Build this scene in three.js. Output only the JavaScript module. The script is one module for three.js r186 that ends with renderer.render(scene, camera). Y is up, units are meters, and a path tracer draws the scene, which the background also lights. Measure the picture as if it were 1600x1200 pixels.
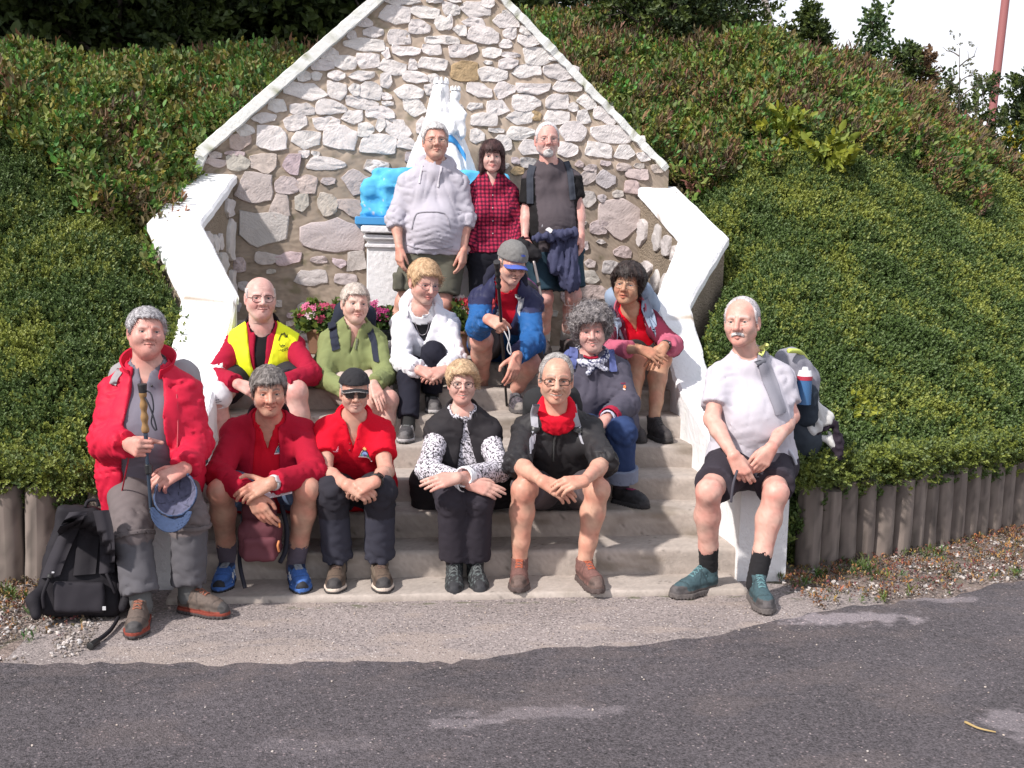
import * as THREE from 'three';
import { createNoise3D } from 'simplex-noise';
import { mergeGeometries } from 'three/addons/utils/BufferGeometryUtils.js';

// ---------------------------------------------------------------- camera, sky, sun, exposure
const scene = new THREE.Scene();
const D2R = Math.PI / 180;
const CAM = { F: 1600, H: 1.48, pitch: 6.406 * D2R, yaw: 6.96 * D2R, roll: 1.212 * D2R, D: 4.503 };
const camera = new THREE.PerspectiveCamera(2 * Math.atan(600 / CAM.F) / D2R, 4 / 3, 0.05, 200);
camera.position.set(-CAM.D * Math.sin(CAM.yaw), CAM.H, CAM.D * Math.cos(CAM.yaw));
const FW = new THREE.Vector3(Math.sin(CAM.yaw) * Math.cos(CAM.pitch), -Math.sin(CAM.pitch), -Math.cos(CAM.yaw) * Math.cos(CAM.pitch));
camera.lookAt(camera.position.clone().add(FW));
camera.rotateZ(CAM.roll);
const renderer = new THREE.WebGLRenderer({ antialias: true });
renderer.toneMapping = THREE.LinearToneMapping;
renderer.toneMappingExposure = 1.45;
renderer.shadowMap.enabled = true;

const SUN_DIR = new THREE.Vector3(-0.66, 0.74, 0.47).normalize();
const sun = new THREE.DirectionalLight(new THREE.Color(1, 0.94, 0.885), 3.7);
sun.position.copy(SUN_DIR).multiplyScalar(30);
sun.target.position.set(0, 0, 0);
sun.castShadow = true; sun.shadow.radius = 4.5;
Object.assign(sun.shadow.camera, { left: -12, right: 12, top: 12, bottom: -12, near: 1, far: 60 });
scene.add(sun, sun.target);

const rngOf = (s) => () => { s |= 0; s = (s + 0x6d2b79f5) | 0; let t = Math.imul(s ^ (s >>> 15), 1 | s); t = (t + Math.imul(t ^ (t >>> 7), 61 | t)) ^ t; return ((t ^ (t >>> 14)) >>> 0) / 4294967296; };
const rnd = rngOf(7);
const R = (a, b) => a + (b - a) * rnd();
const N3 = createNoise3D(rngOf(11));
const fbm = (x, y, z, o = 3) => { let a = 0, m = 0.5; for (let i = 0; i < o; i++) { a += m * N3(x, y, z); x *= 2.03; y *= 2.03; z *= 2.03; m *= 0.5; } return a; };
const clamp = (x, a, b) => (x < a ? a : x > b ? b : x);
const mix = (a, b, t) => a + (b - a) * t;
const sst = (a, b, x) => { const t = clamp((x - a) / (b - a), 0, 1); return t * t * (3 - 2 * t); };

{ // hazy bright daylight sky: white haze low down, thin cloud over pale blue above
  const w = 512, h = 256, data = new Float32Array(w * h * 4);
  for (let j = 0; j < h; j++) for (let i = 0; i < w; i++) {
    const th = (j + 0.5) / h * Math.PI - Math.PI / 2, ph = (i + 0.5) / w * 2 * Math.PI - Math.PI;
    const y = Math.sin(th), x = Math.cos(th) * Math.cos(ph), z = Math.cos(th) * Math.sin(ph);
    const up = clamp(y, 0, 1), haze = Math.pow(1 - up, 3);
    const c = sst(-0.15, 0.5, fbm(x * 2.2, y * 4.5 + 3, z * 2.2, 5) + 0.18) * 0.75;
    let r = mix(0.42, 1.02, haze), g = mix(0.47, 1.01, haze), b = mix(0.58, 1.05, haze);
    r = mix(r, 0.9, c * 0.55); g = mix(g, 0.9, c * 0.55); b = mix(b, 0.93, c * 0.55);
    const k = y < 0 ? 0.35 : 1, o = (j * w + i) * 4;
    data[o] = r * k; data[o + 1] = g * k; data[o + 2] = b * k; data[o + 3] = 1;
  }
  const t = new THREE.DataTexture(data, w, h, THREE.RGBAFormat, THREE.FloatType);
  t.mapping = THREE.EquirectangularReflectionMapping; t.magFilter = t.minFilter = THREE.LinearFilter; t.needsUpdate = true;
  scene.background = t; scene.environment = t;
}

// ---------------------------------------------------------------- points: the place is measured in metres; x right along the steps, y up, -z into the hill
const RT = new THREE.Vector3(Math.cos(CAM.yaw), 0, Math.sin(CAM.yaw)), UPV = new THREE.Vector3().crossVectors(RT, FW);
const V = (x, y, z) => new THREE.Vector3(x, y, z);
function rayAt(x, y) { const a = x - 800, b = y - 600, c = Math.cos(-CAM.roll), s = Math.sin(-CAM.roll); return FW.clone().addScaledVector(RT, (a * c - b * s) / CAM.F).addScaledVector(UPV, -(a * s + b * c) / CAM.F); }
const P = (x, y, w) => { const d = rayAt(x, y); return camera.position.clone().addScaledVector(d, (-w - camera.position.z) / d.z); };   // on the upright plane w metres behind the first step
const G = (x, y, h) => { const d = rayAt(x, y); return camera.position.clone().addScaledVector(d, (h - camera.position.y) / d.y); };     // on the level h metres above the road
const Q = (x, h, w) => { let y = 500; for (let i = 0; i < 20; i++) y += (P(x, y, w).y - h) * 250; return P(x, y, w); };
const pxPerM = (v) => CAM.F / v.clone().sub(camera.position).dot(FW);

// ---------------------------------------------------------------- names, labels, meshes
const used = {};
function numbered(n) { if (!(n in used)) { used[n] = 0; return n; } used[n]++; return n + '_' + String(used[n]).padStart(3, '0'); }
function tag(o, label, category, group) { Object.assign(o.userData, { label, category }); if (group) o.userData.group = group; return o; }
function thing(name, label, category, pos = V(0, 0, 0), group) { const g = new THREE.Group(); g.name = numbered(name); g.position.copy(pos); scene.add(g); return tag(g, label, category, group); }
function basePos(o) { const p = V(0, 0, 0); while (o && o !== scene) { p.add(o.position); o = o.parent; } return p; }
// a mesh whose geometry is in world metres, hung under its parent
function part(parent, name, geo, mat, label) {
  const m = new THREE.Mesh(geo, mat); m.castShadow = m.receiveShadow = true;
  if (parent) { const b = basePos(parent); if (b.lengthSq() > 0) geo.translate(-b.x, -b.y, -b.z); m.name = name; parent.add(m); } else { m.name = numbered(name); scene.add(m); }
  if (label) m.userData.label = label;
  return m;
}
function structure(name, geo, mat) { const m = part(null, name, geo, mat); m.userData.kind = 'structure'; return m; }
const C = (r, g, b) => new THREE.Color().setRGB(r, g, b);
const X = (hex) => new THREE.Color(hex);
const M = (color, rough = 0.8, o = {}) => new THREE.MeshPhysicalMaterial({ color, roughness: rough, side: THREE.DoubleSide, ...o });
const MV = (rough = 0.8, o = {}) => M(C(1, 1, 1), rough, { vertexColors: true, ...o });
function setCol(geo, fn) { const p = geo.attributes.position, n = p.count, a = new Float32Array(n * 3); const c = [0, 0, 0]; for (let i = 0; i < n; i++) { const r = fn(p.getX(i), p.getY(i), p.getZ(i), i) ?? c; a[i * 3] = r[0]; a[i * 3 + 1] = r[1]; a[i * 3 + 2] = r[2]; } geo.setAttribute('color', new THREE.BufferAttribute(a, 3)); return geo; }
const flatCol = (geo, r, g, b) => setCol(geo, () => [r, g, b]);
const merge = (list) => { const l = list.map((g) => { g = g.index ? g.toNonIndexed() : g; for (const k of Object.keys(g.attributes)) if (!['position', 'normal', 'color'].includes(k)) g.deleteAttribute(k); return g; }); const col = l.some((g) => g.attributes.color); if (col) for (const g of l) if (!g.attributes.color) flatCol(g, 1, 1, 1); return mergeGeometries(l); };

// tube through points with a radius per point
function tube(pts, r, seg = 6, closed = false) {
  const rf = typeof r === 'function' ? r : () => r;
  const cu = new THREE.CatmullRomCurve3(pts, closed, 'centripetal'), n = Math.max(6, pts.length * 4), fr = cu.computeFrenetFrames(n, closed), pos = [], idx = [];
  for (let i = 0; i <= n; i++) { const c = cu.getPointAt(i / n), q = rf(i / n); for (let j = 0; j < seg; j++) { const a = j / seg * 2 * Math.PI, u = fr.normals[i], v = fr.binormals[i]; pos.push(c.x + q * (Math.cos(a) * u.x + Math.sin(a) * v.x), c.y + q * (Math.cos(a) * u.y + Math.sin(a) * v.y), c.z + q * (Math.cos(a) * u.z + Math.sin(a) * v.z)); } }
  for (let i = 0; i < n; i++) for (let j = 0; j < seg; j++) { const a = i * seg + j, b = i * seg + (j + 1) % seg; idx.push(a, b, a + seg, b, b + seg, a + seg); }
  if (!closed) for (const [k, o] of [[0, 0], [n * seg, 1]]) for (let j = 1; j < seg - 1; j++) o ? idx.push(k, k + j, k + j + 1) : idx.push(k, k + j + 1, k + j);
  const g = new THREE.BufferGeometry(); g.setAttribute('position', new THREE.Float32BufferAttribute(pos, 3)); g.setIndex(idx); g.computeVertexNormals(); return g;
}
// box with rounded edges between two corners
function bevBox(w, h, d, b = 0.01) {
  const s = new THREE.Shape(); const x = w / 2 - b, y = h / 2 - b;
  s.moveTo(-x, -y - b); s.lineTo(x, -y - b); s.lineTo(x + b, -y); s.lineTo(x + b, y); s.lineTo(x, y + b); s.lineTo(-x, y + b); s.lineTo(-x - b, y); s.lineTo(-x - b, -y); s.closePath();
  const g = new THREE.ExtrudeGeometry(s, { depth: d - 2 * b, bevelEnabled: true, bevelThickness: b, bevelSize: b * 0.7, bevelOffset: -b * 0.7, bevelSegments: 2 }); g.translate(0, 0, -d / 2 + b); return g;
}

// ---------------------------------------------------------------- distance fields
const rc = (a, ra, b, rb) => { // tapered capsule
  const ax = a.x, ay = a.y, az = a.z, bx = b.x - ax, by = b.y - ay, bz = b.z - az, il = 1 / Math.max(1e-9, bx * bx + by * by + bz * bz), dr = rb - ra;
  return (x, y, z) => { x -= ax; y -= ay; z -= az; let t = (x * bx + y * by + z * bz) * il; t = t < 0 ? 0 : t > 1 ? 1 : t; x -= bx * t; y -= by * t; z -= bz * t; return Math.sqrt(x * x + y * y + z * z) - ra - dr * t; };
};
const ell = (c, rx, ry, rz) => { const cx = c.x, cy = c.y, cz = c.z, ix = 1 / rx, iy = 1 / ry, iz = 1 / rz; return (x, y, z) => { x -= cx; y -= cy; z -= cz; const a = x * ix, b = y * iy, d = z * iz, k0 = Math.sqrt(a * a + b * b + d * d), e = a * ix, f = b * iy, g = d * iz, k1 = Math.sqrt(e * e + f * f + g * g); return k1 < 1e-9 ? -Math.min(rx, ry, rz) : k0 * (k0 - 1) / k1; }; };
const ball = (c, r) => rc(c, r, c, r);
const smin = (a, b, k) => { const h = k - Math.abs(a - b); return h > 0 ? Math.min(a, b) - h * h / (4 * k) : Math.min(a, b); };
const smax = (a, b, k) => -smin(-a, -b, k);
const U = (k, ...fs) => { fs = fs.flat(); return (x, y, z) => { let d = fs[0](x, y, z); for (let i = 1; i < fs.length; i++) d = smin(d, fs[i](x, y, z), k); return d; }; };
const I = (...fs) => (x, y, z) => { let d = -1e9; for (const f of fs) d = Math.max(d, f(x, y, z)); return d; };
const S = (f, g, k = 0) => k ? (x, y, z) => smax(f(x, y, z), -g(x, y, z), k) : (x, y, z) => Math.max(f(x, y, z), -g(x, y, z));
const grow = (f, r) => (x, y, z) => f(x, y, z) - r;
const plane = (p, n) => { n = n.clone().normalize(); const d = n.dot(p); return (x, y, z) => x * n.x + y * n.y + z * n.z - d; };  // inside behind the plane
const boxF = (c, hx, hy, hz, r = 0.01) => (x, y, z) => { const a = Math.abs(x - c.x) - hx + r, b = Math.abs(y - c.y) - hy + r, d = Math.abs(z - c.z) - hz + r, A = Math.max(a, 0), B = Math.max(b, 0), D = Math.max(d, 0); return Math.sqrt(A * A + B * B + D * D) + Math.min(Math.max(a, b, d), 0) - r; };
const rough = (f, amp, g) => (x, y, z) => { const d = f(x, y, z); return d < 0.05 && d > -0.05 ? d + amp * g(x, y, z) : d; };
const folds = (fx, fy, fz, s = 0) => (x, y, z) => { // creases: narrow valleys and rolls that run slantwise, calm cloth between them
  const k = N3(x * 4 + s, y * 4, z * 4), wx = 0.025 * N3(x * 8 + s, y * 8, z * 8), m = k > 0 ? 1 : -1, u = 0.80 * x + m * 0.60 * y + wx, v = -0.60 * m * x + 0.80 * y, n = N3(u * fx * 1.5 + s, v * fy * 0.5 + m * 3, z * fz * 0.8), q = N3(v * fx * 0.5 + s + 7, u * fy * 1.5, z * fz * 0.9), a = 1 - Math.abs(n), b = 1 - Math.abs(q), e = Math.min(1, Math.abs(k) * 6);
  const c = 1 - Math.abs(N3(u * fx * 3.4 + s, v * fy * 1.3, z * fz * 2 + m)); return e * (0.9 * a * a * a * a - 0.7 * b * b * b) + 0.28 * c * c * c + 0.25 * k + 0.02;
};
// a local frame: F(v) takes frame coordinates to the world, .inv the other way
function frame(o, x, y, z) { const m = new THREE.Matrix4().makeBasis(x, y, z).setPosition(o); return { m, o, x, y, z, w: (a, b, c) => V(a, b, c).applyMatrix4(m) }; }
const local = (fr, f, s = 1) => { const { o, x, y, z } = fr, i = 1 / s; return (px, py, pz) => { px -= o.x; py -= o.y; pz -= o.z; return s * f((px * x.x + py * x.y + pz * x.z) * i, (px * y.x + py * y.y + pz * y.z) * i, (px * z.x + py * z.y + pz * z.z) * i); }; };

// surface nets over the blocks that hold the surface
function meshSDF(f, lo, hi, cell, colFn) {
  const BS = 5, nx = Math.ceil((hi.x - lo.x) / cell / BS) * BS + 1, ny = Math.ceil((hi.y - lo.y) / cell / BS) * BS + 1, nz = Math.ceil((hi.z - lo.z) / cell / BS) * BS + 1, sx = 1, sy = nx, sz = nx * ny;
  const val = new Float32Array(nx * ny * nz).fill(NaN), act = [], lim = BS * cell * 0.9 + 0.022;
  for (let k = 0; k < nz - 1; k += BS) for (let j = 0; j < ny - 1; j += BS) for (let i = 0; i < nx - 1; i += BS) {
    const d = f(lo.x + (i + BS / 2) * cell, lo.y + (j + BS / 2) * cell, lo.z + (k + BS / 2) * cell);
    if (Math.abs(d) < lim) act.push(i, j, k);
  }
  for (let q = 0; q < act.length; q += 3) for (let k = act[q + 2]; k <= act[q + 2] + BS; k++) for (let j = act[q + 1]; j <= act[q + 1] + BS; j++) for (let i = act[q]; i <= act[q] + BS; i++) { const o = i + j * sy + k * sz; if (val[o] !== val[o]) val[o] = f(lo.x + i * cell, lo.y + j * cell, lo.z + k * cell); }
  const vid = new Int32Array(nx * ny * nz).fill(-1), pos = [], idx = [], E = [[0, 1], [0, 2], [0, 4], [1, 3], [1, 5], [2, 3], [2, 6], [3, 7], [4, 5], [4, 6], [5, 7], [6, 7]], off = [0, sx, sy, sx + sy, sz, sx + sz, sy + sz, sx + sy + sz], v = new Float64Array(8);
  for (let q = 0; q < act.length; q += 3) for (let k = act[q + 2]; k < act[q + 2] + BS; k++) for (let j = act[q + 1]; j < act[q + 1] + BS; j++) for (let i = act[q]; i < act[q] + BS; i++) {
    const o = i + j * sy + k * sz; let m = 0;
    for (let c = 0; c < 8; c++) { v[c] = val[o + off[c]]; if (v[c] < 0) m |= 1 << c; }
    if (m === 0 || m === 255) continue;
    let x = 0, y = 0, z = 0, n = 0;
    for (const [a, b] of E) if (((m >> a) ^ (m >> b)) & 1) { const t = v[a] / (v[a] - v[b]); x += mix(a & 1, b & 1, t); y += mix((a >> 1) & 1, (b >> 1) & 1, t); z += mix(a >> 2, b >> 2, t); n++; }
    vid[o] = pos.length / 3; pos.push(lo.x + (i + x / n) * cell, lo.y + (j + y / n) * cell, lo.z + (k + z / n) * cell);
  }
  const quad = (a, b, c, d, flip) => { if (a < 0 || b < 0 || c < 0 || d < 0) return; flip ? idx.push(a, b, c, b, d, c) : idx.push(a, c, b, b, c, d); };
  for (let q = 0; q < act.length; q += 3) for (let k = act[q + 2]; k < act[q + 2] + BS; k++) for (let j = act[q + 1]; j < act[q + 1] + BS; j++) for (let i = act[q]; i < act[q] + BS; i++) {
    const o = i + j * sy + k * sz; if (vid[o] < 0) continue;
    const s0 = val[o] < 0;
    if (j && k && s0 !== val[o + sx] < 0) quad(vid[o - sy - sz], vid[o - sz], vid[o - sy], vid[o], !s0);
    if (i && k && s0 !== val[o + sy] < 0) quad(vid[o - sx - sz], vid[o - sz], vid[o - sx], vid[o], s0);
    if (i && j && s0 !== val[o + sz] < 0) quad(vid[o - sx - sy], vid[o - sy], vid[o - sx], vid[o], !s0);
  }
  const g = new THREE.BufferGeometry(); g.setAttribute('position', new THREE.Float32BufferAttribute(pos, 3)); g.setIndex(idx); g.computeVertexNormals();
  if (colFn) setCol(g, colFn);
  return g;
}
const boundsOf = (pts, r) => { const b = new THREE.Box3().setFromPoints(pts); return [b.min.subScalar(r), b.max.addScalar(r)]; };
function marchTo(f, p, d, max = 0.6) { let t = 0; const q = p.clone(); for (let i = 0; i < 60 && t < max; i++) { const s = f(q.x, q.y, q.z); if (s < 0.0008) return q; t += s * 0.8 + 0.0003; q.copy(p).addScaledVector(d, t); } return t < max ? q : null; }
const toF = (f, q) => { const d = q.clone().sub(camera.position).normalize(); return marchTo(f, camera.position.clone().addScaledVector(d, q.distanceTo(camera.position) - 0.9), d, 1.6) ?? q; };
// a strap or patch of cloth lying on a surface: path points are dropped onto field f along d, wide w, thick t
function strapOn(f, path, d, w, t = 0.006, lift = 0.004, wide) {
  if (!wide) path = path.map((q) => toF(f, q));
  const cu = new THREE.CatmullRomCurve3(path), n = Math.max(8, path.length * 5), top = [], pos = [], idx = [];
  for (let i = 0; i <= n; i++) { const p = cu.getPointAt(i / n); const tn = cu.getTangentAt(i / n), side = (wide ? wide.clone() : new THREE.Vector3().crossVectors(tn, d)).normalize(); const row = []; for (const k of [-1, -0.33, 0.33, 1]) { const q = p.clone().addScaledVector(side, k * w / 2); row.push(marchTo(f, q.clone().addScaledVector(d, wide ? -0.25 : -0.06), d, wide ? 0.45 : 0.16) ?? q); } top.push(row); }
  for (let i = 0; i <= n; i++) for (let k = 0; k < 4; k++) { const q = top[i][k].clone().addScaledVector(d, -lift - t * (k === 0 || k === 3 ? 0.45 : 1)); pos.push(q.x, q.y, q.z); }
  const B = pos.length / 3; for (let i = 0; i <= n; i++) for (let k = 0; k < 4; k++) { const q = top[i][k].clone().addScaledVector(d, lift); pos.push(q.x, q.y, q.z); }
  for (let i = 0; i < n; i++) { for (let k = 0; k < 3; k++) { const a = i * 4 + k; idx.push(a, a + 1, a + 4, a + 1, a + 5, a + 4, B + a, B + a + 4, B + a + 1, B + a + 1, B + a + 4, B + a + 5); } for (const k of [0, 3]) { const a = i * 4 + k; idx.push(a, a + 4, B + a, a + 4, B + a + 4, B + a); } }
  const g = new THREE.BufferGeometry(); g.setAttribute('position', new THREE.Float32BufferAttribute(pos, 3)); g.setIndex(idx); g.computeVertexNormals(); return g;
}
// a printed patch lying on field f; o centre, ux and uy half sizes as vectors
function decalOn(f, o, ux, uy, d, lift = 0.003, n = 8) {
  const pos = [], uv = [], idx = [];
  for (let j = 0; j <= n; j++) for (let i = 0; i <= n; i++) { const q = o.clone().addScaledVector(ux, 2 * i / n - 1).addScaledVector(uy, 2 * j / n - 1); const h = marchTo(f, q.clone().addScaledVector(d, -0.035), d, 0.12) ?? q.clone(); h.addScaledVector(d, -lift); pos.push(h.x, h.y, h.z); uv.push(i / n, j / n); }
  for (let j = 0; j < n; j++) for (let i = 0; i < n; i++) { const a = j * (n + 1) + i; idx.push(a, a + 1, a + n + 1, a + 1, a + n + 2, a + n + 1); }
  const g = new THREE.BufferGeometry(); g.setAttribute('position', new THREE.Float32BufferAttribute(pos, 3)); g.setAttribute('uv', new THREE.Float32BufferAttribute(uv, 2)); g.setIndex(idx); g.computeVertexNormals(); return g;
}
function canvasTex(w, h, draw) { const c = document.createElement('canvas'); c.width = w; c.height = h; const x = c.getContext('2d'); draw(x, w, h); const t = new THREE.CanvasTexture(c); t.colorSpace = THREE.SRGBColorSpace; return t; }
// grain computed into a texture: fn(u, v, x, y) gives [r, g, b] linear 0..1, or one number for relief
function gridTex(w, h, fn, bump = false) {
  const d = new Uint8Array(w * h * 4), enc = (x) => 255 * (x <= 0.0031308 ? 12.92 * x : 1.055 * Math.pow(x, 1 / 2.4) - 0.055);
  for (let j = 0; j < h; j++) for (let i = 0; i < w; i++) { const r = fn((i + 0.5) / w, (j + 0.5) / h, i, j), o = (j * w + i) * 4; if (bump) d[o] = d[o + 1] = d[o + 2] = clamp(r * 255, 0, 255); else for (let k = 0; k < 3; k++) d[o + k] = clamp(enc(clamp(r[k], 0, 1)), 0, 255); d[o + 3] = 255; }
  const t = new THREE.DataTexture(d, w, h, THREE.RGBAFormat); if (!bump) t.colorSpace = THREE.SRGBColorSpace; t.magFilter = THREE.LinearFilter; t.minFilter = THREE.LinearMipmapLinearFilter; t.generateMipmaps = true; t.wrapS = t.wrapT = THREE.RepeatWrapping; t.needsUpdate = true; return t;
}

// ================================================================ the setting
const UC = -0.155, WALL = 3.3, RISE = 0.125;
const LAND = 0.9;
const wallP = (x, y) => P(x, y, WALL);
const GL = wallP(315, 240), GT = wallP(699, -95), GR = wallP(1045, 265);
const roofY = (u) => (u < GT.x ? mix(GL.y, GT.y, (u - GL.x) / (GT.x - GL.x)) : mix(GT.y, GR.y, (u - GT.x) / (GR.x - GT.x)));
const lerpTab = (t, u) => { if (u <= t[0][0]) return t[0][1]; for (let i = 1; i < t.length; i++) if (u < t[i][0]) return mix(t[i - 1][1], t[i][1], (u - t[i - 1][0]) / (t[i][0] - t[i - 1][0])); return t[t.length - 1][1]; };

// ---- ground, worn forecourt and road
const palW = (u) => lerpTab([[-9, 1.0], [-5, 0.5], [-2.3, 0.4], [-1.6, 0.34], [1.4, 0.36], [1.55, 0.42], [2.2, 0.66], [3.26, 1.21], [4.4, 1.95], [6, 3.1], [12, 7.5]], u);
const EDGE = [[-9, -0.9], [-3, -0.66], [-1.96, -0.64], [-1.49, -0.7], [-1.03, -0.7], [-0.31, -0.75], [0.02, -0.64], [0.47, -0.6], [0.68, -0.58], [1.0, -0.44], [1.26, -0.3], [2.13, -0.08], [2.6, 0.14], [4, 0.75], [9, 3.2]];
const edgeW = (u) => lerpTab(EDGE, u) + 0.022 * N3(u * 2.3, 4, 0) + 0.018 * N3(u * 9, 5, 0) + 0.012 * N3(u * 31, 6, 0) + 0.007 * N3(u * 90, 6, 0);
const stoneSpeck = (x, z, f, s) => { const i = Math.floor(x * f), j = Math.floor(z * f), h = Math.sin(i * 127.1 + j * 311.7 + s * 74.7) * 43758.5453; return h - Math.floor(h); };
function groundTex(x0, z0, x1, z1, w, h, fn) { return gridTex(w, h, (u, v) => fn(mix(x0, x1, u), mix(z1, z0, v))); }
const RX0 = -2.6, RX1 = 4.2, RZ0 = -1.4, RZ1 = 1.95;
function asphalt(x, z) {
  const big = fbm(x * 0.9, z * 1.3, 3, 4), sp = stoneSpeck(x, z, 190, 1), s2 = stoneSpeck(x, z, 110, 2);
  let v = 0.074 + 0.018 * big + (sp - 0.5) * 0.085 * (0.5 + 0.5 * s2) + 0.022 * N3(x * 70, z * 70, 1) + 0.012 * N3(x * 25, z * 25, 4);
  let r = v * 1.10, g = v * 0.95, b = v * 1.02;
  const worn = sst(0.12, 0.42, fbm(x * 1.3 + 8, z * 2.4, 6, 4)); // brown dust in the worn strip near the edge and in a few patches
  const near = sst(0.42, 0.0, -z - 0 > 9 ? 9 : Math.abs(-edgeW(x) - z)) ;
  const dust = clamp(worn * 0.5 + near * 0.55 * sst(-0.25, 0.3, N3(x * 5, z * 8, 2)), 0, 1) * (0.5 + 0.5 * sp);
  r = mix(r, 0.165, dust * 0.55); g = mix(g, 0.128, dust * 0.55); b = mix(b, 0.118, dust * 0.55);
  // pale scuffed patches where the aggregate shows
  const patch = (cx, cz, rx, rz, k) => { const d = Math.hypot((x - cx) / rx, (z - cz) / rz) + 0.75 * fbm(x * 7, z * 9, cx, 4); return k * sst(1.05, 0.55, d); };
  const p1 = patch(1.46, 0.36, 0.34, 0.10, 1), p2 = patch(0.0, 1.22, 0.34, 0.06, 0.45) + patch(-0.3, 1.27, 0.12, 0.05, 0.5) + patch(1.55, 1.42, 0.16, 0.12, 0.6) + patch(2.0, 0.13, 0.2, 0.05, 0.7) + patch(2.9, 0.3, 0.2, 0.08, 0.4) + patch(-0.75, 1.4, 0.2, 0.08, 0.2);
  const pk = clamp(p1 + p2, 0, 1) * (0.55 + 0.45 * sp);
  r = mix(r, 0.33, pk * 0.85); g = mix(g, 0.285, pk * 0.85); b = mix(b, 0.30, pk * 0.85);
  if (sp > 0.9985) { r = 0.36; g = 0.31; b = 0.3; } else if (sp > 0.985) { r *= 2.2; g *= 2.0; b *= 1.9; }
  return [r, g, b];
}
function forecourt(x, z) {
  const sp = stoneSpeck(x, z, 170, 4), s2 = stoneSpeck(x, z, 95, 5), big = fbm(x * 1.1, z * 1.6, 9, 4);
  let v = 0.25 + 0.05 * big + (sp - 0.5) * 0.17 + (s2 - 0.5) * 0.06;
  const sand = sst(0.1, 0.5, fbm(x * 2 + 3, z * 5, 1, 3) + 0.55 * sst(0.3, 0.7, z) * sst(1.2, 0.2, Math.abs(x + 0.75)));
  let r = v * 1.1, g = v * 0.93, b = v * 0.88;
  r = mix(r, 0.36, sand * 0.5); g = mix(g, 0.29, sand * 0.5); b = mix(b, 0.25, sand * 0.5);
  const moss = sst(0.25, 0.5, fbm(x * 6, z * 14, 22, 3)) * sst(0.12, 0.02, Math.abs(z - 0.02)); r = mix(r, 0.09, moss * 0.7); g = mix(g, 0.1, moss * 0.7); b = mix(b, 0.04, moss * 0.7);
  if (sp > 0.99) { r = 0.6; g = 0.55; b = 0.52; }
  if (sp < 0.03) { r *= 0.45; g *= 0.45; b *= 0.48; }
  return [r, g, b];
}
function earth(x, z) {
  const sp = stoneSpeck(x, z, 120, 7), big = fbm(x * 1.7, z * 1.7, 12, 4), n = fbm(x * 14, z * 14, 2, 3);
  let v = 0.17 + 0.06 * big + (sp - 0.5) * 0.14 + 0.05 * n, r = v * 1.2, g = v * 0.92, b = v * 0.8;
  if (sp > 0.97) { r = 0.5; g = 0.45; b = 0.43; }
  const moss = sst(0.2, 0.45, fbm(x * 4, z * 4, 30, 3)); r = mix(r, 0.07, moss * 0.5); g = mix(g, 0.085, moss * 0.5); b = mix(b, 0.03, moss * 0.5);
  return [r, g, b];
}
const reliefTex = gridTex(1024, 1024, (u, v, i, j) => { const a = stoneSpeck(u, v, 340, 3), b = stoneSpeck(u, v, 200, 8); return 0.5 + 0.3 * (a - 0.5) + 0.25 * (b - 0.5); }, true);
function sheet(x0, z0, x1, z1, nx, nz, yf, keep, edgeFn) {
  const pos = [], uv = [], idx = [];
  for (let j = 0; j <= nz; j++) for (let i = 0; i <= nx; i++) { const x = mix(x0, x1, i / nx); let za = z0, zb = z1; if (edgeFn) [za, zb] = edgeFn(x); const z = mix(za, zb, j / nz); pos.push(x, yf(x, z), z); uv.push((x - RX0) / (RX1 - RX0), (z - RZ1) / (RZ0 - RZ1)); }
  for (let j = 0; j < nz; j++) for (let i = 0; i < nx; i++) { const a = j * (nx + 1) + i; idx.push(a, a + nx + 1, a + 1, a + 1, a + nx + 1, a + nx + 2); }
  const g = new THREE.BufferGeometry(); g.setAttribute('position', new THREE.Float32BufferAttribute(pos, 3)); g.setAttribute('uv', new THREE.Float32BufferAttribute(uv, 2)); g.setIndex(idx); g.computeVertexNormals(); return g;
}
const relief = (s, k) => { const t = reliefTex.clone(); t.repeat.set((RX1 - RX0) / s, (RZ1 - RZ0) / s); t.needsUpdate = true; return { bumpMap: t, bumpScale: k }; };
{
  const tex = (fn, w, h) => { const t = groundTex(RX0, RZ0, RX1, RZ1, w, h, fn); t.wrapS = t.wrapT = THREE.MirroredRepeatWrapping; return t; };
  structure('ground', sheet(-60, -60, 60, 60, 120, 120, () => -0.008, 0), M(C(1, 1, 1), 0.95, { map: tex(earth, 1536, 768), ...relief(1.2, 0.008) }));
  structure('forecourt', sheet(-1.95, 0, 1.72, 0, 200, 40, (x, z) => -0.003 + 0.003 * N3(x * 2, z * 2, 0), 0, (x) => [-Math.min(0.3, palW(x) + 0.1) + 0.0, Math.max(-0.1, -edgeW(x) + 0.12)].map((q, i) => i ? q : mix(q, -0.02, sst(0.9, 1.5, x) * 0.8) + 0.03 * N3(x * 8, 1, 1))), M(C(1, 1, 1), 0.93, { map: tex(forecourt, 2048, 1024), ...relief(1.2, 0.006) }));
  structure('road', sheet(-30, 0, 30, 30, 1200, 60, (x, z) => 0.002 + 0.004 * N3(x * 1.5, z * 1.5, 5), 0, (x) => [-edgeW(x), 30]), M(C(1, 1, 1), 0.9, { map: tex(asphalt, 2048, 2048), ...relief(1.0, 0.007) }));
}

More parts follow.
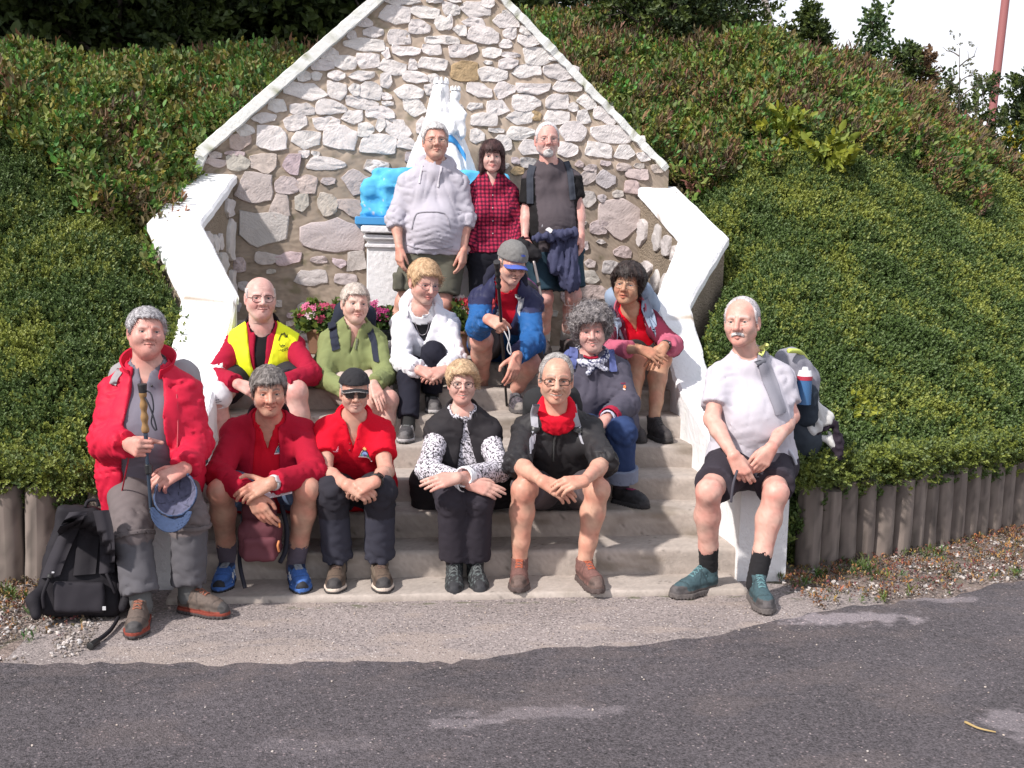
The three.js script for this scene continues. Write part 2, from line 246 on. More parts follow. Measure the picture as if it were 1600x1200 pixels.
// ---- the bank behind: one hill of earth, cut away where the shrine stands
const capH = (u) => lerpTab([[-14, 2.4], [-5, 2.72], [-2.7, 2.98], [-1, 3.45], [0, 3.9], [2.0, 4.0], [2.9, 3.8], [3.4, 3.72], [4.4, 3.66], [4.8, 3.54], [5.4, 3.26], [6.0, 2.8], [6.4, 2.6], [7.0, 2.35], [8, 2.0], [11, 1.6], [15, 0.6]], u);
const wingO = (w) => lerpTab([[0.1, 1.53], [1.3, 1.58], [1.75, 1.58], [2.45, 1.95], [3.3, 1.80]], w);
function hillH(u, w) {
  const d = w - palW(u) - 0.1, sl = mix(0.62, 0.8, sst(1.9, 3.4, Math.abs(u - UC))), a = 0.36 + sl * d, b = capH(u) + 0.03 * (w - 6);
  return smin(a, b + 0.16 * N3(u * 0.7, 3, 1), 0.9) - (w < 3.5 ? 0.20 * sst(0.42, 0.02, Math.abs(u - UC) - wingO(w)) : 0) + 0.06 * N3(u * 1.1, w * 1.1, 3) * sst(0, 1, d);
}
const inNiche = (u, w) => { const h = Math.abs(u - UC); if (w > WALL + 0.28) return false; if (w > WALL) return h < 1.75; const o = lerpTab([[0.1, 1.53], [1.3, 1.53], [1.75, 1.52], [2.45, 1.93], [3.3, 1.78]], w); return h < o; };
{
  const pos = [], idx = [], nu = 300, nw = 150, id = [];
  for (let j = 0; j <= nw; j++) for (let i = 0; i <= nu; i++) { const u = mix(-15, 17, i / nu), w0 = palW(u) + 0.02, w = w0 + Math.pow(j / nw, 1.6) * 17; pos.push(u, hillH(u, w) + 0.02 * N3(u * 6, w * 6, 0), -w); id.push(inNiche(u, w)); }
  for (let j = 0; j < nw; j++) for (let i = 0; i < nu; i++) { const a = j * (nu + 1) + i, b = a + nu + 1; if (id[a] || id[a + 1] || id[b] || id[b + 1]) continue; idx.push(a, a + 1, b, a + 1, b + 1, b); }
  const g = new THREE.BufferGeometry(); g.setAttribute('position', new THREE.Float32BufferAttribute(pos, 3)); g.setIndex(idx); g.computeVertexNormals();
  setCol(g, (x, y, z) => { const n = fbm(x * 3, y * 3, z * 3, 3); return [0.055 + 0.03 * n, 0.045 + 0.02 * n, 0.028 + 0.012 * n]; });
  structure('hill', g, MV(1));
}

// ---- foliage: sprigs of small leaves, each leaf a folded pair of faces
function sprig(n, len, leafL, leafW, spread, seed, curl = 0.25) {
  const r = rngOf(seed), pos = [], idx = [], q = new THREE.Quaternion(), m = new THREE.Matrix4();
  for (let i = 0; i < n; i++) {
    const t = (i + 0.6) / n, az = i * 2.4 + r() * 0.8, tilt = mix(1.15, 0.35, t) + (r() - 0.5) * 0.5, L = leafL * (0.75 + 0.5 * r()), W = leafW * (0.8 + 0.4 * r());
    const d = V(Math.sin(tilt) * Math.cos(az), Math.cos(tilt), Math.sin(tilt) * Math.sin(az)), s = V(-Math.sin(az), (r() - 0.5) * 0.7, Math.cos(az)).normalize(), nn = new THREE.Vector3().crossVectors(s, d).normalize();
    const o = V((r() - 0.5) * spread, len * t, (r() - 0.5) * spread), k = pos.length / 3;
    const p = (a, b, c) => { const v = o.clone().addScaledVector(d, a * L).addScaledVector(s, b * W).addScaledVector(nn, c * W); pos.push(v.x, v.y, v.z); };
    p(0, 0, 0); p(0.4, 0.5, curl); p(0.42, 0, 0); p(0.4, -0.5, curl); p(0.75, 0.36, curl * 0.6); p(0.75, -0.36, curl * 0.6); p(1, 0, -0.1);
    idx.push(k, k + 2, k + 1, k, k + 3, k + 2, k + 1, k + 2, k + 4, k + 2, k + 3, k + 5, k + 2, k + 6, k + 4, k + 2, k + 5, k + 6);
  }
  const g = new THREE.BufferGeometry(); g.setAttribute('position', new THREE.Float32BufferAttribute(pos, 3)); g.setIndex(idx); g.computeVertexNormals(); return g;
}
const leafMat = (rough = 0.55, tr = 0.3) => M(C(1, 1, 1), rough, { transmission: tr, thickness: 0, specularIntensity: 0.6 });
const camPos = camera.position, camInv = new THREE.Matrix4();
camera.updateMatrixWorld(); camInv.copy(camera.matrixWorld).invert();
const seen = (v, mx = 0.16) => { const q = v.clone().applyMatrix4(camInv); if (q.z > -0.5) return false; const x = q.x / -q.z * CAM.F / 800, y = q.y / -q.z * CAM.F / 600; return Math.abs(x) < 1 + mx && Math.abs(y) < 1 + mx; };
function scatter(name, geo, mat, list, kind = 'stuff', parent = null) { // list of [pos, up, size, color]
  const im = new THREE.InstancedMesh(geo, mat, list.length), m = new THREE.Matrix4(), q = new THREE.Quaternion(), q2 = new THREE.Quaternion(), up = V(0, 1, 0), b = parent ? basePos(parent) : V(0, 0, 0);
  list.forEach(([p, u, s, c], i) => { q.setFromUnitVectors(up, u.clone().normalize()); q2.setFromAxisAngle(up, rnd() * 6.283); q.multiply(q2); m.compose(p.clone().sub(b), q, V(s, s, s)); im.setMatrixAt(i, m); im.setColorAt(i, c); });
  im.castShadow = im.receiveShadow = true;
  if (parent) { im.name = name; parent.add(im); } else { im.name = numbered(name); scene.add(im); }
  if (kind) im.userData.kind = kind; return im;
}
const zone = (u, w) => w - (3.0 + 0.5 * N3(u * 0.8, 2, 0) + 0.35 * N3(u * 2.5, w, 5)) + (u > 2 ? -(u - 2) * 0.75 + (u > 4 ? (u - 4) * 0.3 : 0) : 0) + (u < 0 ? 0.3 : 0); // below 0 clipped hedge, above it rough growth
{
  const hedge = [], rough1 = [], bram = [], dry = [], tuft = [];
  const lumps = (u, w) => 0.032 * N3(u * 3.2, w * 3.2, 9) + 0.022 * N3(u * 8, w * 8, 4);
  let tries = 0;
  while (tries < 740000) {
    tries++;
    const u = R(-5.4, 8.6), d = Math.pow(rnd(), 0.9) * 8.2, w = palW(u) + d;
    if (inNiche(u, w)) continue;
    const y = hillH(u, w), v = V(u, y, -w); if (!seen(v)) continue;
    const dist = v.distanceTo(camPos), z = zone(u, w), e = 0.06, nrm = V(-(hillH(u + e, w) - hillH(u - e, w)) / (2 * e), 1, (hillH(u, w + e) - hillH(u, w - e)) / (2 * e)).normalize();
    const tone = fbm(u * 1.6, w * 1.6, 1, 3), fine = rnd();
    const upd = nrm.clone().lerp(V(R(-1, 1), R(0, 1), R(-0.4, 1)), 0.45).normalize();
    if (z < 0) {
      const depth = rnd() < 0.75 ? R(0.02, 0.07) : R(-0.05, 0.03);
      v.addScaledVector(nrm, depth + lumps(u, w));
      const yel = sst(-0.1, 0.6, tone + (fine - 0.5) * 0.9);
      hedge.push([v, upd, R(0.75, 1.25) * (0.9 + dist * 0.03), C(mix(0.105, 0.30, yel), mix(0.165, 0.335, yel), mix(0.045, 0.07, yel))]);
    } else if (z >= 0) {
      if (rnd() < 0.45) continue;
      const k = N3(u * 0.9, w * 0.9, 20) + 0.25 * N3(u * 4, w * 4, 2), brownish = sst(0.0, 0.55, k + (u > 0 ? 0.28 : -0.25) + 0.2 * sst(4, 1.2, Math.abs(z - 2)));
      v.addScaledVector(nrm, R(-0.02, 0.14) + 0.09 * N3(u * 2.2, w * 2.2, 9) + 0.06 * N3(u * 5, w * 5, 3));
      if (rnd() < brownish * 0.32) dry.push([v, upd, R(0.7, 1.5), fine < 0.5 ? C(R(0.12, 0.22), R(0.085, 0.14), R(0.05, 0.075)) : C(R(0.2, 0.34), R(0.15, 0.23), R(0.08, 0.12))]);
      else if (rnd() < 0.4) bram.push([v, upd, R(0.7, 1.3), C(R(0.08, 0.24), R(0.14, 0.30), R(0.035, 0.07))]);
      else rough1.push([v, upd, R(0.8, 1.7), fine < 0.12 ? C(0.33, 0.29, 0.05) : C(R(0.10, 0.27), R(0.15, 0.32), R(0.035, 0.07))]);
    }
    // the hedge hangs a little over the logs
    if (d < 0.25 && rnd() < 0.9) { const uu = u + R(-0.04, 0.04); const hv = V(uu, R(0.42, 0.56), -(palW(uu) + R(-0.09, 0.12))); const yel = rnd(); if (!(uu > -1.75 && uu < 1.44)) hedge.push([hv, V(R(-0.6, 0.6), R(-0.4, 1), R(0.2, 1)), R(0.8, 1.2), C(mix(0.10, 0.25, yel), mix(0.15, 0.29, yel), 0.05)]); }
  }
  // growth hugging the coping of the wings and the gable
  for (let i = 0; i < 5200; i++) { const s = rnd() < 0.5 ? -1 : 1, w = R(0.5, 3.5), o = lerpTab([[0.1, 1.53], [1.3, 1.53], [1.75, 1.52], [2.45, 1.93], [3.3, 1.78]], w) + R(0.06, 0.2); const u = UC + s * o, v = V(u, hillH(u, w) + R(-0.3, -0.06), -w); if (seen(v)) { const yel = rnd() * 0.7; hedge.push([v, V(R(-0.8, 0.8), R(0, 1), R(0, 1)), R(0.8, 1.2), C(mix(0.10, 0.24, yel), mix(0.15, 0.28, yel), 0.05)]); } }
  for (let i = 0; i < 9000; i++) { const t = rnd(), s = rnd() < 0.5; const u = s ? mix(GL.x - 0.25, GT.x, t) : mix(GT.x, GR.x + 0.3, t), w = R(3.62, 4.3), top = roofY(u), h = Math.max(hillH(u, w), mix(hillH(u, w), top, sst(4.4, 3.6, w) * 0.9)) + R(-0.25, 0.02); const v = V(u, h, -w); if (seen(v)) (rnd() < 0.5 ? bram : rough1).push([v, V(R(-0.7, 0.7), R(0.2, 1), R(0.1, 1)), R(0.8, 1.4), C(R(0.04, 0.12), R(0.07, 0.16), R(0.02, 0.05))]); }
  const hg = scatter('hedge', sprig(15, 0.06, 0.0175, 0.0115, 0.02, 3), leafMat(0.5, 0.3), hedge); tag(hg, 'dense small-leaved clipped green hedge covering the lower bank', 'hedge');
  const rg = scatter('undergrowth', sprig(14, 0.09, 0.025, 0.016, 0.04, 5), leafMat(0.6, 0.35), rough1.concat(dry.slice(0, Math.floor(dry.length / 2)))); tag(rg, 'rough green and yellowing undergrowth on the upper bank', 'undergrowth');
  const bg = scatter('bramble', sprig(8, 0.11, 0.046, 0.032, 0.05, 8, 0.15), leafMat(0.6, 0.3), bram); tag(bg, 'broad-leaved bramble and ivy growth tangled over the upper bank', 'bramble');
  const dg = scatter('dry_bracken', sprig(12, 0.13, 0.05, 0.016, 0.06, 12, 0.4), leafMat(0.9, 0.15), dry.slice(Math.floor(dry.length / 2))); tag(dg, 'dry brown bracken and dead stems on the upper bank', 'dry bracken');
  console.log('foliage', hedge.length, rough1.length, bram.length, dry.length);
}

// ---- materials of the shrine
const renderBump = gridTex(512, 512, (u, v) => { const c = Math.cos(u * 6.283), s = Math.sin(u * 6.283), c2 = Math.cos(v * 6.283), s2 = Math.sin(v * 6.283); return 0.5 + 0.35 * fbm(c * 3 + c2 * 3, s * 3 + 5, s2 * 3, 5) + 0.12 * N3(c * 30 + c2 * 30, s * 30, s2 * 30); }, true);
const concBump = gridTex(512, 512, (u, v, i, j) => { const h = stoneSpeck(u, v, 256, 1), k = stoneSpeck(u, v, 128, 2); return 0.5 + 0.25 * (h - 0.5) + (k > 0.97 ? -0.35 : 0) + 0.2 * N3(u * 40, v * 40, 0); }, true);
const worldUV = (g, s = 1) => { if (g.index) { const n = g.toNonIndexed(); g.copy(n); g.setIndex(null); } const p = g.attributes.position, n = g.attributes.normal, uv = new Float32Array(p.count * 2); for (let i = 0; i < p.count; i += 3) { let nx = 0, ny = 0, nz = 0; for (let k = 0; k < 3; k++) { nx += n.getX(i + k); ny += n.getY(i + k); nz += n.getZ(i + k); } nx = Math.abs(nx); ny = Math.abs(ny); nz = Math.abs(nz); for (let k = 0; k < 3; k++) { const q = i + k, x = p.getX(q), y = p.getY(q), z = p.getZ(q); const a = ny >= nx && ny >= nz ? [x, z] : nx > nz ? [z, y] : [x, y]; uv[q * 2] = a[0] * s; uv[q * 2 + 1] = a[1] * s; } } g.setAttribute('uv', new THREE.BufferAttribute(uv, 2)); return g; };
const whiteCol = (x, y, z) => { // old limewash: chips and lichen where it has weathered
  const n = fbm(x * 7, y * 7, z * 7, 4), m = fbm(x * 2.3 + 5, y * 2.3, z * 2.3, 3), chip = sst(0.42, 0.5, n + 0.22 * m + (y < 0.35 ? 0.10 : -0.06)), gr = sst(0.2, 0.55, fbm(x * 12, y * 5, z * 12, 3) + 0.1) * 0.12;
  return [mix(0.80 - gr * 0.3, 0.36, chip), mix(0.79 - gr * 0.25, 0.28, chip), mix(0.80 - gr * 0.45, 0.2, chip)];
};
const whiteMat = MV(0.85, { bumpMap: renderBump, bumpScale: 0.006 });
const concMat = MV(0.92, { bumpMap: concBump, bumpScale: 0.0016 });
const concCol = (x, y, z) => {
  const n = fbm(x * 3, y * 9, z * 6, 4), f = N3(x * 60, y * 60, z * 60), sp = stoneSpeck(x + y * 3, z + y, 130, 5), st = sst(0.15, 0.5, fbm(x * 1.6 + 4, y * 5, z * 2, 4));
  let v = 0.37 + 0.07 * n + 0.035 * f + (sp - 0.5) * 0.05, r = v * 1.10, g = v * 0.95, b = v * 0.84;
  r = mix(r, 0.18, st * 0.6); g = mix(g, 0.145, st * 0.6); b = mix(b, 0.105, st * 0.6);
  if (sp > 0.993) { r *= 0.5; g *= 0.5; b *= 0.5; }
  return [r, g, b];
};
// ---- steps
{
  const t = thing('stone_steps', 'worn concrete steps climbing between the white side walls to the landing', 'steps', V(UC, 0, 0));
  for (let k = 0; k < 9; k++) {
    const w0 = k === 0 ? -0.01 : 0.245 + (k - 1) * 0.25, top = k === 0 ? 0.025 : k === 8 ? LAND : 0.025 + RISE * k, d = k === 8 ? 0 : k === 7 ? 1.62 : 0.34;
    if (k === 8) continue;
    const x0 = k === 0 ? -1.5 : -1.5, x1 = k === 0 ? 1.13 : 1.17, bot = top - (k === 0 ? 0.08 : 0.2), c = V((x0 + x1) / 2, (top + bot) / 2, -(w0 + d / 2));
    const yaw0 = 0.004 * Math.sin(k * 5), f0 = boxF(c, (x1 - x0) / 2, (top - bot) / 2, d / 2, 0.014);
    const f = rough((x, y, z) => f0(x, y, z + yaw0 * x), 1, (x, y, z) => 0.003 * N3(x * 4, y * 6 + k * 3, z * 4) + 0.0015 * N3(x * 22, y * 22, z * 22 + k));
    const g = meshSDF(f, V(x0 - 0.02, bot - 0.02, -(w0 + d) - 0.02), V(x1 + 0.02, top + 0.02, -w0 + 0.02), 0.014, concCol);
    part(t, 'step', worldUV(g, 1.6), concMat);
  }
}
// ---- side walls: white limewashed copings that fold outward and in again, then run down beside the steps to a low pillar
const stoneFaceMat = MV(0.9, { bumpMap: renderBump, bumpScale: 0.006 });
function sideWall(s, label) {
  const t = thing('side_wall', label, 'wall', V(UC + s * 1.45, 0, -1.5));
  const L = s < 0 ? 1.30 : 1.30;
  const sec = s < 0 ? [[1.50, 1.80, 3.34, 2.14], [1.61, 1.93, 2.45, 1.735], [1.305, 1.62, 1.93, 1.29], [1.30, 1.62, 1.45, 0.93], [1.32, 1.56, 0.42, 0.50], [1.33, 1.56, 0.20, 0.465]] : [[1.50, 1.80, 3.34, 2.14], [1.61, 1.93, 2.45, 1.735], [1.305, 1.52, 1.93, 1.30], [1.30, 1.53, 1.45, 0.86], [1.30, 1.535, 0.42, 0.50], [1.30, 1.54, 0.20, 0.465]];
  const slab = (secs, drop, ov) => { // ruled solid along the sections; drop: thickness, or null down to the ground
    const pos = [], idx = [], J = 14; let row = 0;
    for (let q = 0; q < secs.length - 1; q++) for (let j = (q ? 1 : 0); j <= J; j++) {
      const a = j / J, A = secs[q], B = secs[q + 1], hi = mix(A[0], B[0], a) - ov, ho = mix(A[1], B[1], a) + ov, w = mix(A[2], B[2], a) , h = mix(A[3], B[3], a), n = (k) => 0.006 * N3(w * 5, h * 5, k + s * 3), bo = drop ? h - drop : -0.06;
      const c = 0.016; const ring = [[hi + n(1), bo], [hi + n(1), h - c], [hi + c + n(1), h + n(3)], [ho - c + n(2), h + n(4)], [ho + n(2), h - c], [ho + n(2), bo]];
      for (const [x, y] of ring) pos.push(UC + s * x, y, -w); row++;
    }
    for (let i = 0; i < row - 1; i++) for (let k = 0; k < 6; k++) { const a = i * 6 + k, b = i * 6 + (k + 1) % 6; idx.push(a, b, a + 6, b, b + 6, a + 6); }
    for (const e of [0, (row - 1) * 6]) for (let k = 1; k < 5; k++) idx.push(e, e + k, e + k + 1);
    let g = new THREE.BufferGeometry(); g.setAttribute('position', new THREE.Float32BufferAttribute(pos, 3)); g.setIndex(idx); g = g.toNonIndexed(); g.computeVertexNormals(); return setCol(worldUV(g, 1.2), whiteCol);
  };
  const body = (a, b, c) => [sec[a], sec[b]].map((x) => [x[0] + 0.012, x[1] - 0.012, x[2], x[3] - 0.05]);
  part(t, 'coping', slab(sec.slice(0, 3), 0.06, 0.012), whiteMat);
  part(t, 'stringer', slab(sec.slice(2), null, 0), whiteMat);
  const up = slab([sec[0], sec[1], sec[2]].map((x) => [x[0] + 0.015, x[1] - 0.015, x[2], x[3] - 0.058]), null, 0);
  setCol(up, (x, y, z) => { const n = fbm(x * 9, y * 9, z * 9, 3); return [0.27 + 0.09 * n, 0.215 + 0.075 * n, 0.16 + 0.06 * n]; });
  part(t, 'wall_body', up, MV(0.95, { bumpMap: concBump, bumpScale: 0.02 }));
  // stones set in the inner face of the upper part
  const r = rngOf(s + 20), a = V(UC + s * 1.515, 0, -3.3), b = V(UC + s * 1.625, 0, -2.45), ax = b.clone().sub(a).normalize(), nrm = V(-s * ax.z * -1, 0, 0);
  const inward = new THREE.Vector3().crossVectors(ax, V(0, 1, 0)).multiplyScalar(s > 0 ? -1 : 1).normalize(); if (inward.x * s > 0) inward.negate();
  const spots = []; for (let i = 0; i < 400 && spots.length < 26; i++) { const q = [r() * 0.82 + 0.03, 0.95 + r() * 1.0, 0.05 + r() * 0.07, 0.06 + r() * 0.13]; const lim = 2.02 - q[0] * 0.46 - q[3]; if (q[1] > lim) continue; if (spots.every((o) => Math.abs(o[0] - q[0]) > (o[2] + q[2]) * 0.95 || Math.abs(o[1] - q[1]) > (o[3] + q[3]) * 0.95)) spots.push(q); }
  for (const [d, y, hw, hh] of spots) part(t, 'stone', stoneGeo(a.clone().addScaledVector(ax, d).setY(y), ax, V(0, 1, 0), inward, hw * 2, hh * 2, 0.022, r, 0.85), stoneFaceMat);
}
// an uneven block: an angular outline, proud of the mortar, its face broken into a few planes
function stoneGeo(o, ux, uy, n, w, h, depth, r, bright = 1, tint = null) {
  const K = 5 + Math.floor(r() * 3), cor = [], ring = [], ph = r() * 6.28, tilt = (r() - 0.5) * 0.5;
  for (let i = 0; i < K; i++) { const a = tilt + (i + 0.5 + (r() - 0.5) * 0.55) / K * 2 * Math.PI + (K === 5 ? 0.2 : 0), c = Math.cos(a), s = Math.sin(a), k = 1 / Math.max(Math.abs(c), Math.abs(s)); cor.push([c * k * w / 2 * (0.9 + 0.16 * r()), s * k * h / 2 * (0.9 + 0.16 * r())]); }
  for (let i = 0; i < K; i++) { const p = cor[i], q = cor[(i + 1) % K], n2 = 3; for (let j = 0; j < n2; j++) { const t = j / n2, b = j ? (r() - 0.5) * 0.12 : 0; ring.push([mix(p[0], q[0], t) * (j ? 1 : 0.96) + b * (q[1] - p[1]) * 0.8, mix(p[1], q[1], t) * (j ? 1 : 0.96) - b * (q[0] - p[0]) * 0.8]); } }
  const N = ring.length;
  const lv = [[1.015, -0.02], [1.0, depth * 0.5], [0.955, depth * 0.95], [0.7, depth], [0.36, depth]], pos = [], idx = [];
  const tx = (r() - 0.5) * 0.03, ty = (r() - 0.5) * 0.03;
  lv.forEach(([k, z], li) => ring.forEach(([x, y]) => { const px = x * k, py = y * k, zz = z + (li > 1 ? (px * tx / w + py * ty / h) * 0.5 + 0.008 * N3(px * 19 + ph, py * 19, ph) + 0.004 * N3(px * 60, py * 60, ph) : 0); const v = o.clone().addScaledVector(ux, px).addScaledVector(uy, py).addScaledVector(n, zz); pos.push(v.x, v.y, v.z); }));
  const top = pos.length / 3; for (let q = 2 * N * 3; q < top * 3; q++) pos.push(pos[q]); // the face has its own corners, so that its edge stays sharp
  for (let l = 0; l < lv.length - 1; l++) for (let i = 0; i < N; i++) { const s = l < 2 ? l * N : top + (l - 2) * N, a = s + i, b = s + (i + 1) % N; idx.push(a, b, a + N, b, b + N, a + N); }
  const last = top + (lv.length - 3) * N, cI = pos.length / 3, cv = o.clone().addScaledVector(n, depth + 0.004 * (r() - 0.5)); pos.push(cv.x, cv.y, cv.z); for (let i = 0; i < N; i++) idx.push(last + i, last + (i + 1) % N, cI);
  let g = new THREE.BufferGeometry(); g.setAttribute('position', new THREE.Float32BufferAttribute(pos, 3)); g.setIndex(idx); g.computeVertexNormals(); g = worldUV(g.toNonIndexed(), 2.2);
  const base = tint ?? (() => { const q = 0.67 * bright * (0.9 + 0.16 * r()); const pk = r(); return [q, q * mix(0.945, 0.915, pk), q * mix(0.905, 0.90, pk)]; })();
  return setCol(g, (x, y, z) => { const m = fbm(x * 9, y * 9, z * 9, 3), st = sst(0.3, 0.6, fbm(x * 20, y * 20, z * 20 + 3, 2)) * 0.25, k = 1 + 0.16 * m; return [mix(base[0] * k, 0.3, st), mix(base[1] * k, 0.24, st), mix(base[2] * k, 0.19, st)]; });
}
sideWall(-1, 'white limewashed side wall on the left of the steps with folded sloping top');
sideWall(1, 'white limewashed side wall on the right of the steps with folded sloping top');

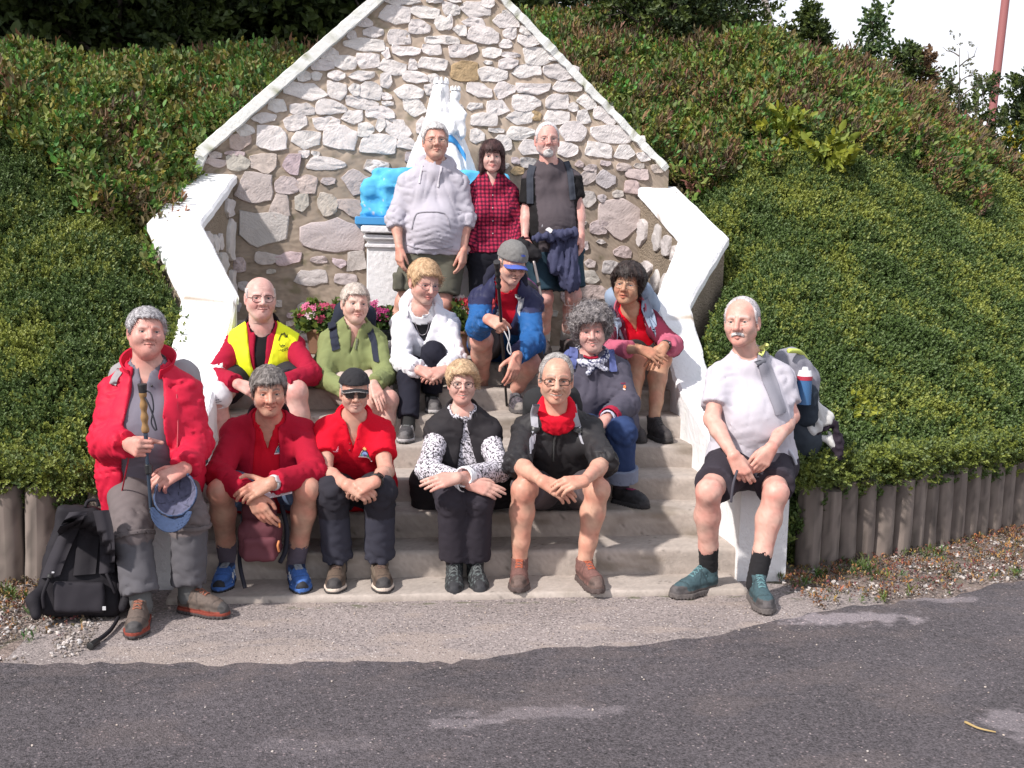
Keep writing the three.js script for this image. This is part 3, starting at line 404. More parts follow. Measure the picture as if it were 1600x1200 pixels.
// ---- gable wall: mortar bed, every stone, coping
{
  const t = thing('gable_wall', 'gable-shaped rubble stone wall of pale blocks behind the statue', 'wall', V(UC, 0, -WALL));
  const nu = 170, nv = 150, pos = [], idx = [], uMin = GL.x, uMax = GR.x;
  const zf = (u, y) => -WALL + 0.005 * N3(u * 9, y * 9, 1) + 0.004 * N3(u * 30, y * 30, 2) + 0.003 * N3(u * 80, y * 80, 2);
  for (let j = 0; j <= nv; j++) for (let i = 0; i <= nu; i++) { const u = mix(uMin, uMax, i / nu), y = mix(0.8, roofY(u), j / nv); pos.push(u, y, zf(u, y)); }
  for (let j = 0; j < nv; j++) for (let i = 0; i < nu; i++) { const a = j * (nu + 1) + i, b = a + nu + 1; idx.push(a, a + 1, b, a + 1, b + 1, b); }
  const g = new THREE.BufferGeometry(); g.setAttribute('position', new THREE.Float32BufferAttribute(pos, 3)); g.setIndex(idx); g.computeVertexNormals();
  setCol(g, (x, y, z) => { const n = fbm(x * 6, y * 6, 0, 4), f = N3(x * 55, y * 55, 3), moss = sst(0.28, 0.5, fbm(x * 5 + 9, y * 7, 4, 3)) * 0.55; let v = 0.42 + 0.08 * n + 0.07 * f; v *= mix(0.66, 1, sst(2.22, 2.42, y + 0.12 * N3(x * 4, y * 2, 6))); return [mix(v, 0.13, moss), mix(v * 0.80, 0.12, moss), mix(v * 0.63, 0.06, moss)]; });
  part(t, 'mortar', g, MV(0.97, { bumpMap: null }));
  const sh = new THREE.Shape(); sh.moveTo(uMin, -0.05); sh.lineTo(uMax, -0.05); sh.lineTo(GR.x, GR.y); sh.lineTo(GT.x, GT.y); sh.lineTo(GL.x, GL.y); sh.closePath();
  const bk = new THREE.ExtrudeGeometry(sh, { depth: 0.22, bevelEnabled: false }); bk.translate(0, 0, -WALL - 0.25); part(t, 'wall_back', bk, M(C(0.3, 0.26, 0.22), 0.95));
  // copings
  const strip = (a, b, hh, proud, n, jag) => { const pos = [], idx = [], d = b.clone().sub(a), L = d.length(); d.normalize(); const up = V(-d.y, d.x, 0).multiplyScalar(d.x > 0 ? 1 : -1); for (let i = 0; i <= n; i++) { const c = a.clone().addScaledVector(d, L * i / n), q = jag * N3(c.x * 14, c.y * 14, 5) + jag * 0.7 * N3(c.x * 40, c.y * 40, 5), p2 = jag * 0.6 * N3(c.x * 20, c.y * 20, 8); for (const [y, z] of [[-hh * 0.55 - q, -WALL - 0.26], [-hh * 0.55 - q * 0.8, -WALL + proud + p2], [hh * 0.42, -WALL + proud + p2], [hh * 0.5 + p2, -WALL + proud - 0.014], [hh * 0.5 + p2, -WALL - 0.26]]) pos.push(c.x + up.x * y, c.y + up.y * y, z); } for (let i = 0; i < n; i++) for (let k = 0; k < 5; k++) { const A = i * 5 + k, B = i * 5 + (k + 1) % 5; idx.push(A, B, A + 5, B, B + 5, A + 5); } for (const e of [0, n * 5]) for (let k = 1; k < 4; k++) idx.push(e, e + k, e + k + 1); let g = new THREE.BufferGeometry(); g.setAttribute('position', new THREE.Float32BufferAttribute(pos, 3)); g.setIndex(idx); g = g.toNonIndexed(); g.computeVertexNormals(); return setCol(worldUV(g, 1.2), (x, y, z) => { const m = sst(0.28, 0.5, fbm(x * 8, y * 8, z * 8, 4)); return [mix(0.74, 0.3, m), mix(0.74, 0.31, m), mix(0.71, 0.2, m)]; }); };
  const off = V(0, 0.0, 0);
  part(t, 'coping', strip(V(GL.x - 0.005, GL.y, -WALL), V(GT.x, GT.y, -WALL), 0.075, 0.075, 60, 0.004), whiteMat);
  part(t, 'coping', strip(wallP(306, 268), V(GL.x + 0.01, GL.y + 0.012, -WALL), 0.075, 0.07, 6, 0.004), whiteMat);
  part(t, 'coping', strip(V(GT.x, GT.y - 0.01, -WALL), V(GR.x - 0.02, GR.y - 0.0, -WALL), 0.055, 0.035, 60, 0.013), whiteMat);
  // every stone that shows: centre, width, height, read row by row on the wall
  const r = rngOf(5), A = (sx, ox, oy, k, rows) => rows.map((q) => [ox + q[0] / sx, oy + q[1] / sx, q[2] / sx, q[3] / sx, k, q[4]]);
  const rows = [
    ...A(4.444, 360, 0, 1, [[1180, 10, 270, 50], [1420, 8, 110, 35], [1550, 5, 100, 30], [1140, 110, 215, 130], [1350, 88, 205, 80], [1530, 62, 120, 90], [1468, 160, 120, 105], [1310, 188, 150, 95], [990, 222, 135, 78], [845, 245, 70, 60], [925, 155, 120, 65], [1170, 260, 160, 95], [1470, 278, 220, 55], [930, 310, 275, 95], [1222, 355, 190, 75], [1398, 350, 130, 75], [1565, 360, 90, 70], [1078, 370, 65, 80], [690, 378, 110, 90], [630, 452, 170, 80], [795, 440, 150, 100], [955, 420, 160, 110], [1120, 465, 210, 110], [1265, 450, 65, 75], [1405, 447, 200, 90]]),
    ...A(4.444, 360, 0, 1, [[735, 525, 115, 70], [910, 530, 175, 75], [1085, 560, 80, 105], [1282, 540, 165, 85], [1420, 545, 95, 70], [505, 530, 100, 75], [600, 530, 70, 60], [520, 640, 300, 130], [742, 630, 135, 125], [855, 625, 80, 85], [975, 630, 155, 110], [1085, 670, 75, 50], [1238, 638, 195, 95], [1400, 620, 100, 75], [330, 740, 130, 90], [500, 760, 160, 95], [700, 745, 190, 105], [915, 715, 210, 90], [1090, 720, 80, 35], [1285, 750, 165, 125], [225, 825, 170, 75], [445, 855, 165, 100], [668, 855, 175, 100], [845, 815, 150, 95], [1045, 780, 190, 80]]),
    ...A(4.444, 360, 0, 1, [[1040, 875, 65, 90], [1170, 900, 195, 135], [940, 900, 110, 100], [1330, 870, 75, 110], [100, 905, 130, 80], [283, 960, 200, 170], [520, 980, 205, 130], [760, 950, 225, 165], [1020, 1000, 245, 140], [1230, 1000, 140, 75], [70, 990, 140, 110, 2], [512, 1070, 75, 50], [590, 1070, 60, 40], [665, 1135, 250, 85], [1010, 1160, 160, 90]]),
    ...A(4.444, 700, 0, 1, [[35, 75, 95, 75], [190, 70, 210, 100], [275, 25, 100, 60], [10, 150, 40, 110], [180, 155, 175, 60], [400, 150, 190, 95], [405, 90, 60, 40], [80, 215, 110, 70], [240, 245, 215, 110], [430, 230, 95, 85], [535, 215, 90, 60], [30, 285, 95, 50], [400, 305, 90, 65], [570, 290, 180, 80], [110, 355, 200, 95], [303, 365, 125, 75], [435, 382, 125, 38], [415, 440, 135, 80], [630, 390, 200, 115], [740, 405, 90, 40], [275, 435, 60, 30], [115, 495, 185, 145, 3], [310, 515, 205, 105], [545, 500, 200, 95], [785, 505, 230, 120]]),
    ...A(4.444, 700, 0, 1, [[210, 630, 175, 100], [390, 625, 150, 125], [590, 615, 225, 90], [830, 605, 205, 75], [545, 715, 185, 110], [760, 705, 160, 100], [960, 710, 145, 105], [865, 745, 75, 65], [185, 742, 110, 55], [350, 750, 160, 105], [245, 825, 175, 95], [490, 815, 195, 100], [755, 815, 180, 100], [945, 815, 105, 95], [1105, 800, 185, 125], [615, 805, 70, 65, 3], [205, 945, 100, 100], [335, 908, 105, 35], [500, 930, 190, 90], [865, 915, 190, 130], [1140, 930, 280, 120], [375, 1000, 120, 110], [560, 1030, 150, 105], [830, 1040, 145, 100], [1040, 1040, 180, 105], [1225, 1060, 150, 100], [1355, 1090, 95, 65], [1350, 965, 40, 45]]),
    ...A(4.444, 700, 0, 0.8, [[470, 1115, 60, 50], [555, 1130, 110, 70], [910, 1140, 60, 50], [985, 1165, 90, 50], [1095, 1135, 75, 40], [1220, 1160, 100, 50], [1325, 1155, 80, 40], [1450, 1170, 80, 60], [480, 1190, 90, 60, 3]]),
    ...A(5, 300, 200, 0.5, [[180, 210, 100, 55], [330, 200, 150, 40], [190, 270, 170, 80], [360, 270, 170, 140], [560, 280, 200, 150], [780, 285, 150, 160], [1440, 295, 180, 90], [470, 460, 280, 240], [740, 450, 170, 130], [900, 440, 150, 150], [1060, 420, 110, 60], [1280, 420, 230, 200], [690, 610, 160, 190], [860, 590, 110, 140], [1060, 600, 150, 170], [1250, 630, 220, 140], [560, 780, 360, 280], [1090, 830, 460, 260], [590, 1020, 200, 90], [740, 1025, 210, 110], [990, 1030, 130, 60], [1150, 1060, 100, 80], [1290, 1040, 150, 150], [370, 1070, 90, 110], [930, 1170, 250, 120], [1200, 1180, 160, 80]]),
    ...A(4, 880, 200, 0.55, [[265, 320, 120, 110], [460, 290, 140, 70], [150, 310, 110, 90], [430, 370, 90, 80], [340, 410, 70, 50], [240, 440, 50, 50], [160, 450, 90, 100], [350, 570, 250, 250], [220, 620, 110, 100], [370, 775, 110, 70], [300, 870, 110, 80], [235, 712, 65, 28], [165, 845, 70, 50], [170, 930, 120, 80], [190, 1030, 180, 90], [130, 740, 50, 60]]),
  ];
  const put = []; const fits = (x, y, w, h) => put.every((o) => Math.abs(o[0] - x) > (o[2] + w) * 0.5 || Math.abs(o[1] - y) > (o[3] + h) * 0.5);
  const one = (x, y, w, h, k, kind) => {
    const c = wallP(x, y), s = pxPerM(c); put.push([x, y, w, h]);
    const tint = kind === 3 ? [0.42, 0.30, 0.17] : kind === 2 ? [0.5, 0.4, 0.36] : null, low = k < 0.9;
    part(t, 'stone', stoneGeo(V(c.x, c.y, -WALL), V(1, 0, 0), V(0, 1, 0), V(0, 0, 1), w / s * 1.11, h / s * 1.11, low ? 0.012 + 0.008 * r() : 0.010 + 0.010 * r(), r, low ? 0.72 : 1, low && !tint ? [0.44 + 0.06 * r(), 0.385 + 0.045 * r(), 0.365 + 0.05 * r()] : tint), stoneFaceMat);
  };
  for (const q of rows) one(...q);
  // smaller stones fill what is left, also behind the people
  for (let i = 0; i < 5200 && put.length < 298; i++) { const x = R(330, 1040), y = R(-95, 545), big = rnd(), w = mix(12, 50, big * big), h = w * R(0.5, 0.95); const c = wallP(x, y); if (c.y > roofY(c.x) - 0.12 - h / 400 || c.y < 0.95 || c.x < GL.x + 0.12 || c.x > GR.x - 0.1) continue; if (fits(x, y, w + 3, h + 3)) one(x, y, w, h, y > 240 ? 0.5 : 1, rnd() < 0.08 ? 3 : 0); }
  console.log('stones', put.length);
}

// ---- log palisades: every upright log
const logMat = MV(0.9);
function logGeo(x, z, y0, y1, r, seed, lean) {
  const g = new THREE.CylinderGeometry(r * 0.97, r, y1 - y0, 18, 14, false), p = g.attributes.position;
  for (let i = 0; i < p.count; i++) { const px = p.getX(i), py = p.getY(i), pz = p.getZ(i), a = Math.atan2(pz, px), t = (py + (y1 - y0) / 2) / (y1 - y0), k = 1 + 0.05 * N3(Math.cos(a) * 1.2 + seed, py * 3, Math.sin(a) * 1.2) + 0.025 * N3(Math.cos(a) * 5 + seed, py * 2, Math.sin(a) * 5); const top = t > 0.97 ? (Math.hypot(px, pz) > r * 0.8 ? -0.012 : 0.004 * N3(px * 60, pz * 60, seed)) : 0; p.setXYZ(i, px * k + lean * t, py + top, pz * k); }
  g.translate(x, (y0 + y1) / 2, z); g.computeVertexNormals();
  return setCol(g, (X0, Y0, Z0) => { const a = Math.atan2(Z0 - z, X0 - x), n = fbm(Math.cos(a) * 3 + seed, Y0 * 2.2, Math.sin(a) * 3, 4), st = N3(Math.cos(a) * 16 + seed, Y0 * 1.6, Math.sin(a) * 16), dk = sst(0.05, 0.45, fbm(Math.cos(a) * 2 + seed * 2, Y0 * 4, 3, 3)), gr = sst(0.1, 0.5, n) * 0.3; let v = 0.165 + 0.06 * n + 0.045 * st; v = mix(v, 0.065, dk * 0.75); return [v * 1.14, mix(v * 0.92, v * 0.98, gr), v * 0.80]; });
}
function palisade(label, list, pos) { const t = thing('log_palisade', label, 'palisade', pos); list.forEach(([x, z, y1, r], i) => part(t, 'log', logGeo(x, z, -0.1, y1, r, i * 7.3 + x, R(-0.015, 0.015)), logMat)); return t; }
{
  const pts = []; const line = (u) => V(u, 0, -palW(u));
  let u = 1.60; while (u < 7.5) { const r = R(0.056, 0.072), c = line(u), e = line(u + 0.05), d = e.sub(c).normalize(); pts.push([c.x, c.z, 0.42 + R(-0.025, 0.025), r]); u += d.x * r * 2.02; }
  palisade('curving palisade of weathered upright logs holding the bank right of the steps', pts, V(3, 0, -1.3));
  const pl = []; let v = -1.98; 
  for (const [x, y1, r] of [[-1.73, 0.43, 0.07], [-1.87, 0.44, 0.072]]) pl.push([x, -0.42, y1, r]);
  for (const [x, r] of [[-2.13, 0.073], [-2.265, 0.068], [-2.40, 0.072], [-2.54, 0.07], [-2.68, 0.068], [-2.82, 0.07], [-2.95, 0.066], [-3.09, 0.07]]) pl.push([x, -palW(x) + 0.02, 0.47 + R(-0.02, 0.02), r]);
  palisade('short palisade of upright logs holding the bank left of the steps', pl, V(-2.3, 0, -0.4));
  // a rough stone showing in the gap of the left palisade
  const f = rough(ell(V(-2.0, 0.16, -0.47), 0.10, 0.26, 0.09), 1, (x, y, z) => 0.02 * N3(x * 14, y * 14, z * 14) + 0.006 * N3(x * 50, y * 50, z * 50));
  tag(part(null, 'boulder', meshSDF(f, V(-2.2, -0.15, -0.65), V(-1.8, 0.5, -0.3), 0.011, (x, y, z) => { const n = fbm(x * 9, y * 9, z * 9, 4); const v = 0.25 + 0.14 * n; return [v * 1.1, v * 0.88, v * 0.76]; }), MV(0.95)), 'brownish rough stone set in the gap of the left palisade', 'stone');
}

// ---- verge: gravel, litter and tufts
{
  const gv = [], lf = [], tf = [], grey = (v, k) => { const w = R(0.95, 1.05); return C(v * 1.04 * w, v * k * 1.02, v * k * k * 1.04 / w); };
  const onVerge = (x, z) => { const w = -z; if (w > palW(x) - 0.05) return false; if (w < edgeW(x) + 0.03) return false; if (x > -1.62 && x < 1.35 && w > -0.3) return false; if (x > -1.7 && x < 1.2) return false; return true; };
  for (let i = 0; i < 60000 && gv.length < 12000; i++) { const x = rnd() < 0.6 ? R(1.2, 5) : R(-3.2, -1.6), z = R(-2.6, 0.9); if (!onVerge(x, z) || fbm(x * 2.5, z * 2.5, 7, 2) < -0.12) continue; const b = rnd() < 0.16; gv.push([V(x, 0.0, z), V(R(-1, 1), 1, R(-1, 1)), b ? R(0.3, 0.8) : R(0.15, 0.5), b ? grey(R(0.34, 0.6), 0.92) : grey(R(0.12, 0.32), 0.85)]); }
  for (let i = 0; i < 260; i++) { const x = R(-2.4, 3.8), z = R(0.1, 1.9); if (-z > edgeW(x)) continue; gv.push([V(x, 0.004, z), V(R(-1, 1), 1, R(-1, 1)), R(0.1, 0.34), grey(R(0.25, 0.55), 0.88)]); }
  for (let i = 0; i < 500; i++) { const x = R(-1.6, 1.4), z = R(0.03, 0.6); gv.push([V(x, 0.0, z), V(R(-1, 1), 1, R(-1, 1)), R(0.1, 0.3), grey(R(0.25, 0.5), 0.86)]); }
  const peb = new THREE.IcosahedronGeometry(0.012, 1); const p = peb.attributes.position; for (let i = 0; i < p.count; i++) { const k = 1 + 0.3 * N3(p.getX(i) * 90, p.getY(i) * 90, p.getZ(i) * 90); p.setXYZ(i, p.getX(i) * k * 1.2, p.getY(i) * k * 0.7, p.getZ(i) * k); } peb.computeVertexNormals();
  tag(scatter('gravel', peb, M(C(1, 1, 1), 0.9), gv), 'loose pale gravel along the verge and road edge', 'gravel');
  const litter = []; for (let i = 0; i < 20000 && litter.length < 2200; i++) { const x = rnd() < 0.75 ? R(1.3, 4.6) : R(-3, -1.7), z = R(-2.4, 0.5); if (!onVerge(x, z)) continue; const d = palW(x) + z; if (rnd() > sst(1.0, 0.1, d) + 0.15) continue; litter.push([V(x, R(0.004, 0.02), z), V(R(-0.5, 0.5), 1, R(-0.5, 0.5)), R(0.5, 1.2), rnd() < 0.3 ? C(R(0.25, 0.38), R(0.12, 0.2), R(0.05, 0.08)) : C(R(0.07, 0.18), R(0.04, 0.1), R(0.025, 0.06))]); }
  tag(scatter('leaf_litter', sprig(4, 0.012, 0.019, 0.010, 0.03, 21, 0.5), M(C(1, 1, 1), 0.9), litter), 'brown dead leaves and twigs lying along the foot of the palisade', 'leaf litter');
  for (let i = 0; i < 12000 && tf.length < 260; i++) { const x = R(-3, 4.5), z = R(-2.2, 0.55); const ok = onVerge(x, z) ? fbm(x * 2, z * 2, 40, 2) > 0.22 : (Math.abs(z - 0.02) < 0.02 && x > -1.4 && x < 1.1 && rnd() < 0.02); if (!ok) continue; tf.push([V(x, 0, z), V(R(-0.4, 0.4), 1, R(-0.4, 0.4)), R(0.35, 0.9), C(R(0.06, 0.13), R(0.1, 0.19), R(0.02, 0.04))]); }
  for (let i = 0; i < 40; i++) tf.push([V(R(-2.4, -2.1), 0, R(-0.22, -0.05)), V(R(-0.4, 0.4), 1, R(-0.2, 0.6)), R(0.4, 0.9), C(R(0.07, 0.14), R(0.12, 0.2), 0.03)]);
  tag(scatter('grass', sprig(9, 0.03, 0.05, 0.008, 0.03, 31, 0.2), leafMat(0.6, 0.3), tf), 'small tufts of grass and weeds in the gravel and along the first step', 'grass');
}

// ---- pedestal, painted rock and statue
const blue = (x, y, z) => { const n = fbm(x * 10, y * 10, z * 10, 3), w = sst(0.42, 0.55, fbm(x * 18, y * 18, z * 18 + 8, 3)); return [mix(0.085 + 0.03 * n, 0.55, w), mix(0.42 + 0.08 * n, 0.5, w), mix(0.68 + 0.08 * n, 0.5, w)]; };
{
  const px = -0.205, t = thing('pedestal', 'white rendered pedestal with moulded cornice and blue painted top slab', 'pedestal', V(px, LAND, -2.95));
  const box = (w, h, d, y, z, b = 0.012) => { const g = bevBox(w, h, d, b); g.translate(px, y, z); return g; };
  const y0 = P(690, 348, 2.62).y; // top slab centre
  const wc = (g) => setCol(worldUV(g), (x, y, z) => { const n = fbm(x * 8, y * 8, z * 8, 3), s = sst(0.45, 0.6, n + (y < LAND + 0.15 ? 0.2 : 0)); return [mix(0.80, 0.5, s), mix(0.78, 0.44, s), mix(0.79, 0.38, s)]; });
  part(t, 'shaft', wc(box(0.98, y0 - 0.1 - LAND + 0.02, 0.6, (LAND - 0.02 + y0 - 0.1) / 2, -2.97)), whiteMat);
  part(t, 'plinth', wc(box(1.04, 0.09, 0.64, LAND + 0.043, -2.963)), whiteMat);
  part(t, 'cornice', wc(merge([box(1.005, 0.025, 0.625, y0 - 0.165, -2.965, 0.006), box(1.03, 0.035, 0.65, y0 - 0.108, -2.96, 0.012), box(1.06, 0.05, 0.68, y0 - 0.055, -2.95, 0.012)])), whiteMat);
  const sl = bevBox(1.14, 0.055, 0.7, 0.008); sl.translate(px, y0 - 0.0, -2.96); part(t, 'top_slab', setCol(sl, (x, y, z) => { const n = fbm(x * 14, y * 14, z * 14, 3); return [0.06 + 0.02 * n, 0.30 + 0.05 * n, 0.62 + 0.06 * n]; }), MV(0.7));
  const yb = y0 + 0.0275;
  // blue painted rock under the statue
  const rk = U(0.03, boxF(V(px - 0.40, yb + 0.13, -2.97), 0.13, 0.14, 0.2, 0.03), boxF(V(px - 0.30, yb + 0.28, -2.98), 0.15, 0.06, 0.17, 0.03), boxF(V(px, yb + 0.17, -2.97), 0.40, 0.17, 0.24, 0.05), boxF(V(px + 0.36, yb + 0.16, -2.98), 0.14, 0.17, 0.18, 0.04), boxF(V(px + 0.44, yb + 0.09, -2.97), 0.1, 0.09, 0.16, 0.03));
  const rf = rough(rk, 1, (x, y, z) => 0.014 * N3(x * 6, y * 9, z * 6) + 0.004 * N3(x * 34, y * 34, z * 34) - 0.016 * Math.max(0, N3(x * 3, y * 16, z * 3) - 0.2));
  const rock = part(null, 'painted_rock', meshSDF(I(rf, plane(V(0, yb + 0.001, 0), V(0, -1, 0))), V(px - 0.6, yb - 0.03, -3.27), V(px + 0.6, yb + 0.42, -2.66), 0.012, blue), MV(0.85, {}));
  tag(rock, 'bright blue painted rough rock under the white statue', 'rock');
  // statue: crowned figure in a wide mantle holding a crowned child on one arm
  const s0 = V(P(690, 200, 2.97).x, yb + 0.3, -2.99), H = P(690, 114, 2.97).y - s0.y, k = H / 1.12;
  const L = (a, b, c) => V(s0.x + a * k, s0.y + b * k, s0.z + c * k);
  const th = thing('statue', 'white painted statue of a crowned robed woman carrying a crowned child', 'statue', s0.clone());
  const mantle = U(0.05, (() => { const a = L(0, 0.0, 0), b = L(0, 0.72, 0); const f = rc(a, 0.33 * k, b, 0.10 * k); return f; })(), rc(L(-0.31, -0.02, 0.02), 0.11 * k, L(-0.09, 0.62, 0.02), 0.08 * k), rc(L(0.29, 0.0, 0.0), 0.11 * k, L(0.11, 0.60, 0.03), 0.07 * k));
  const head = ell(L(-0.01, 0.93, 0.03), 0.075 * k, 0.098 * k, 0.085 * k), veil = U(0.04, rc(L(-0.01, 0.95, -0.02), 0.092 * k, L(-0.01, 0.74, -0.01), 0.12 * k), rc(L(-0.08, 0.85, 0.0), 0.04 * k, L(-0.15, 0.55, 0.03), 0.06 * k));
  const childBody = U(0.03, rc(L(0.13, 0.80, 0.09), 0.045 * k, L(0.16, 0.62, 0.10), 0.075 * k), rc(L(0.16, 0.62, 0.1), 0.06 * k, L(0.10, 0.50, 0.16), 0.04 * k), rc(L(0.20, 0.60, 0.1), 0.05 * k, L(0.21, 0.46, 0.14), 0.035 * k), ell(L(0.14, 0.885, 0.09), 0.055 * k, 0.062 * k, 0.058 * k), rc(L(0.18, 0.74, 0.09), 0.025 * k, L(0.24, 0.68, 0.15), 0.022 * k));
  const arm = U(0.02, rc(L(0.13, 0.70, 0.03), 0.05 * k, L(0.22, 0.52, 0.09), 0.05 * k), rc(L(0.22, 0.52, 0.09), 0.045 * k, L(0.10, 0.50, 0.17), 0.035 * k));
  const face = U(0.012, head, ell(L(-0.01, 0.92, 0.115), 0.012 * k, 0.03 * k, 0.016 * k), ball(L(-0.01, 0.86, 0.075), 0.03 * k));
  const all = rough(U(0.018, S(veil, ell(L(-0.01, 0.93, 0.10), 0.066 * k, 0.09 * k, 0.07 * k), 0.01), face, mantle, childBody, arm), 1, (x, y, z) => { const a = Math.atan2(z - s0.z, x - s0.x), q = clamp((y - s0.y) / H, 0, 1); return (1 - q) * 0.012 * Math.sin(a * 11 + 3 * N3(x * 3, y * 2, z * 3)) + 0.003 * N3(x * 30, y * 30, z * 30); });
  part(th, 'figure', meshSDF(I(all, plane(V(0, s0.y - 0.02, 0), V(0, -1, 0))), L(-0.5, -0.05, -0.42), L(0.5, 1.1, 0.45), 0.0085), M(C(0.82, 0.82, 0.84), 0.55));
  const crown = (c, r, h, n) => { const l = []; for (let i = 0; i < n; i++) { const a = i / n * 6.283, q = V(c.x + Math.cos(a) * r, c.y + h * 0.5, c.z + Math.sin(a) * r); l.push(new THREE.CylinderGeometry(r * 0.20, r * 0.34, h, 7).translate(q.x, q.y, q.z), new THREE.SphereGeometry(r * 0.17, 6, 5).translate(q.x, c.y + h, q.z)); } l.push(new THREE.CylinderGeometry(r * 1.08, r * 1.0, h * 0.5, 20, 1, true).translate(c.x, c.y + h * 0.2, c.z), new THREE.TorusGeometry(r * 1.05, r * 0.1, 6, 20).rotateX(Math.PI / 2).translate(c.x, c.y, c.z)); return merge(l); };
  const wm = M(C(0.82, 0.82, 0.84), 0.55);
  part(th, 'crown', crown(L(-0.01, 1.005, 0.02), 0.066 * k, 0.055 * k, 8), wm); part(th, 'crown', crown(L(0.14, 0.93, 0.09), 0.045 * k, 0.04 * k, 8), wm);
  const sash = strapOn(all, [L(-0.12, 0.30, 0.4), L(0.0, 0.40, 0.4), L(0.12, 0.40, 0.4), L(0.26, 0.22, 0.4)], V(0, 0, -1), 0.05, 0.006, 0.003, V(0, 1, 0)); part(th, 'sash', sash, M(C(0.05, 0.32, 0.7), 0.6));
}

// ---- flowers in pots on the landing
function flowers(label, c, rx, rh, n, cols, leafC, pot, group) {
  const t = thing('flower_pot', label, 'flowers', c.clone());
  const pg = new THREE.LatheGeometry([[0.0, 0], [0.085, 0], [0.09, 0.01], [0.11, 0.14], [0.125, 0.145], [0.125, 0.165], [0.105, 0.165], [0.1, 0.13], [0, 0.12]].map(([a, b]) => new THREE.Vector2(a, b)), 24); pg.translate(c.x, c.y, c.z); part(t, 'pot', pg, M(pot, 0.8));
  const leaves = []; for (let i = 0; i < 170; i++) { const a = rnd() * 6.283, r = Math.sqrt(rnd()) * rx, y = 0.13 + rnd() * rh * (1.1 - 0.6 * r / rx); leaves.push([V(c.x + Math.cos(a) * r, c.y + y, c.z + Math.sin(a) * r * 0.75), V(Math.cos(a) * 0.8, 0.8, Math.sin(a) * 0.8 + 0.3), R(0.8, 1.3), leafC(rnd())]); }
  scatter('foliage', sprig(6, 0.05, 0.045, 0.032, 0.03, 44, 0.2), leafMat(0.5, 0.3), leaves, 'stuff', t);
  for (let i = 0; i < n; i++) {
    const a = rnd() * 6.283, r = Math.sqrt(rnd()) * rx * 1.05, y = 0.15 + rh * (1.12 - 0.55 * (r / rx) ** 2) * R(0.75, 1.05), o = V(c.x + Math.cos(a) * r, c.y + y, c.z + Math.sin(a) * r * 0.7 + 0.03), up = V(Math.cos(a) * 0.5, 0.55, Math.sin(a) * 0.5 + 0.6).normalize(), fr = frame(o, new THREE.Vector3().crossVectors(up, V(1, 0, 0)).normalize(), up, V(0, 0, 0)); fr.z = new THREE.Vector3().crossVectors(fr.x, up); fr.m.makeBasis(fr.x, fr.y, fr.z).setPosition(o);
    const pos = [], idx = [], col = [], cc = cols(rnd()); const hd = 5; // a head of several five-petalled blooms
    for (let b = 0; b < hd; b++) { const ba = b * 2.4, br = b ? 0.017 : 0, bo = [Math.cos(ba) * br, 0.008 - br * 0.4, Math.sin(ba) * br]; for (let q = 0; q < 5; q++) { const qa = q / 5 * 6.283 + b, k0 = pos.length / 3; for (const [rr, da, hh] of [[0, 0, 0], [0.011, -0.55, 0.004], [0.019, -0.2, 0.003], [0.019, 0.2, 0.003], [0.011, 0.55, 0.004]]) { const v = V(bo[0] + Math.cos(qa + da) * rr, bo[1] + hh + 0.003 * rnd(), bo[2] + Math.sin(qa + da) * rr).applyMatrix4(fr.m); pos.push(v.x, v.y, v.z); const m = rr < 0.001 ? 0.55 : 1; col.push(cc[0] * m, cc[1] * m, cc[2] * m); } idx.push(k0, k0 + 1, k0 + 2, k0, k0 + 2, k0 + 3, k0, k0 + 3, k0 + 4); } }
    const g = new THREE.BufferGeometry(); g.setAttribute('position', new THREE.Float32BufferAttribute(pos, 3)); g.setAttribute('color', new THREE.Float32BufferAttribute(col, 3)); g.setIndex(idx); g.computeVertexNormals(); part(t, 'flower', g, MV(0.6, { transmission: 0.25, thickness: 0 }));
  }
}
{
  const gL = (q) => C(mix(0.05, 0.16, q), mix(0.1, 0.2, q), 0.03);
  const at = (x, w) => Q(x, LAND, w);
  flowers('pink and white flowers in a pot on the landing left of the pedestal', at(505, 2.35), 0.15, 0.2, 20, (q) => q < 0.25 ? [0.75, 0.55, 0.6] : q < 0.65 ? [0.72, 0.13, 0.3] : [0.6, 0.05, 0.14], gL, C(0.2, 0.1, 0.06));
  flowers('dark magenta flowers in a dark pot at the foot of the pedestal', at(588, 2.42), 0.10, 0.16, 26, (q) => [mix(0.45, 0.65, q), 0.03, mix(0.16, 0.3, q)], (q) => C(mix(0.03, 0.08, q), mix(0.07, 0.13, q), 0.02), C(0.02, 0.025, 0.025));
  flowers('red and white flowers in a pot beside the pedestal, behind the white jacket', at(718, 2.40), 0.11, 0.2, 20, (q) => q < 0.3 ? [0.75, 0.6, 0.55] : [0.68, 0.03, 0.05], gL, C(0.2, 0.1, 0.06));
}

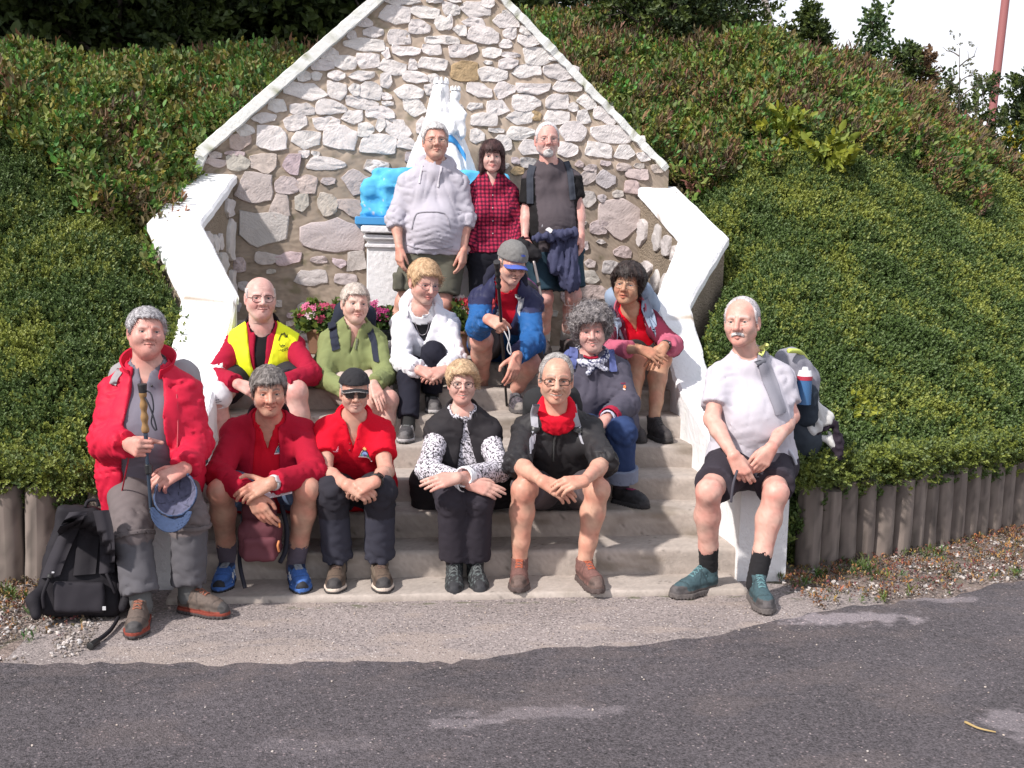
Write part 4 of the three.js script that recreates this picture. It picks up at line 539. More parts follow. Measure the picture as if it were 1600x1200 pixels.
// ---- trees and shrubs of the upper bank
const barkMat = MV(0.95);
function tree(name, label, cat, foot, H, cr, opt = {}) {
  const { n = 900, leaf = 0.09, col = (q) => C(mix(0.03, 0.09, q), mix(0.05, 0.12, q), 0.02), trunk = 0.06, low = 0.35, flat = 0.9, limbs = 7, seed = 1, sp = null, group, gap = 0.25 } = opt;
  const r = rngOf(seed), t = thing(name, label, cat, foot.clone(), group), wood = [], tips = [];
  const top = foot.clone().add(V((r() - 0.5) * 0.3 * cr, H * 0.8, (r() - 0.5) * 0.3 * cr)), mid = foot.clone().lerp(top, 0.5).add(V((r() - 0.5) * 0.15, 0, (r() - 0.5) * 0.15));
  wood.push(tube([foot.clone().add(V(0, -0.15, 0)), mid, top], (q) => trunk * (1 - 0.75 * q), 8));
  for (let i = 0; i < limbs; i++) { const q = mix(low, 0.95, (i + r()) / limbs), o = foot.clone().lerp(mid, Math.min(1, q * 2)); if (q > 0.5) o.copy(mid).lerp(top, (q - 0.5) * 2); const a = i * 2.4 + r(), d = cr * (0.55 + 0.45 * r()) * (1.1 - 0.5 * q), e = o.clone().add(V(Math.cos(a) * d, d * (0.35 + 0.5 * r()) * flat, Math.sin(a) * d)), m2 = o.clone().lerp(e, 0.5).add(V(0, 0.08 * d, 0)); wood.push(tube([o, m2, e], (k) => trunk * 0.42 * (1 - 0.8 * k) + 0.003, 5)); tips.push(m2, e); for (let j = 0; j < 3; j++) { const s = m2.clone().lerp(e, 0.2 + 0.3 * j), e2 = s.clone().add(V((r() - 0.5) * d * 0.8, (r() * 0.5 - 0.05) * d, (r() - 0.5) * d * 0.8)); wood.push(tube([s, s.clone().lerp(e2, 0.5), e2], (k) => trunk * 0.14 * (1 - 0.7 * k) + 0.002, 4)); tips.push(e2); } }
  tips.push(top);
  part(t, 'trunk', setCol(merge(wood), (x, y, z) => { const v = 0.1 + 0.04 * N3(x * 20, y * 6, z * 20); return [v * 1.1, v * 0.92, v * 0.78]; }), barkMat);
  const list = [];
  for (let i = 0; i < n; i++) { const c = tips[Math.floor(r() * tips.length)], rad = cr * (0.16 + 0.2 * r()), a = r() * 6.283, b = Math.acos(2 * r() - 1), k = Math.cbrt(r()), d = V(Math.sin(b) * Math.cos(a), Math.cos(b), Math.sin(b) * Math.sin(a)), p = c.clone().addScaledVector(d, rad * k); if (N3(p.x * 2.2 / cr, p.y * 2.2 / cr, p.z * 2.2 / cr + seed) < -gap) continue; list.push([p, d.clone().add(V(0, 0.5, 0.2)), 0.75 + 0.5 * r(), col(r())]); }
  const q = rnd; scatter('crown', sp ?? sprig(8, leaf * 1.6, leaf, leaf * 0.6, leaf * 0.5, seed + 3, 0.2), leafMat(0.55, 0.3), list, null, t);
  return t;
}
{
  const on = (x, y, w) => { const p = P(x, y, w); return V(p.x, hillH(p.x, w) - 0.05, -w); };
  const dark = (q) => C(mix(0.035, 0.10, q), mix(0.06, 0.14, q), mix(0.02, 0.03, q)), mid = (q) => C(mix(0.04, 0.12, q), mix(0.07, 0.16, q), 0.03);
  const place = [[-60, 6.6, 3.2, 1.7], [70, 7.0, 3.4, 1.6], [190, 6.7, 3.0, 1.5], [330, 7.4, 3.4, 1.7], [450, 7.2, 3.2, 1.4], [560, 7.8, 3.3, 1.5], [0, 9.5, 5, 2.4], [260, 9.8, 5, 2.4], [480, 9.6, 5, 2.3], [700, 9.8, 4.6, 2.2], [-220, 8, 4.4, 2.2], [850, 10.2, 3.6, 1.8]];
  const lab = ['dark broadleaf tree at the far left edge above the bank', 'dark broadleaf tree in shade, second from the left edge', 'dark low-branched tree over the left bank, left of the black gap', 'dark tree right above the black gap in the growth', 'dark tree beside the upper left slope of the gable', 'dark tree just behind the left slope of the gable', 'tall dark tree in the back row at the left edge', 'tall dark tree in the back row above the left bank', 'tall dark tree in the back row left of the gable', 'tall dark tree standing behind the top of the gable', 'tall dark tree beyond the left edge of the bank', 'dark tree behind the right slope of the gable'];
  place.forEach(([x, w, H, cr], i) => tree('dark_tree', lab[i], 'tree', on(x, 60, w), H, cr, { n: 3000, leaf: 0.10, col: dark, trunk: 0.09, low: 0.05, limbs: 12, seed: 50 + i, flat: 0.7, gap: 0.6 }));
  for (const [u, w, H, cr, l] of [[-4.9, 5.2, 8.2, 2.6, 'tall tree whose crown overhangs the upper left bank above the picture'], [-7.2, 4.4, 6.2, 2.4, 'tall tree outside the picture beyond the left end of the bank'], [-5.6, 4.6, 7.2, 2.3, 'tall tree outside the picture whose crown shades the upper left bank'], [-8.6, 6.2, 7.5, 2.8, 'tall tree outside the picture farther left up the bank']]) tree('shade_tree', l, 'tree', V(u, hillH(u, w) - 0.1, -w), H, cr, { n: 3600, leaf: 0.14, col: dark, trunk: 0.14, low: 0.58, limbs: 12, seed: 95 + Math.round(w * 3), flat: 0.8, gap: 0.7 });
  const gr = (q) => C(mix(0.04, 0.12, q), mix(0.07, 0.16, q), 0.03);
  // bushy crest on the right of the gable and what stands against the sky
  tree('crest_bush', 'dense dark green bush on the crest right of the gable', 'bush', on(1040, 10, 5.9), 1.2, 0.75, { n: 1500, leaf: 0.05, col: mid, trunk: 0.04, low: 0.05, limbs: 11, seed: 71, gap: 0.5 });
  tree('crest_bush', 'dark green bush on the crest below the leaning grey pole', 'bush', on(1110, 15, 6.4), 0.9, 0.6, { n: 1200, leaf: 0.05, col: mid, trunk: 0.03, low: 0.05, limbs: 10, seed: 72, gap: 0.5 });
  const top = (x, y, w) => P(x, y, w);
  const stand = (x, y, w, yTop) => { const f = on(x, y, w); return [f, P(x, yTop, w).y - f.y]; };
  { const [f, h] = stand(1262, 40, 7.2, -2); tree('round_bush', 'round green bush against the sky on the crest', 'bush', f, h, 0.24, { n: 420, leaf: 0.05, col: gr, trunk: 0.02, limbs: 8, seed: 73, gap: 0.5 }); }
  { const [f, h] = stand(1230, 40, 7.2, 0); tree('thin_shrub', 'thin twiggy shrub beside the round bush on the crest', 'shrub', f, h, 0.12, { n: 40, leaf: 0.04, col: gr, trunk: 0.01, limbs: 6, seed: 74 }); }
  { const [f, h] = stand(1365, 75, 7.0, -14); tree('sapling', 'pale green sapling with feathery leaves against the sky', 'sapling', f, h, 0.26, { n: 210, leaf: 0.055, col: (q) => C(mix(0.07, 0.14, q), mix(0.13, 0.2, q), 0.06), trunk: 0.014, limbs: 9, seed: 75, gap: 0.3, flat: 0.5 }); }
  { const [f, h] = stand(1410, 85, 6.9, 50); tree('low_bush', 'low green bush between the sapling and the brown withered shrub', 'bush', f, Math.max(0.25, h), 0.2, { n: 240, leaf: 0.045, col: gr, trunk: 0.015, limbs: 6, seed: 76 }); }
  { const [f, h] = stand(1440, 100, 6.9, 52); tree('dead_shrub', 'brown withered shrub standing on the crest right of the sapling', 'shrub', f, Math.max(0.3, h), 0.13, { n: 260, leaf: 0.045, col: (q) => C(mix(0.12, 0.26, q), mix(0.08, 0.16, q), mix(0.05, 0.09, q)), trunk: 0.02, limbs: 9, seed: 83, low: 0.2, gap: 0.7 }); }
  { const [f, h] = stand(1500, 140, 7.2, 18); tree('bare_shrub', 'sparse thin-twigged shrub against the sky left of the red pole', 'shrub', f, h, 0.42, { n: 130, leaf: 0.035, col: (q) => C(0.14, 0.14, 0.08), trunk: 0.014, limbs: 13, seed: 77, low: 0.1 }); }
  { const [f, h] = stand(1478, 150, 7.6, 85); tree('green_shrub', 'leafy green shrub at the foot of the bare shrub', 'shrub', f, h, 0.4, { n: 600, leaf: 0.045, col: gr, trunk: 0.02, limbs: 8, seed: 78, low: 0.1 }); }
  { const [f, h] = stand(1535, 190, 8.2, 85); tree('green_shrub', 'leafy green shrub just left of the red pole', 'shrub', f, h, 0.45, { n: 700, leaf: 0.05, col: gr, trunk: 0.02, limbs: 8, seed: 79, low: 0.1 }); }
  { const f = on(1625, 200, 9.5); tree('dark_tree', 'dark green tree at the right edge behind the red pole', 'tree', f, Math.max(1, P(1625, 20, 9.5).y - f.y), 0.75, { n: 2200, leaf: 0.06, col: mid, trunk: 0.05, limbs: 12, seed: 80, low: 0.05, gap: 0.5 }); }
  { const f = on(1590, 215, 7.6); tree('yellow_shrub', 'yellow flowering shrub at the right edge under the dark tree', 'shrub', f, Math.max(0.35, P(1590, 172, 7.6).y - f.y), 0.22, { n: 260, leaf: 0.045, col: (q) => q < 0.45 ? C(0.42, 0.36, 0.03) : C(0.08, 0.13, 0.03), trunk: 0.012, limbs: 7, seed: 81 }); }
  { const sp = sprig(7, 0.1, 0.075, 0.045, 0.03, 91, 0.15); const yl = (q) => C(mix(0.2, 0.36, q), mix(0.26, 0.36, q), 0.04); for (const [x, y, w, l, i] of [[1322, 652, 1.15, 'small sprig of yellow-green leaves growing out of the hedge right of the seated man', 5], [1205, 238, 3.9, 'upper clump of yellow-green broad leaves on the right bank', 0], [1235, 262, 3.7, 'middle clump of yellow-green broad leaves on the right bank', 1], [1290, 285, 3.5, 'lower clump of yellow-green broad leaves on the right bank', 2]]) { const p = P(x, y, w), f = V(p.x, hillH(p.x, w) + 0.02, -w); tree('leafy_plant', l, 'plant', f, i === 5 ? 0.12 : 0.2, i === 5 ? 0.11 : 0.2, { n: i === 5 ? 26 : 60, col: yl, trunk: 0.006, limbs: 7, low: 0.1, seed: 84 + i, sp: i === 5 ? sprig(7, 0.06, 0.034, 0.018, 0.02, 92, 0.15) : sp, gap: 0.8, flat: 0.3 }); } }
  tag(part(null, 'straw', tube([G(1508, 1128, 0.012), G(1530, 1138, 0.016), G(1556, 1144, 0.012)], (q) => 0.005 * (1 - 0.5 * q), 5), M(C(0.42, 0.30, 0.13), 0.8)), 'dry yellow straw lying on the road at the lower right', 'straw');
  // poles and wires
  const pole = (name, label, a, b, r, col) => { const d = b.clone().sub(a), g = new THREE.CylinderGeometry(r * 0.88, r, d.length(), 14, 8); g.applyQuaternion(new THREE.Quaternion().setFromUnitVectors(V(0, 1, 0), d.clone().normalize())); const c = a.clone().lerp(b, 0.5); g.translate(c.x, c.y, c.z); const t = thing(name, label, 'pole', a.clone()); part(t, 'shaft', setCol(g, (x, y, z) => { const n = 1 + 0.12 * N3(x * 9, y * 3, z * 9), gr = sst(0.75, 0.2, y - a.y + 0.2 * N3(x * 20, y * 5, z * 20)); return [mix(col[0], 0.22, gr) * n, mix(col[1], 0.2, gr) * n, mix(col[2], 0.17, gr) * n]; }), MV(0.7)); const cap = new THREE.CylinderGeometry(r * 0.95, r * 0.95, 0.05, 14); cap.translate(b.x, b.y + 0.02, b.z); part(t, 'cap', cap, M(C(0.2, 0.2, 0.2), 0.6)); };
  const up = (x0, y0, x1, y1, w, k) => { const a = P(x0, y0, w), b = P(x1, y1, w), d = b.clone().sub(a); return [a.clone().addScaledVector(d, -0.8), b.addScaledVector(d, k)]; };
  pole('utility_pole', 'tall reddish painted pole at the right edge', ...up(1548, 195, 1571, 0, 9, 1.2), 0.058, [0.34, 0.12, 0.12]);
  pole('utility_pole', 'leaning grey wooden pole on the crest right of the gable', ...up(1205, 42, 1195, 0, 9, 6), 0.045, [0.42, 0.36, 0.33]);
  pole('utility_pole', 'thin reddish pole left of the leaning grey pole', ...up(1155, 28, 1152, 0, 9, 7), 0.025, [0.4, 0.17, 0.16]);
  const w1 = (x0, y0, x1, y1) => tube([P(x0, y0, 9), P((x0 + x1) / 2, (y0 + y1) / 2 + 3, 9), P(x1, y1, 9)], 0.006, 4);
  tag(part(null, 'power_line', w1(1152, -10, 1198, 8), M(C(0.25, 0.22, 0.22), 0.6)), 'thin wire between the two poles on the crest', 'wire');
}

// ================================================================ people: bodies, clothes, heads, hands, shoes
const lerpV = (a, b, t) => a.clone().lerp(b, t);
const FABRIC = {};
const cloth = (c, rough = 0.9, o = {}) => M(c, rough, { sheen: 0.15, sheenRoughness: 0.6, sheenColor: c.clone().multiplyScalar(0.8), specularIntensity: 0.35, ...o });
function handField(w, d, b, i, c, k = 1, th = {}) {
  d = d.clone().normalize(); b = b.clone().addScaledVector(d, -b.dot(d)).normalize();
  const s = new THREE.Vector3().crossVectors(d, b).multiplyScalar(i ? 1 : -1), cs = Array.isArray(c) ? c : [c, c, c, c], off = [0.027, 0.009, -0.009, -0.026], ll = [0.93, 1.03, 0.96, 0.78], kn = [], fs = [];
  for (let j = 0; j < 4; j++) kn.push(w.clone().addScaledVector(d, (0.088 - 0.004 * j * (j > 1 ? 1.4 : 0)) * k).addScaledVector(s, off[j] * k).addScaledVector(b, 0.004 * k));
  const palm = U(0.012, ...kn.map((q, j) => rc(w.clone().addScaledVector(s, off[j] * 0.45 * k), 0.0185 * k, q, 0.0118 * k)), rc(w.clone().addScaledVector(d, 0.03 * k).addScaledVector(s, 0.018 * k).addScaledVector(b, -0.008 * k), 0.016 * k, w.clone().addScaledVector(d, 0.06 * k).addScaledVector(s, 0.02 * k), 0.012 * k));
  const pts = [w, ...kn];
  kn.forEach((q, j) => { let a = 0, p = q; const sp = (1.5 - j) * (th.spread ?? 0.012), seg = [0.043, 0.027, 0.021]; for (let m = 0; m < 3; m++) { a += cs[j] * [0.75, 1.05, 0.7][m]; const e = p.clone().addScaledVector(d, Math.cos(a) * seg[m] * ll[j] * k).addScaledVector(b, -Math.sin(a) * seg[m] * ll[j] * k).addScaledVector(s, sp * seg[m] * k); fs.push(rc(p, [0.0098, 0.0088, 0.0080][m] * k, e, [0.0088, 0.0080, 0.0070][m] * k)); pts.push(e); p = e; } });
  const t0 = w.clone().addScaledVector(d, 0.025 * k).addScaledVector(s, 0.024 * k).addScaledVector(b, -0.006 * k), out = th.out ?? 0.75, inn = th.inn ?? 0.25;
  const t1 = t0.clone().addScaledVector(d, 0.034 * k).addScaledVector(s, 0.030 * out * k).addScaledVector(b, -0.02 * inn * k), t2 = t1.clone().addScaledVector(d, 0.028 * k).addScaledVector(s, 0.012 * (out - 0.5) * 2 * k).addScaledVector(b, -0.022 * inn * 1.4 * k), t3 = t2.clone().addScaledVector(d, 0.021 * k).addScaledVector(s, -0.004 * k).addScaledVector(b, -0.018 * inn * 1.6 * k);
  fs.push(rc(t0, 0.0145 * k, t1, 0.0112 * k), rc(t1, 0.011 * k, t2, 0.0098 * k), rc(t2, 0.0096 * k, t3, 0.0078 * k)); pts.push(t1, t2, t3);
  const fingers = (x, y, z) => { let m = 1e9; for (const f of fs) { const q = f(x, y, z); if (q < m) m = q; } return m; };
  return { f: (x, y, z) => smin(palm(x, y, z), fingers(x, y, z), 0.006), pts, d, b, s };
}
function collarGeo(N, up, fwd, r0, r1, h, open, tilt = 0.15, th = 0.006, squash = 0.9) { r0 *= 0.88; r1 *= 0.82; // standing band round the neck, open in front by an angle
  const rt = new THREE.Vector3().crossVectors(up, fwd).normalize(), f2 = new THREE.Vector3().crossVectors(rt, up).normalize(), n = 36, pos = [], idx = [];
  for (let i = 0; i <= n; i++) { const a = open + (2 * Math.PI - 2 * open) * i / n, c = Math.cos(a), s = Math.sin(a), back = (1 - c) / 2, hh = h * (0.75 + 0.45 * back); for (const [r, y, t] of [[r0, 0, 0], [mix(r0, r1, 0.5), hh * 0.55, 0], [r1, hh, 0], [r1 + th, hh + 0.001, 0], [mix(r0, r1, 0.5) + th, hh * 0.5, 0], [r0 + th * 1.6, -0.01, 0]]) { const q = N.clone().addScaledVector(f2, c * r * squash).addScaledVector(rt, s * r).addScaledVector(up, y - tilt * c * r * 1.0 - tilt * r * 0.2); pos.push(q.x, q.y, q.z); } }
  for (let i = 0; i < n; i++) for (let k = 0; k < 6; k++) { const a = i * 6 + k, b = i * 6 + (k + 1) % 6; idx.push(a, b, a + 6, b, b + 6, a + 6); }
  for (const e of [0, n * 6]) for (let k = 1; k < 5; k++) idx.push(e, e + k, e + k + 1);
  let g = new THREE.BufferGeometry(); g.setAttribute('position', new THREE.Float32BufferAttribute(pos, 3)); g.setIndex(idx); g = g.toNonIndexed(); g.computeVertexNormals(); return g;
}
function hoodRoll(p, r, t, open, drop) { // a soft hood lying round the back of the neck
  const c = [], n = 12, pt = (i) => { const a = open + (2 * Math.PI - 2 * open) * i / n, k = (1 - Math.cos(a)) / 2; return [p.N.clone().addScaledVector(p.fw, Math.cos(a) * r * 0.95 - 0.01).addScaledVector(p.rt, Math.sin(a) * r * 1.05).addScaledVector(p.up, mix(-drop, 0.028, k)), t * (0.35 + 0.8 * k)]; };
  for (let i = 0; i < n; i++) { const [A, ra] = pt(i), [B, rb] = pt(i + 1); c.push(rc(A, ra, B, rb)); } return U(0.02, c);
}
class Person {
  constructor(label, q) {
    this.q = q; const J = (a) => (a ? (a.isVector3 ? a : P(...a)) : null), k = this.k = q.k ?? 1;
    this.N = J(q.N); for (const n of ['S', 'E', 'W', 'H', 'K', 'A']) this[n] = q[n] ? q[n].map(J) : null;
    this.feet = (q.feet ?? []).map((f) => { if (!f) return null; const toe = f.at ? f.at : G(f.toe[0], f.toe[1], f.h), a = (f.yaw ?? 0) * D2R, d = V(Math.sin(a), 0, Math.cos(a)), L = (f.len ?? 0.27); const heel = toe.clone().addScaledVector(d, -L); return { ...f, toe, d, L, heel, ank: heel.clone().addScaledVector(d, 0.055).add(V(0, f.high ?? 0.1, 0)) }; });
    if (!this.A) this.A = this.feet.map((f) => f && f.ank);
    { const m0 = lerpV(this.S[0], this.S[1], 0.5), u0 = this.N.clone().sub(lerpV(this.H[0], this.H[1], 0.5)).normalize(); for (const i of [0, 1]) this.S[i].lerp(m0, q.inS ?? 0.10).addScaledVector(u0, -0.022 * k); }
    this.hm = lerpV(this.H[0], this.H[1], 0.5); this.sm = lerpV(this.S[0], this.S[1], 0.5);
    this.up = this.N.clone().sub(this.hm).normalize(); this.rt = this.S[1].clone().sub(this.S[0]).normalize(); this.fw = new THREE.Vector3().crossVectors(this.rt, this.up).normalize(); this.rt.crossVectors(this.up, this.fw).normalize();
    this.hs = this.S[0].distanceTo(this.S[1]) / 2;
    this.b = { chest: 0.108, waist: 0.11, hip: 0.115, sh: 0.058, belly: 0, bellyY: 0.4, arm: 0.044, fore: 0.036, wrist: 0.0265, thigh: 0.074, knee: 0.054, calf: 0.053, ankle: 0.036, ...(q.b ?? {}) };
    for (const n in this.b) if (n !== 'bellyY') this.b[n] *= k;
    const base = q.base ?? (this.feet.find((f) => f)?.heel ?? this.hm); this.g = thing('person', label, 'person', V(this.hm.x, base.y, this.hm.z));
    this.tone = q.tone ?? [0.52, 0.285, 0.205]; this.head();
  }
  pt(a, b, c) { return this.hm.clone().addScaledVector(this.rt, a).addScaledVector(this.up, b).addScaledVector(this.fw, c); }
  torso(g = 0) { g *= 0.85;
    const { b, S, N, H, hm, sm, up, rt, fw, hs } = this, fs = [];
    for (const i of [0, 1]) { const s = i ? 1 : -1; fs.push(rc(sm.clone().addScaledVector(rt, s * hs * 0.48).addScaledVector(up, -0.075), b.chest + g, hm.clone().addScaledVector(rt, s * 0.075 * this.k).addScaledVector(up, 0.05), b.waist + g)); fs.push(rc(S[i], b.sh * 0.86 + g, N.clone().addScaledVector(up, -0.005).addScaledVector(rt, s * 0.028), 0.046 * this.k + g * 0.7)); }
    fs.push(rc(H[0], b.hip + g, H[1], b.hip + g), rc(N.clone().addScaledVector(up, -0.06).addScaledVector(fw, 0.012), 0.074 * this.k + g * 0.7, N.clone().addScaledVector(up, -0.018).addScaledVector(fw, 0.004), 0.062 * this.k + g * 0.5));
    if (b.belly) { const L = hm.distanceTo(N); fs.push(ell(hm.clone().addScaledVector(up, L * this.b.bellyY).addScaledVector(fw, 0.06 * this.k), 0.16 * this.k + g, 0.16 * this.k + g, b.belly + g)); }
    if (this.q.bust) for (const s of [-1, 1]) fs.push(ball(sm.clone().addScaledVector(rt, s * 0.07).addScaledVector(up, -0.13).addScaledVector(fw, 0.075), 0.06 + g));
    return U(0.05, fs);
  }
  arm(i, g0 = 0, g1 = g0, t = 2) { g0 *= 0.62; g1 *= 0.75; // t: how far the sleeve goes, 1 = elbow, 2 = wrist
    const { S, E, W, b } = this; if (t <= 1) { const e = lerpV(S[i], E[i], t), d = E[i].clone().sub(S[i]); return I(rc(S[i], b.arm + 0.004 + g0, E[i], mix(b.arm, b.fore, 0.6) + g1), plane(e, d)); }
    const e = lerpV(E[i], W[i], t - 1), d = W[i].clone().sub(E[i]); return U(0.03, rc(S[i], b.arm + 0.004 + g0, E[i], b.fore + 0.004 + g1), I(rc(E[i], b.fore + 0.004 + g1, W[i], b.wrist + 0.006 + g1), plane(e, d)));
  }
  leg(i, g0 = 0, g1 = g0, t = 2) {
    const { H, K, A, b } = this; if (t <= 1) { const e = lerpV(H[i], K[i], t), d = K[i].clone().sub(H[i]); return I(rc(H[i], b.thigh + 0.012 + g0, K[i], b.knee + g1), plane(e, d)); }
    const e = lerpV(K[i], A[i], t - 1), d = A[i].clone().sub(K[i]); return U(0.03, rc(H[i], b.thigh + 0.012 + g0, K[i], b.knee + g0 + 0.004), I(rc(K[i], b.knee + g0, A[i], b.ankle + 0.012 + g1), plane(e, d)));
  }
  pts() { return [this.N, ...this.S, ...this.E, ...this.W, ...this.H, ...this.K, ...this.A].filter((x) => x); }
  mesh(name, f, pts, cell, mat, col, label, pad = 0.2) { const [lo, hi] = boundsOf(pts.filter((x) => x), pad); return part(this.g, name, meshSDF(f, lo, hi, cell, col), mat, label); }
  // head ------------------------------------------------------------
  head() {
    const q = this.q.head, c = P(...q.p), hM = q.px / pxPerM(c), s = this.hsz = (hM - (q.hairT ?? 0.012)) / 0.232; this.hc = c;
    const f0 = camPos.clone().sub(c).setY(0).normalize(), Y = V(0, 1, 0), r0 = new THREE.Vector3().crossVectors(Y, f0), ya = (q.yaw ?? 0) * D2R, pi = (q.pitch ?? 0) * D2R, ro = (q.roll ?? 0) * D2R;
    const f = f0.clone().multiplyScalar(Math.cos(ya)).addScaledVector(r0, Math.sin(ya)), r = new THREE.Vector3().crossVectors(Y, f), z = f.clone().multiplyScalar(Math.cos(pi)).addScaledVector(Y, -Math.sin(pi)), u = Y.clone().multiplyScalar(Math.cos(pi)).addScaledVector(f, Math.sin(pi)), up = u.clone().multiplyScalar(Math.cos(ro)).addScaledVector(r, Math.sin(ro)), x = r.clone().multiplyScalar(Math.cos(ro)).addScaledVector(u, -Math.sin(ro));
    this.hf = frame(c, x, up, z); this.hp = (a, b, d) => c.clone().addScaledVector(x, a * s).addScaledVector(up, b * s).addScaledVector(z, d * s);
    const F = { fat: 0, jaw: 1, nose: 1, smile: 0, open: 0, age: 1, wide: 1, ...(this.q.face ?? {}) }; this.F = F;
    F.wide *= 1.04; const fa = F.fat, W = F.wide;
    const skull = ell(V(0, 0.032, -0.014), 0.074 * W, 0.086, 0.095), fc = ell(V(0, -0.018, 0.018), (0.060 + 0.006 * fa) * W, 0.088, 0.073);
    this.skull = U(0.03, skull, fc);
    const jw = F.jaw * W; const fs = [skull, fc, rc(V(-0.044 * jw, -0.058, 0.006), 0.026 + 0.006 * fa, V(-0.012, -0.094, 0.060), 0.020 + 0.004 * fa), rc(V(0.044 * jw, -0.058, 0.006), 0.026 + 0.006 * fa, V(0.012, -0.094, 0.060), 0.020 + 0.004 * fa), ball(V(-0.036 * W, -0.032, 0.052), 0.028 + 0.006 * fa), ball(V(0.036 * W, -0.032, 0.052), 0.028 + 0.006 * fa)];
    if (fa) fs.push(ball(V(0, -0.095, 0.03), 0.035 + 0.012 * fa));
    const base = U(0.028, fs), brow = U(0.01, rc(V(-0.044, 0.017, 0.066), 0.010, V(-0.012, 0.019, 0.084), 0.0095), rc(V(0.044, 0.017, 0.066), 0.010, V(0.012, 0.019, 0.084), 0.0095));
    const n = F.nose, nose = U(0.010, rc(V(0, 0.012, 0.084), 0.0085, V(0, -0.031, 0.100 + 0.010 * n), 0.0128 * n), ball(V(-0.0145 * n, -0.035, 0.090), 0.0096 * n), ball(V(0.0145 * n, -0.035, 0.090), 0.0096 * n)), nostr = U(0.001, ball(V(-0.0075, -0.0455, 0.099), 0.0052), ball(V(0.0075, -0.0455, 0.099), 0.0052));
    const sm = 0.0055 * F.smile, op = 0.006 * F.open, mz = 0.0885, wM = 0.027 + 0.006 * Math.max(0, F.smile);
    const lipU = U(0.005, rc(V(-wM, -0.066 + sm, mz - 0.016), 0.003, V(-0.006, -0.0625 + op * 0.5, mz), 0.0055), rc(V(wM, -0.066 + sm, mz - 0.016), 0.003, V(0.006, -0.0625 + op * 0.5, mz), 0.0055)), lipL = U(0.006, rc(V(-wM * 0.92, -0.068 + sm, mz - 0.016), 0.003, V(0, -0.0735 - op, mz - 0.001), 0.0065), rc(V(wM * 0.92, -0.068 + sm, mz - 0.016), 0.003, V(0, -0.0735 - op, mz - 0.001), 0.0065));
    const gap = U(0.003, rc(V(-wM * 0.95, -0.067 + sm, mz - 0.010), 0.0016 + op * 0.25, V(0, -0.0678 - op * 0.2, mz + 0.006), 0.0016 + op * 0.75), rc(V(wM * 0.95, -0.067 + sm, mz - 0.010), 0.0016 + op * 0.25, V(0, -0.0678 - op * 0.2, mz + 0.006), 0.0016 + op * 0.75));
    const ex = 0.0315 * W, ey = -0.001, ez = 0.0675, sock = U(0.004, ell(V(-ex, ey + 0.001, ez + 0.027), 0.020, 0.0135, 0.0215), ell(V(ex, ey + 0.001, ez + 0.027), 0.020, 0.0135, 0.0215)), sq = Math.min(1.05, (F.squint ?? 0.5) * 0.7 + 0.35), up1 = mix(0.0062, 0.0028, sq), lo1 = mix(-0.0062, -0.0040, sq);
    const lidF = (sx) => { const b = ball(V(sx * ex, ey, ez), 0.0146); return (px, py, pz) => { const d = b(px, py, pz); return Math.max(d, Math.min(ey + up1 - 0.03 * Math.abs(px - sx * ex) * Math.abs(px - sx * ex) * 20 - py, py - ey - lo1)); }; };
    const l0 = lidF(-1), l1 = lidF(1);
    const fold = (sx) => U(0.004, rc(V(sx * 0.022, -0.033, 0.089), 0.0028, V(sx * (0.034 + 0.006 * F.smile), -0.060, 0.076), 0.0036)), bags = U(0.004, rc(V(-ex - 0.012, -0.0165, 0.078), 0.0018, V(-ex + 0.012, -0.019, 0.086), 0.0018), rc(V(ex + 0.012, -0.0165, 0.078), 0.0018, V(ex - 0.012, -0.019, 0.086), 0.0018));
    const fhl = U(0.003, rc(V(-0.03, 0.050, 0.082), 0.0014, V(0.03, 0.050, 0.082), 0.0014), rc(V(-0.028, 0.063, 0.075), 0.0014, V(0.028, 0.063, 0.075), 0.0014), rc(V(-0.006, 0.014, 0.092), 0.0016, V(-0.005, 0.028, 0.09), 0.0016), rc(V(0.006, 0.014, 0.092), 0.0016, V(0.005, 0.028, 0.09), 0.0016));
    const f0d = fold(-1), f1d = fold(1), earF = (sx) => { const e = ell(V(sx * 0.076 * W, -0.006, -0.012), 0.010, 0.033, 0.021), h = ell(V(sx * 0.086 * W, -0.003, -0.008), 0.008, 0.019, 0.011), lb = ball(V(sx * 0.073 * W, -0.036, -0.004), 0.009); return (a, b, d) => smin(smax(e(a, b, d), -h(a, b, d), 0.005), lb(a, b, d), 0.008); }, e0 = earF(-1), e1 = earF(1);
    const ag = F.age;
    this.faceF = (a, b, d) => {
      let v = base(a, b, d); if (v > 0.06) return Math.min(v, Math.abs(a) > 0.03 ? Math.min(e0(a, b, d), e1(a, b, d)) : v);
      v = smin(v, brow(a, b, d), 0.012); v = smax(v, -sock(a, b, d), 0.010); v = smin(v, nose(a, b, d), 0.009); v = smax(v, -nostr(a, b, d), 0.003);
      v = smin(v, Math.min(lipU(a, b, d), lipL(a, b, d)), 0.005); v = smax(v, -gap(a, b, d), 0.002);
      v = smax(v, -Math.min(f0d(a, b, d), f1d(a, b, d)) - 0.0006, 0.006 * ag); v = smax(v, -bags(a, b, d), 0.004 * ag); if (ag > 0.5) v = smax(v, -fhl(a, b, d), 0.004);
      v = smin(v, Math.min(l0(a, b, d), l1(a, b, d)), 0.003); v = smin(v, Math.min(e0(a, b, d), e1(a, b, d)), 0.006); return v;
    };
    const lip = F.lip ?? [0.80, 0.52, 0.52], br = F.brow ?? [0.3, 0.27, 0.25], st = F.stubble, T = this.tone, red = F.red ?? 0.5;
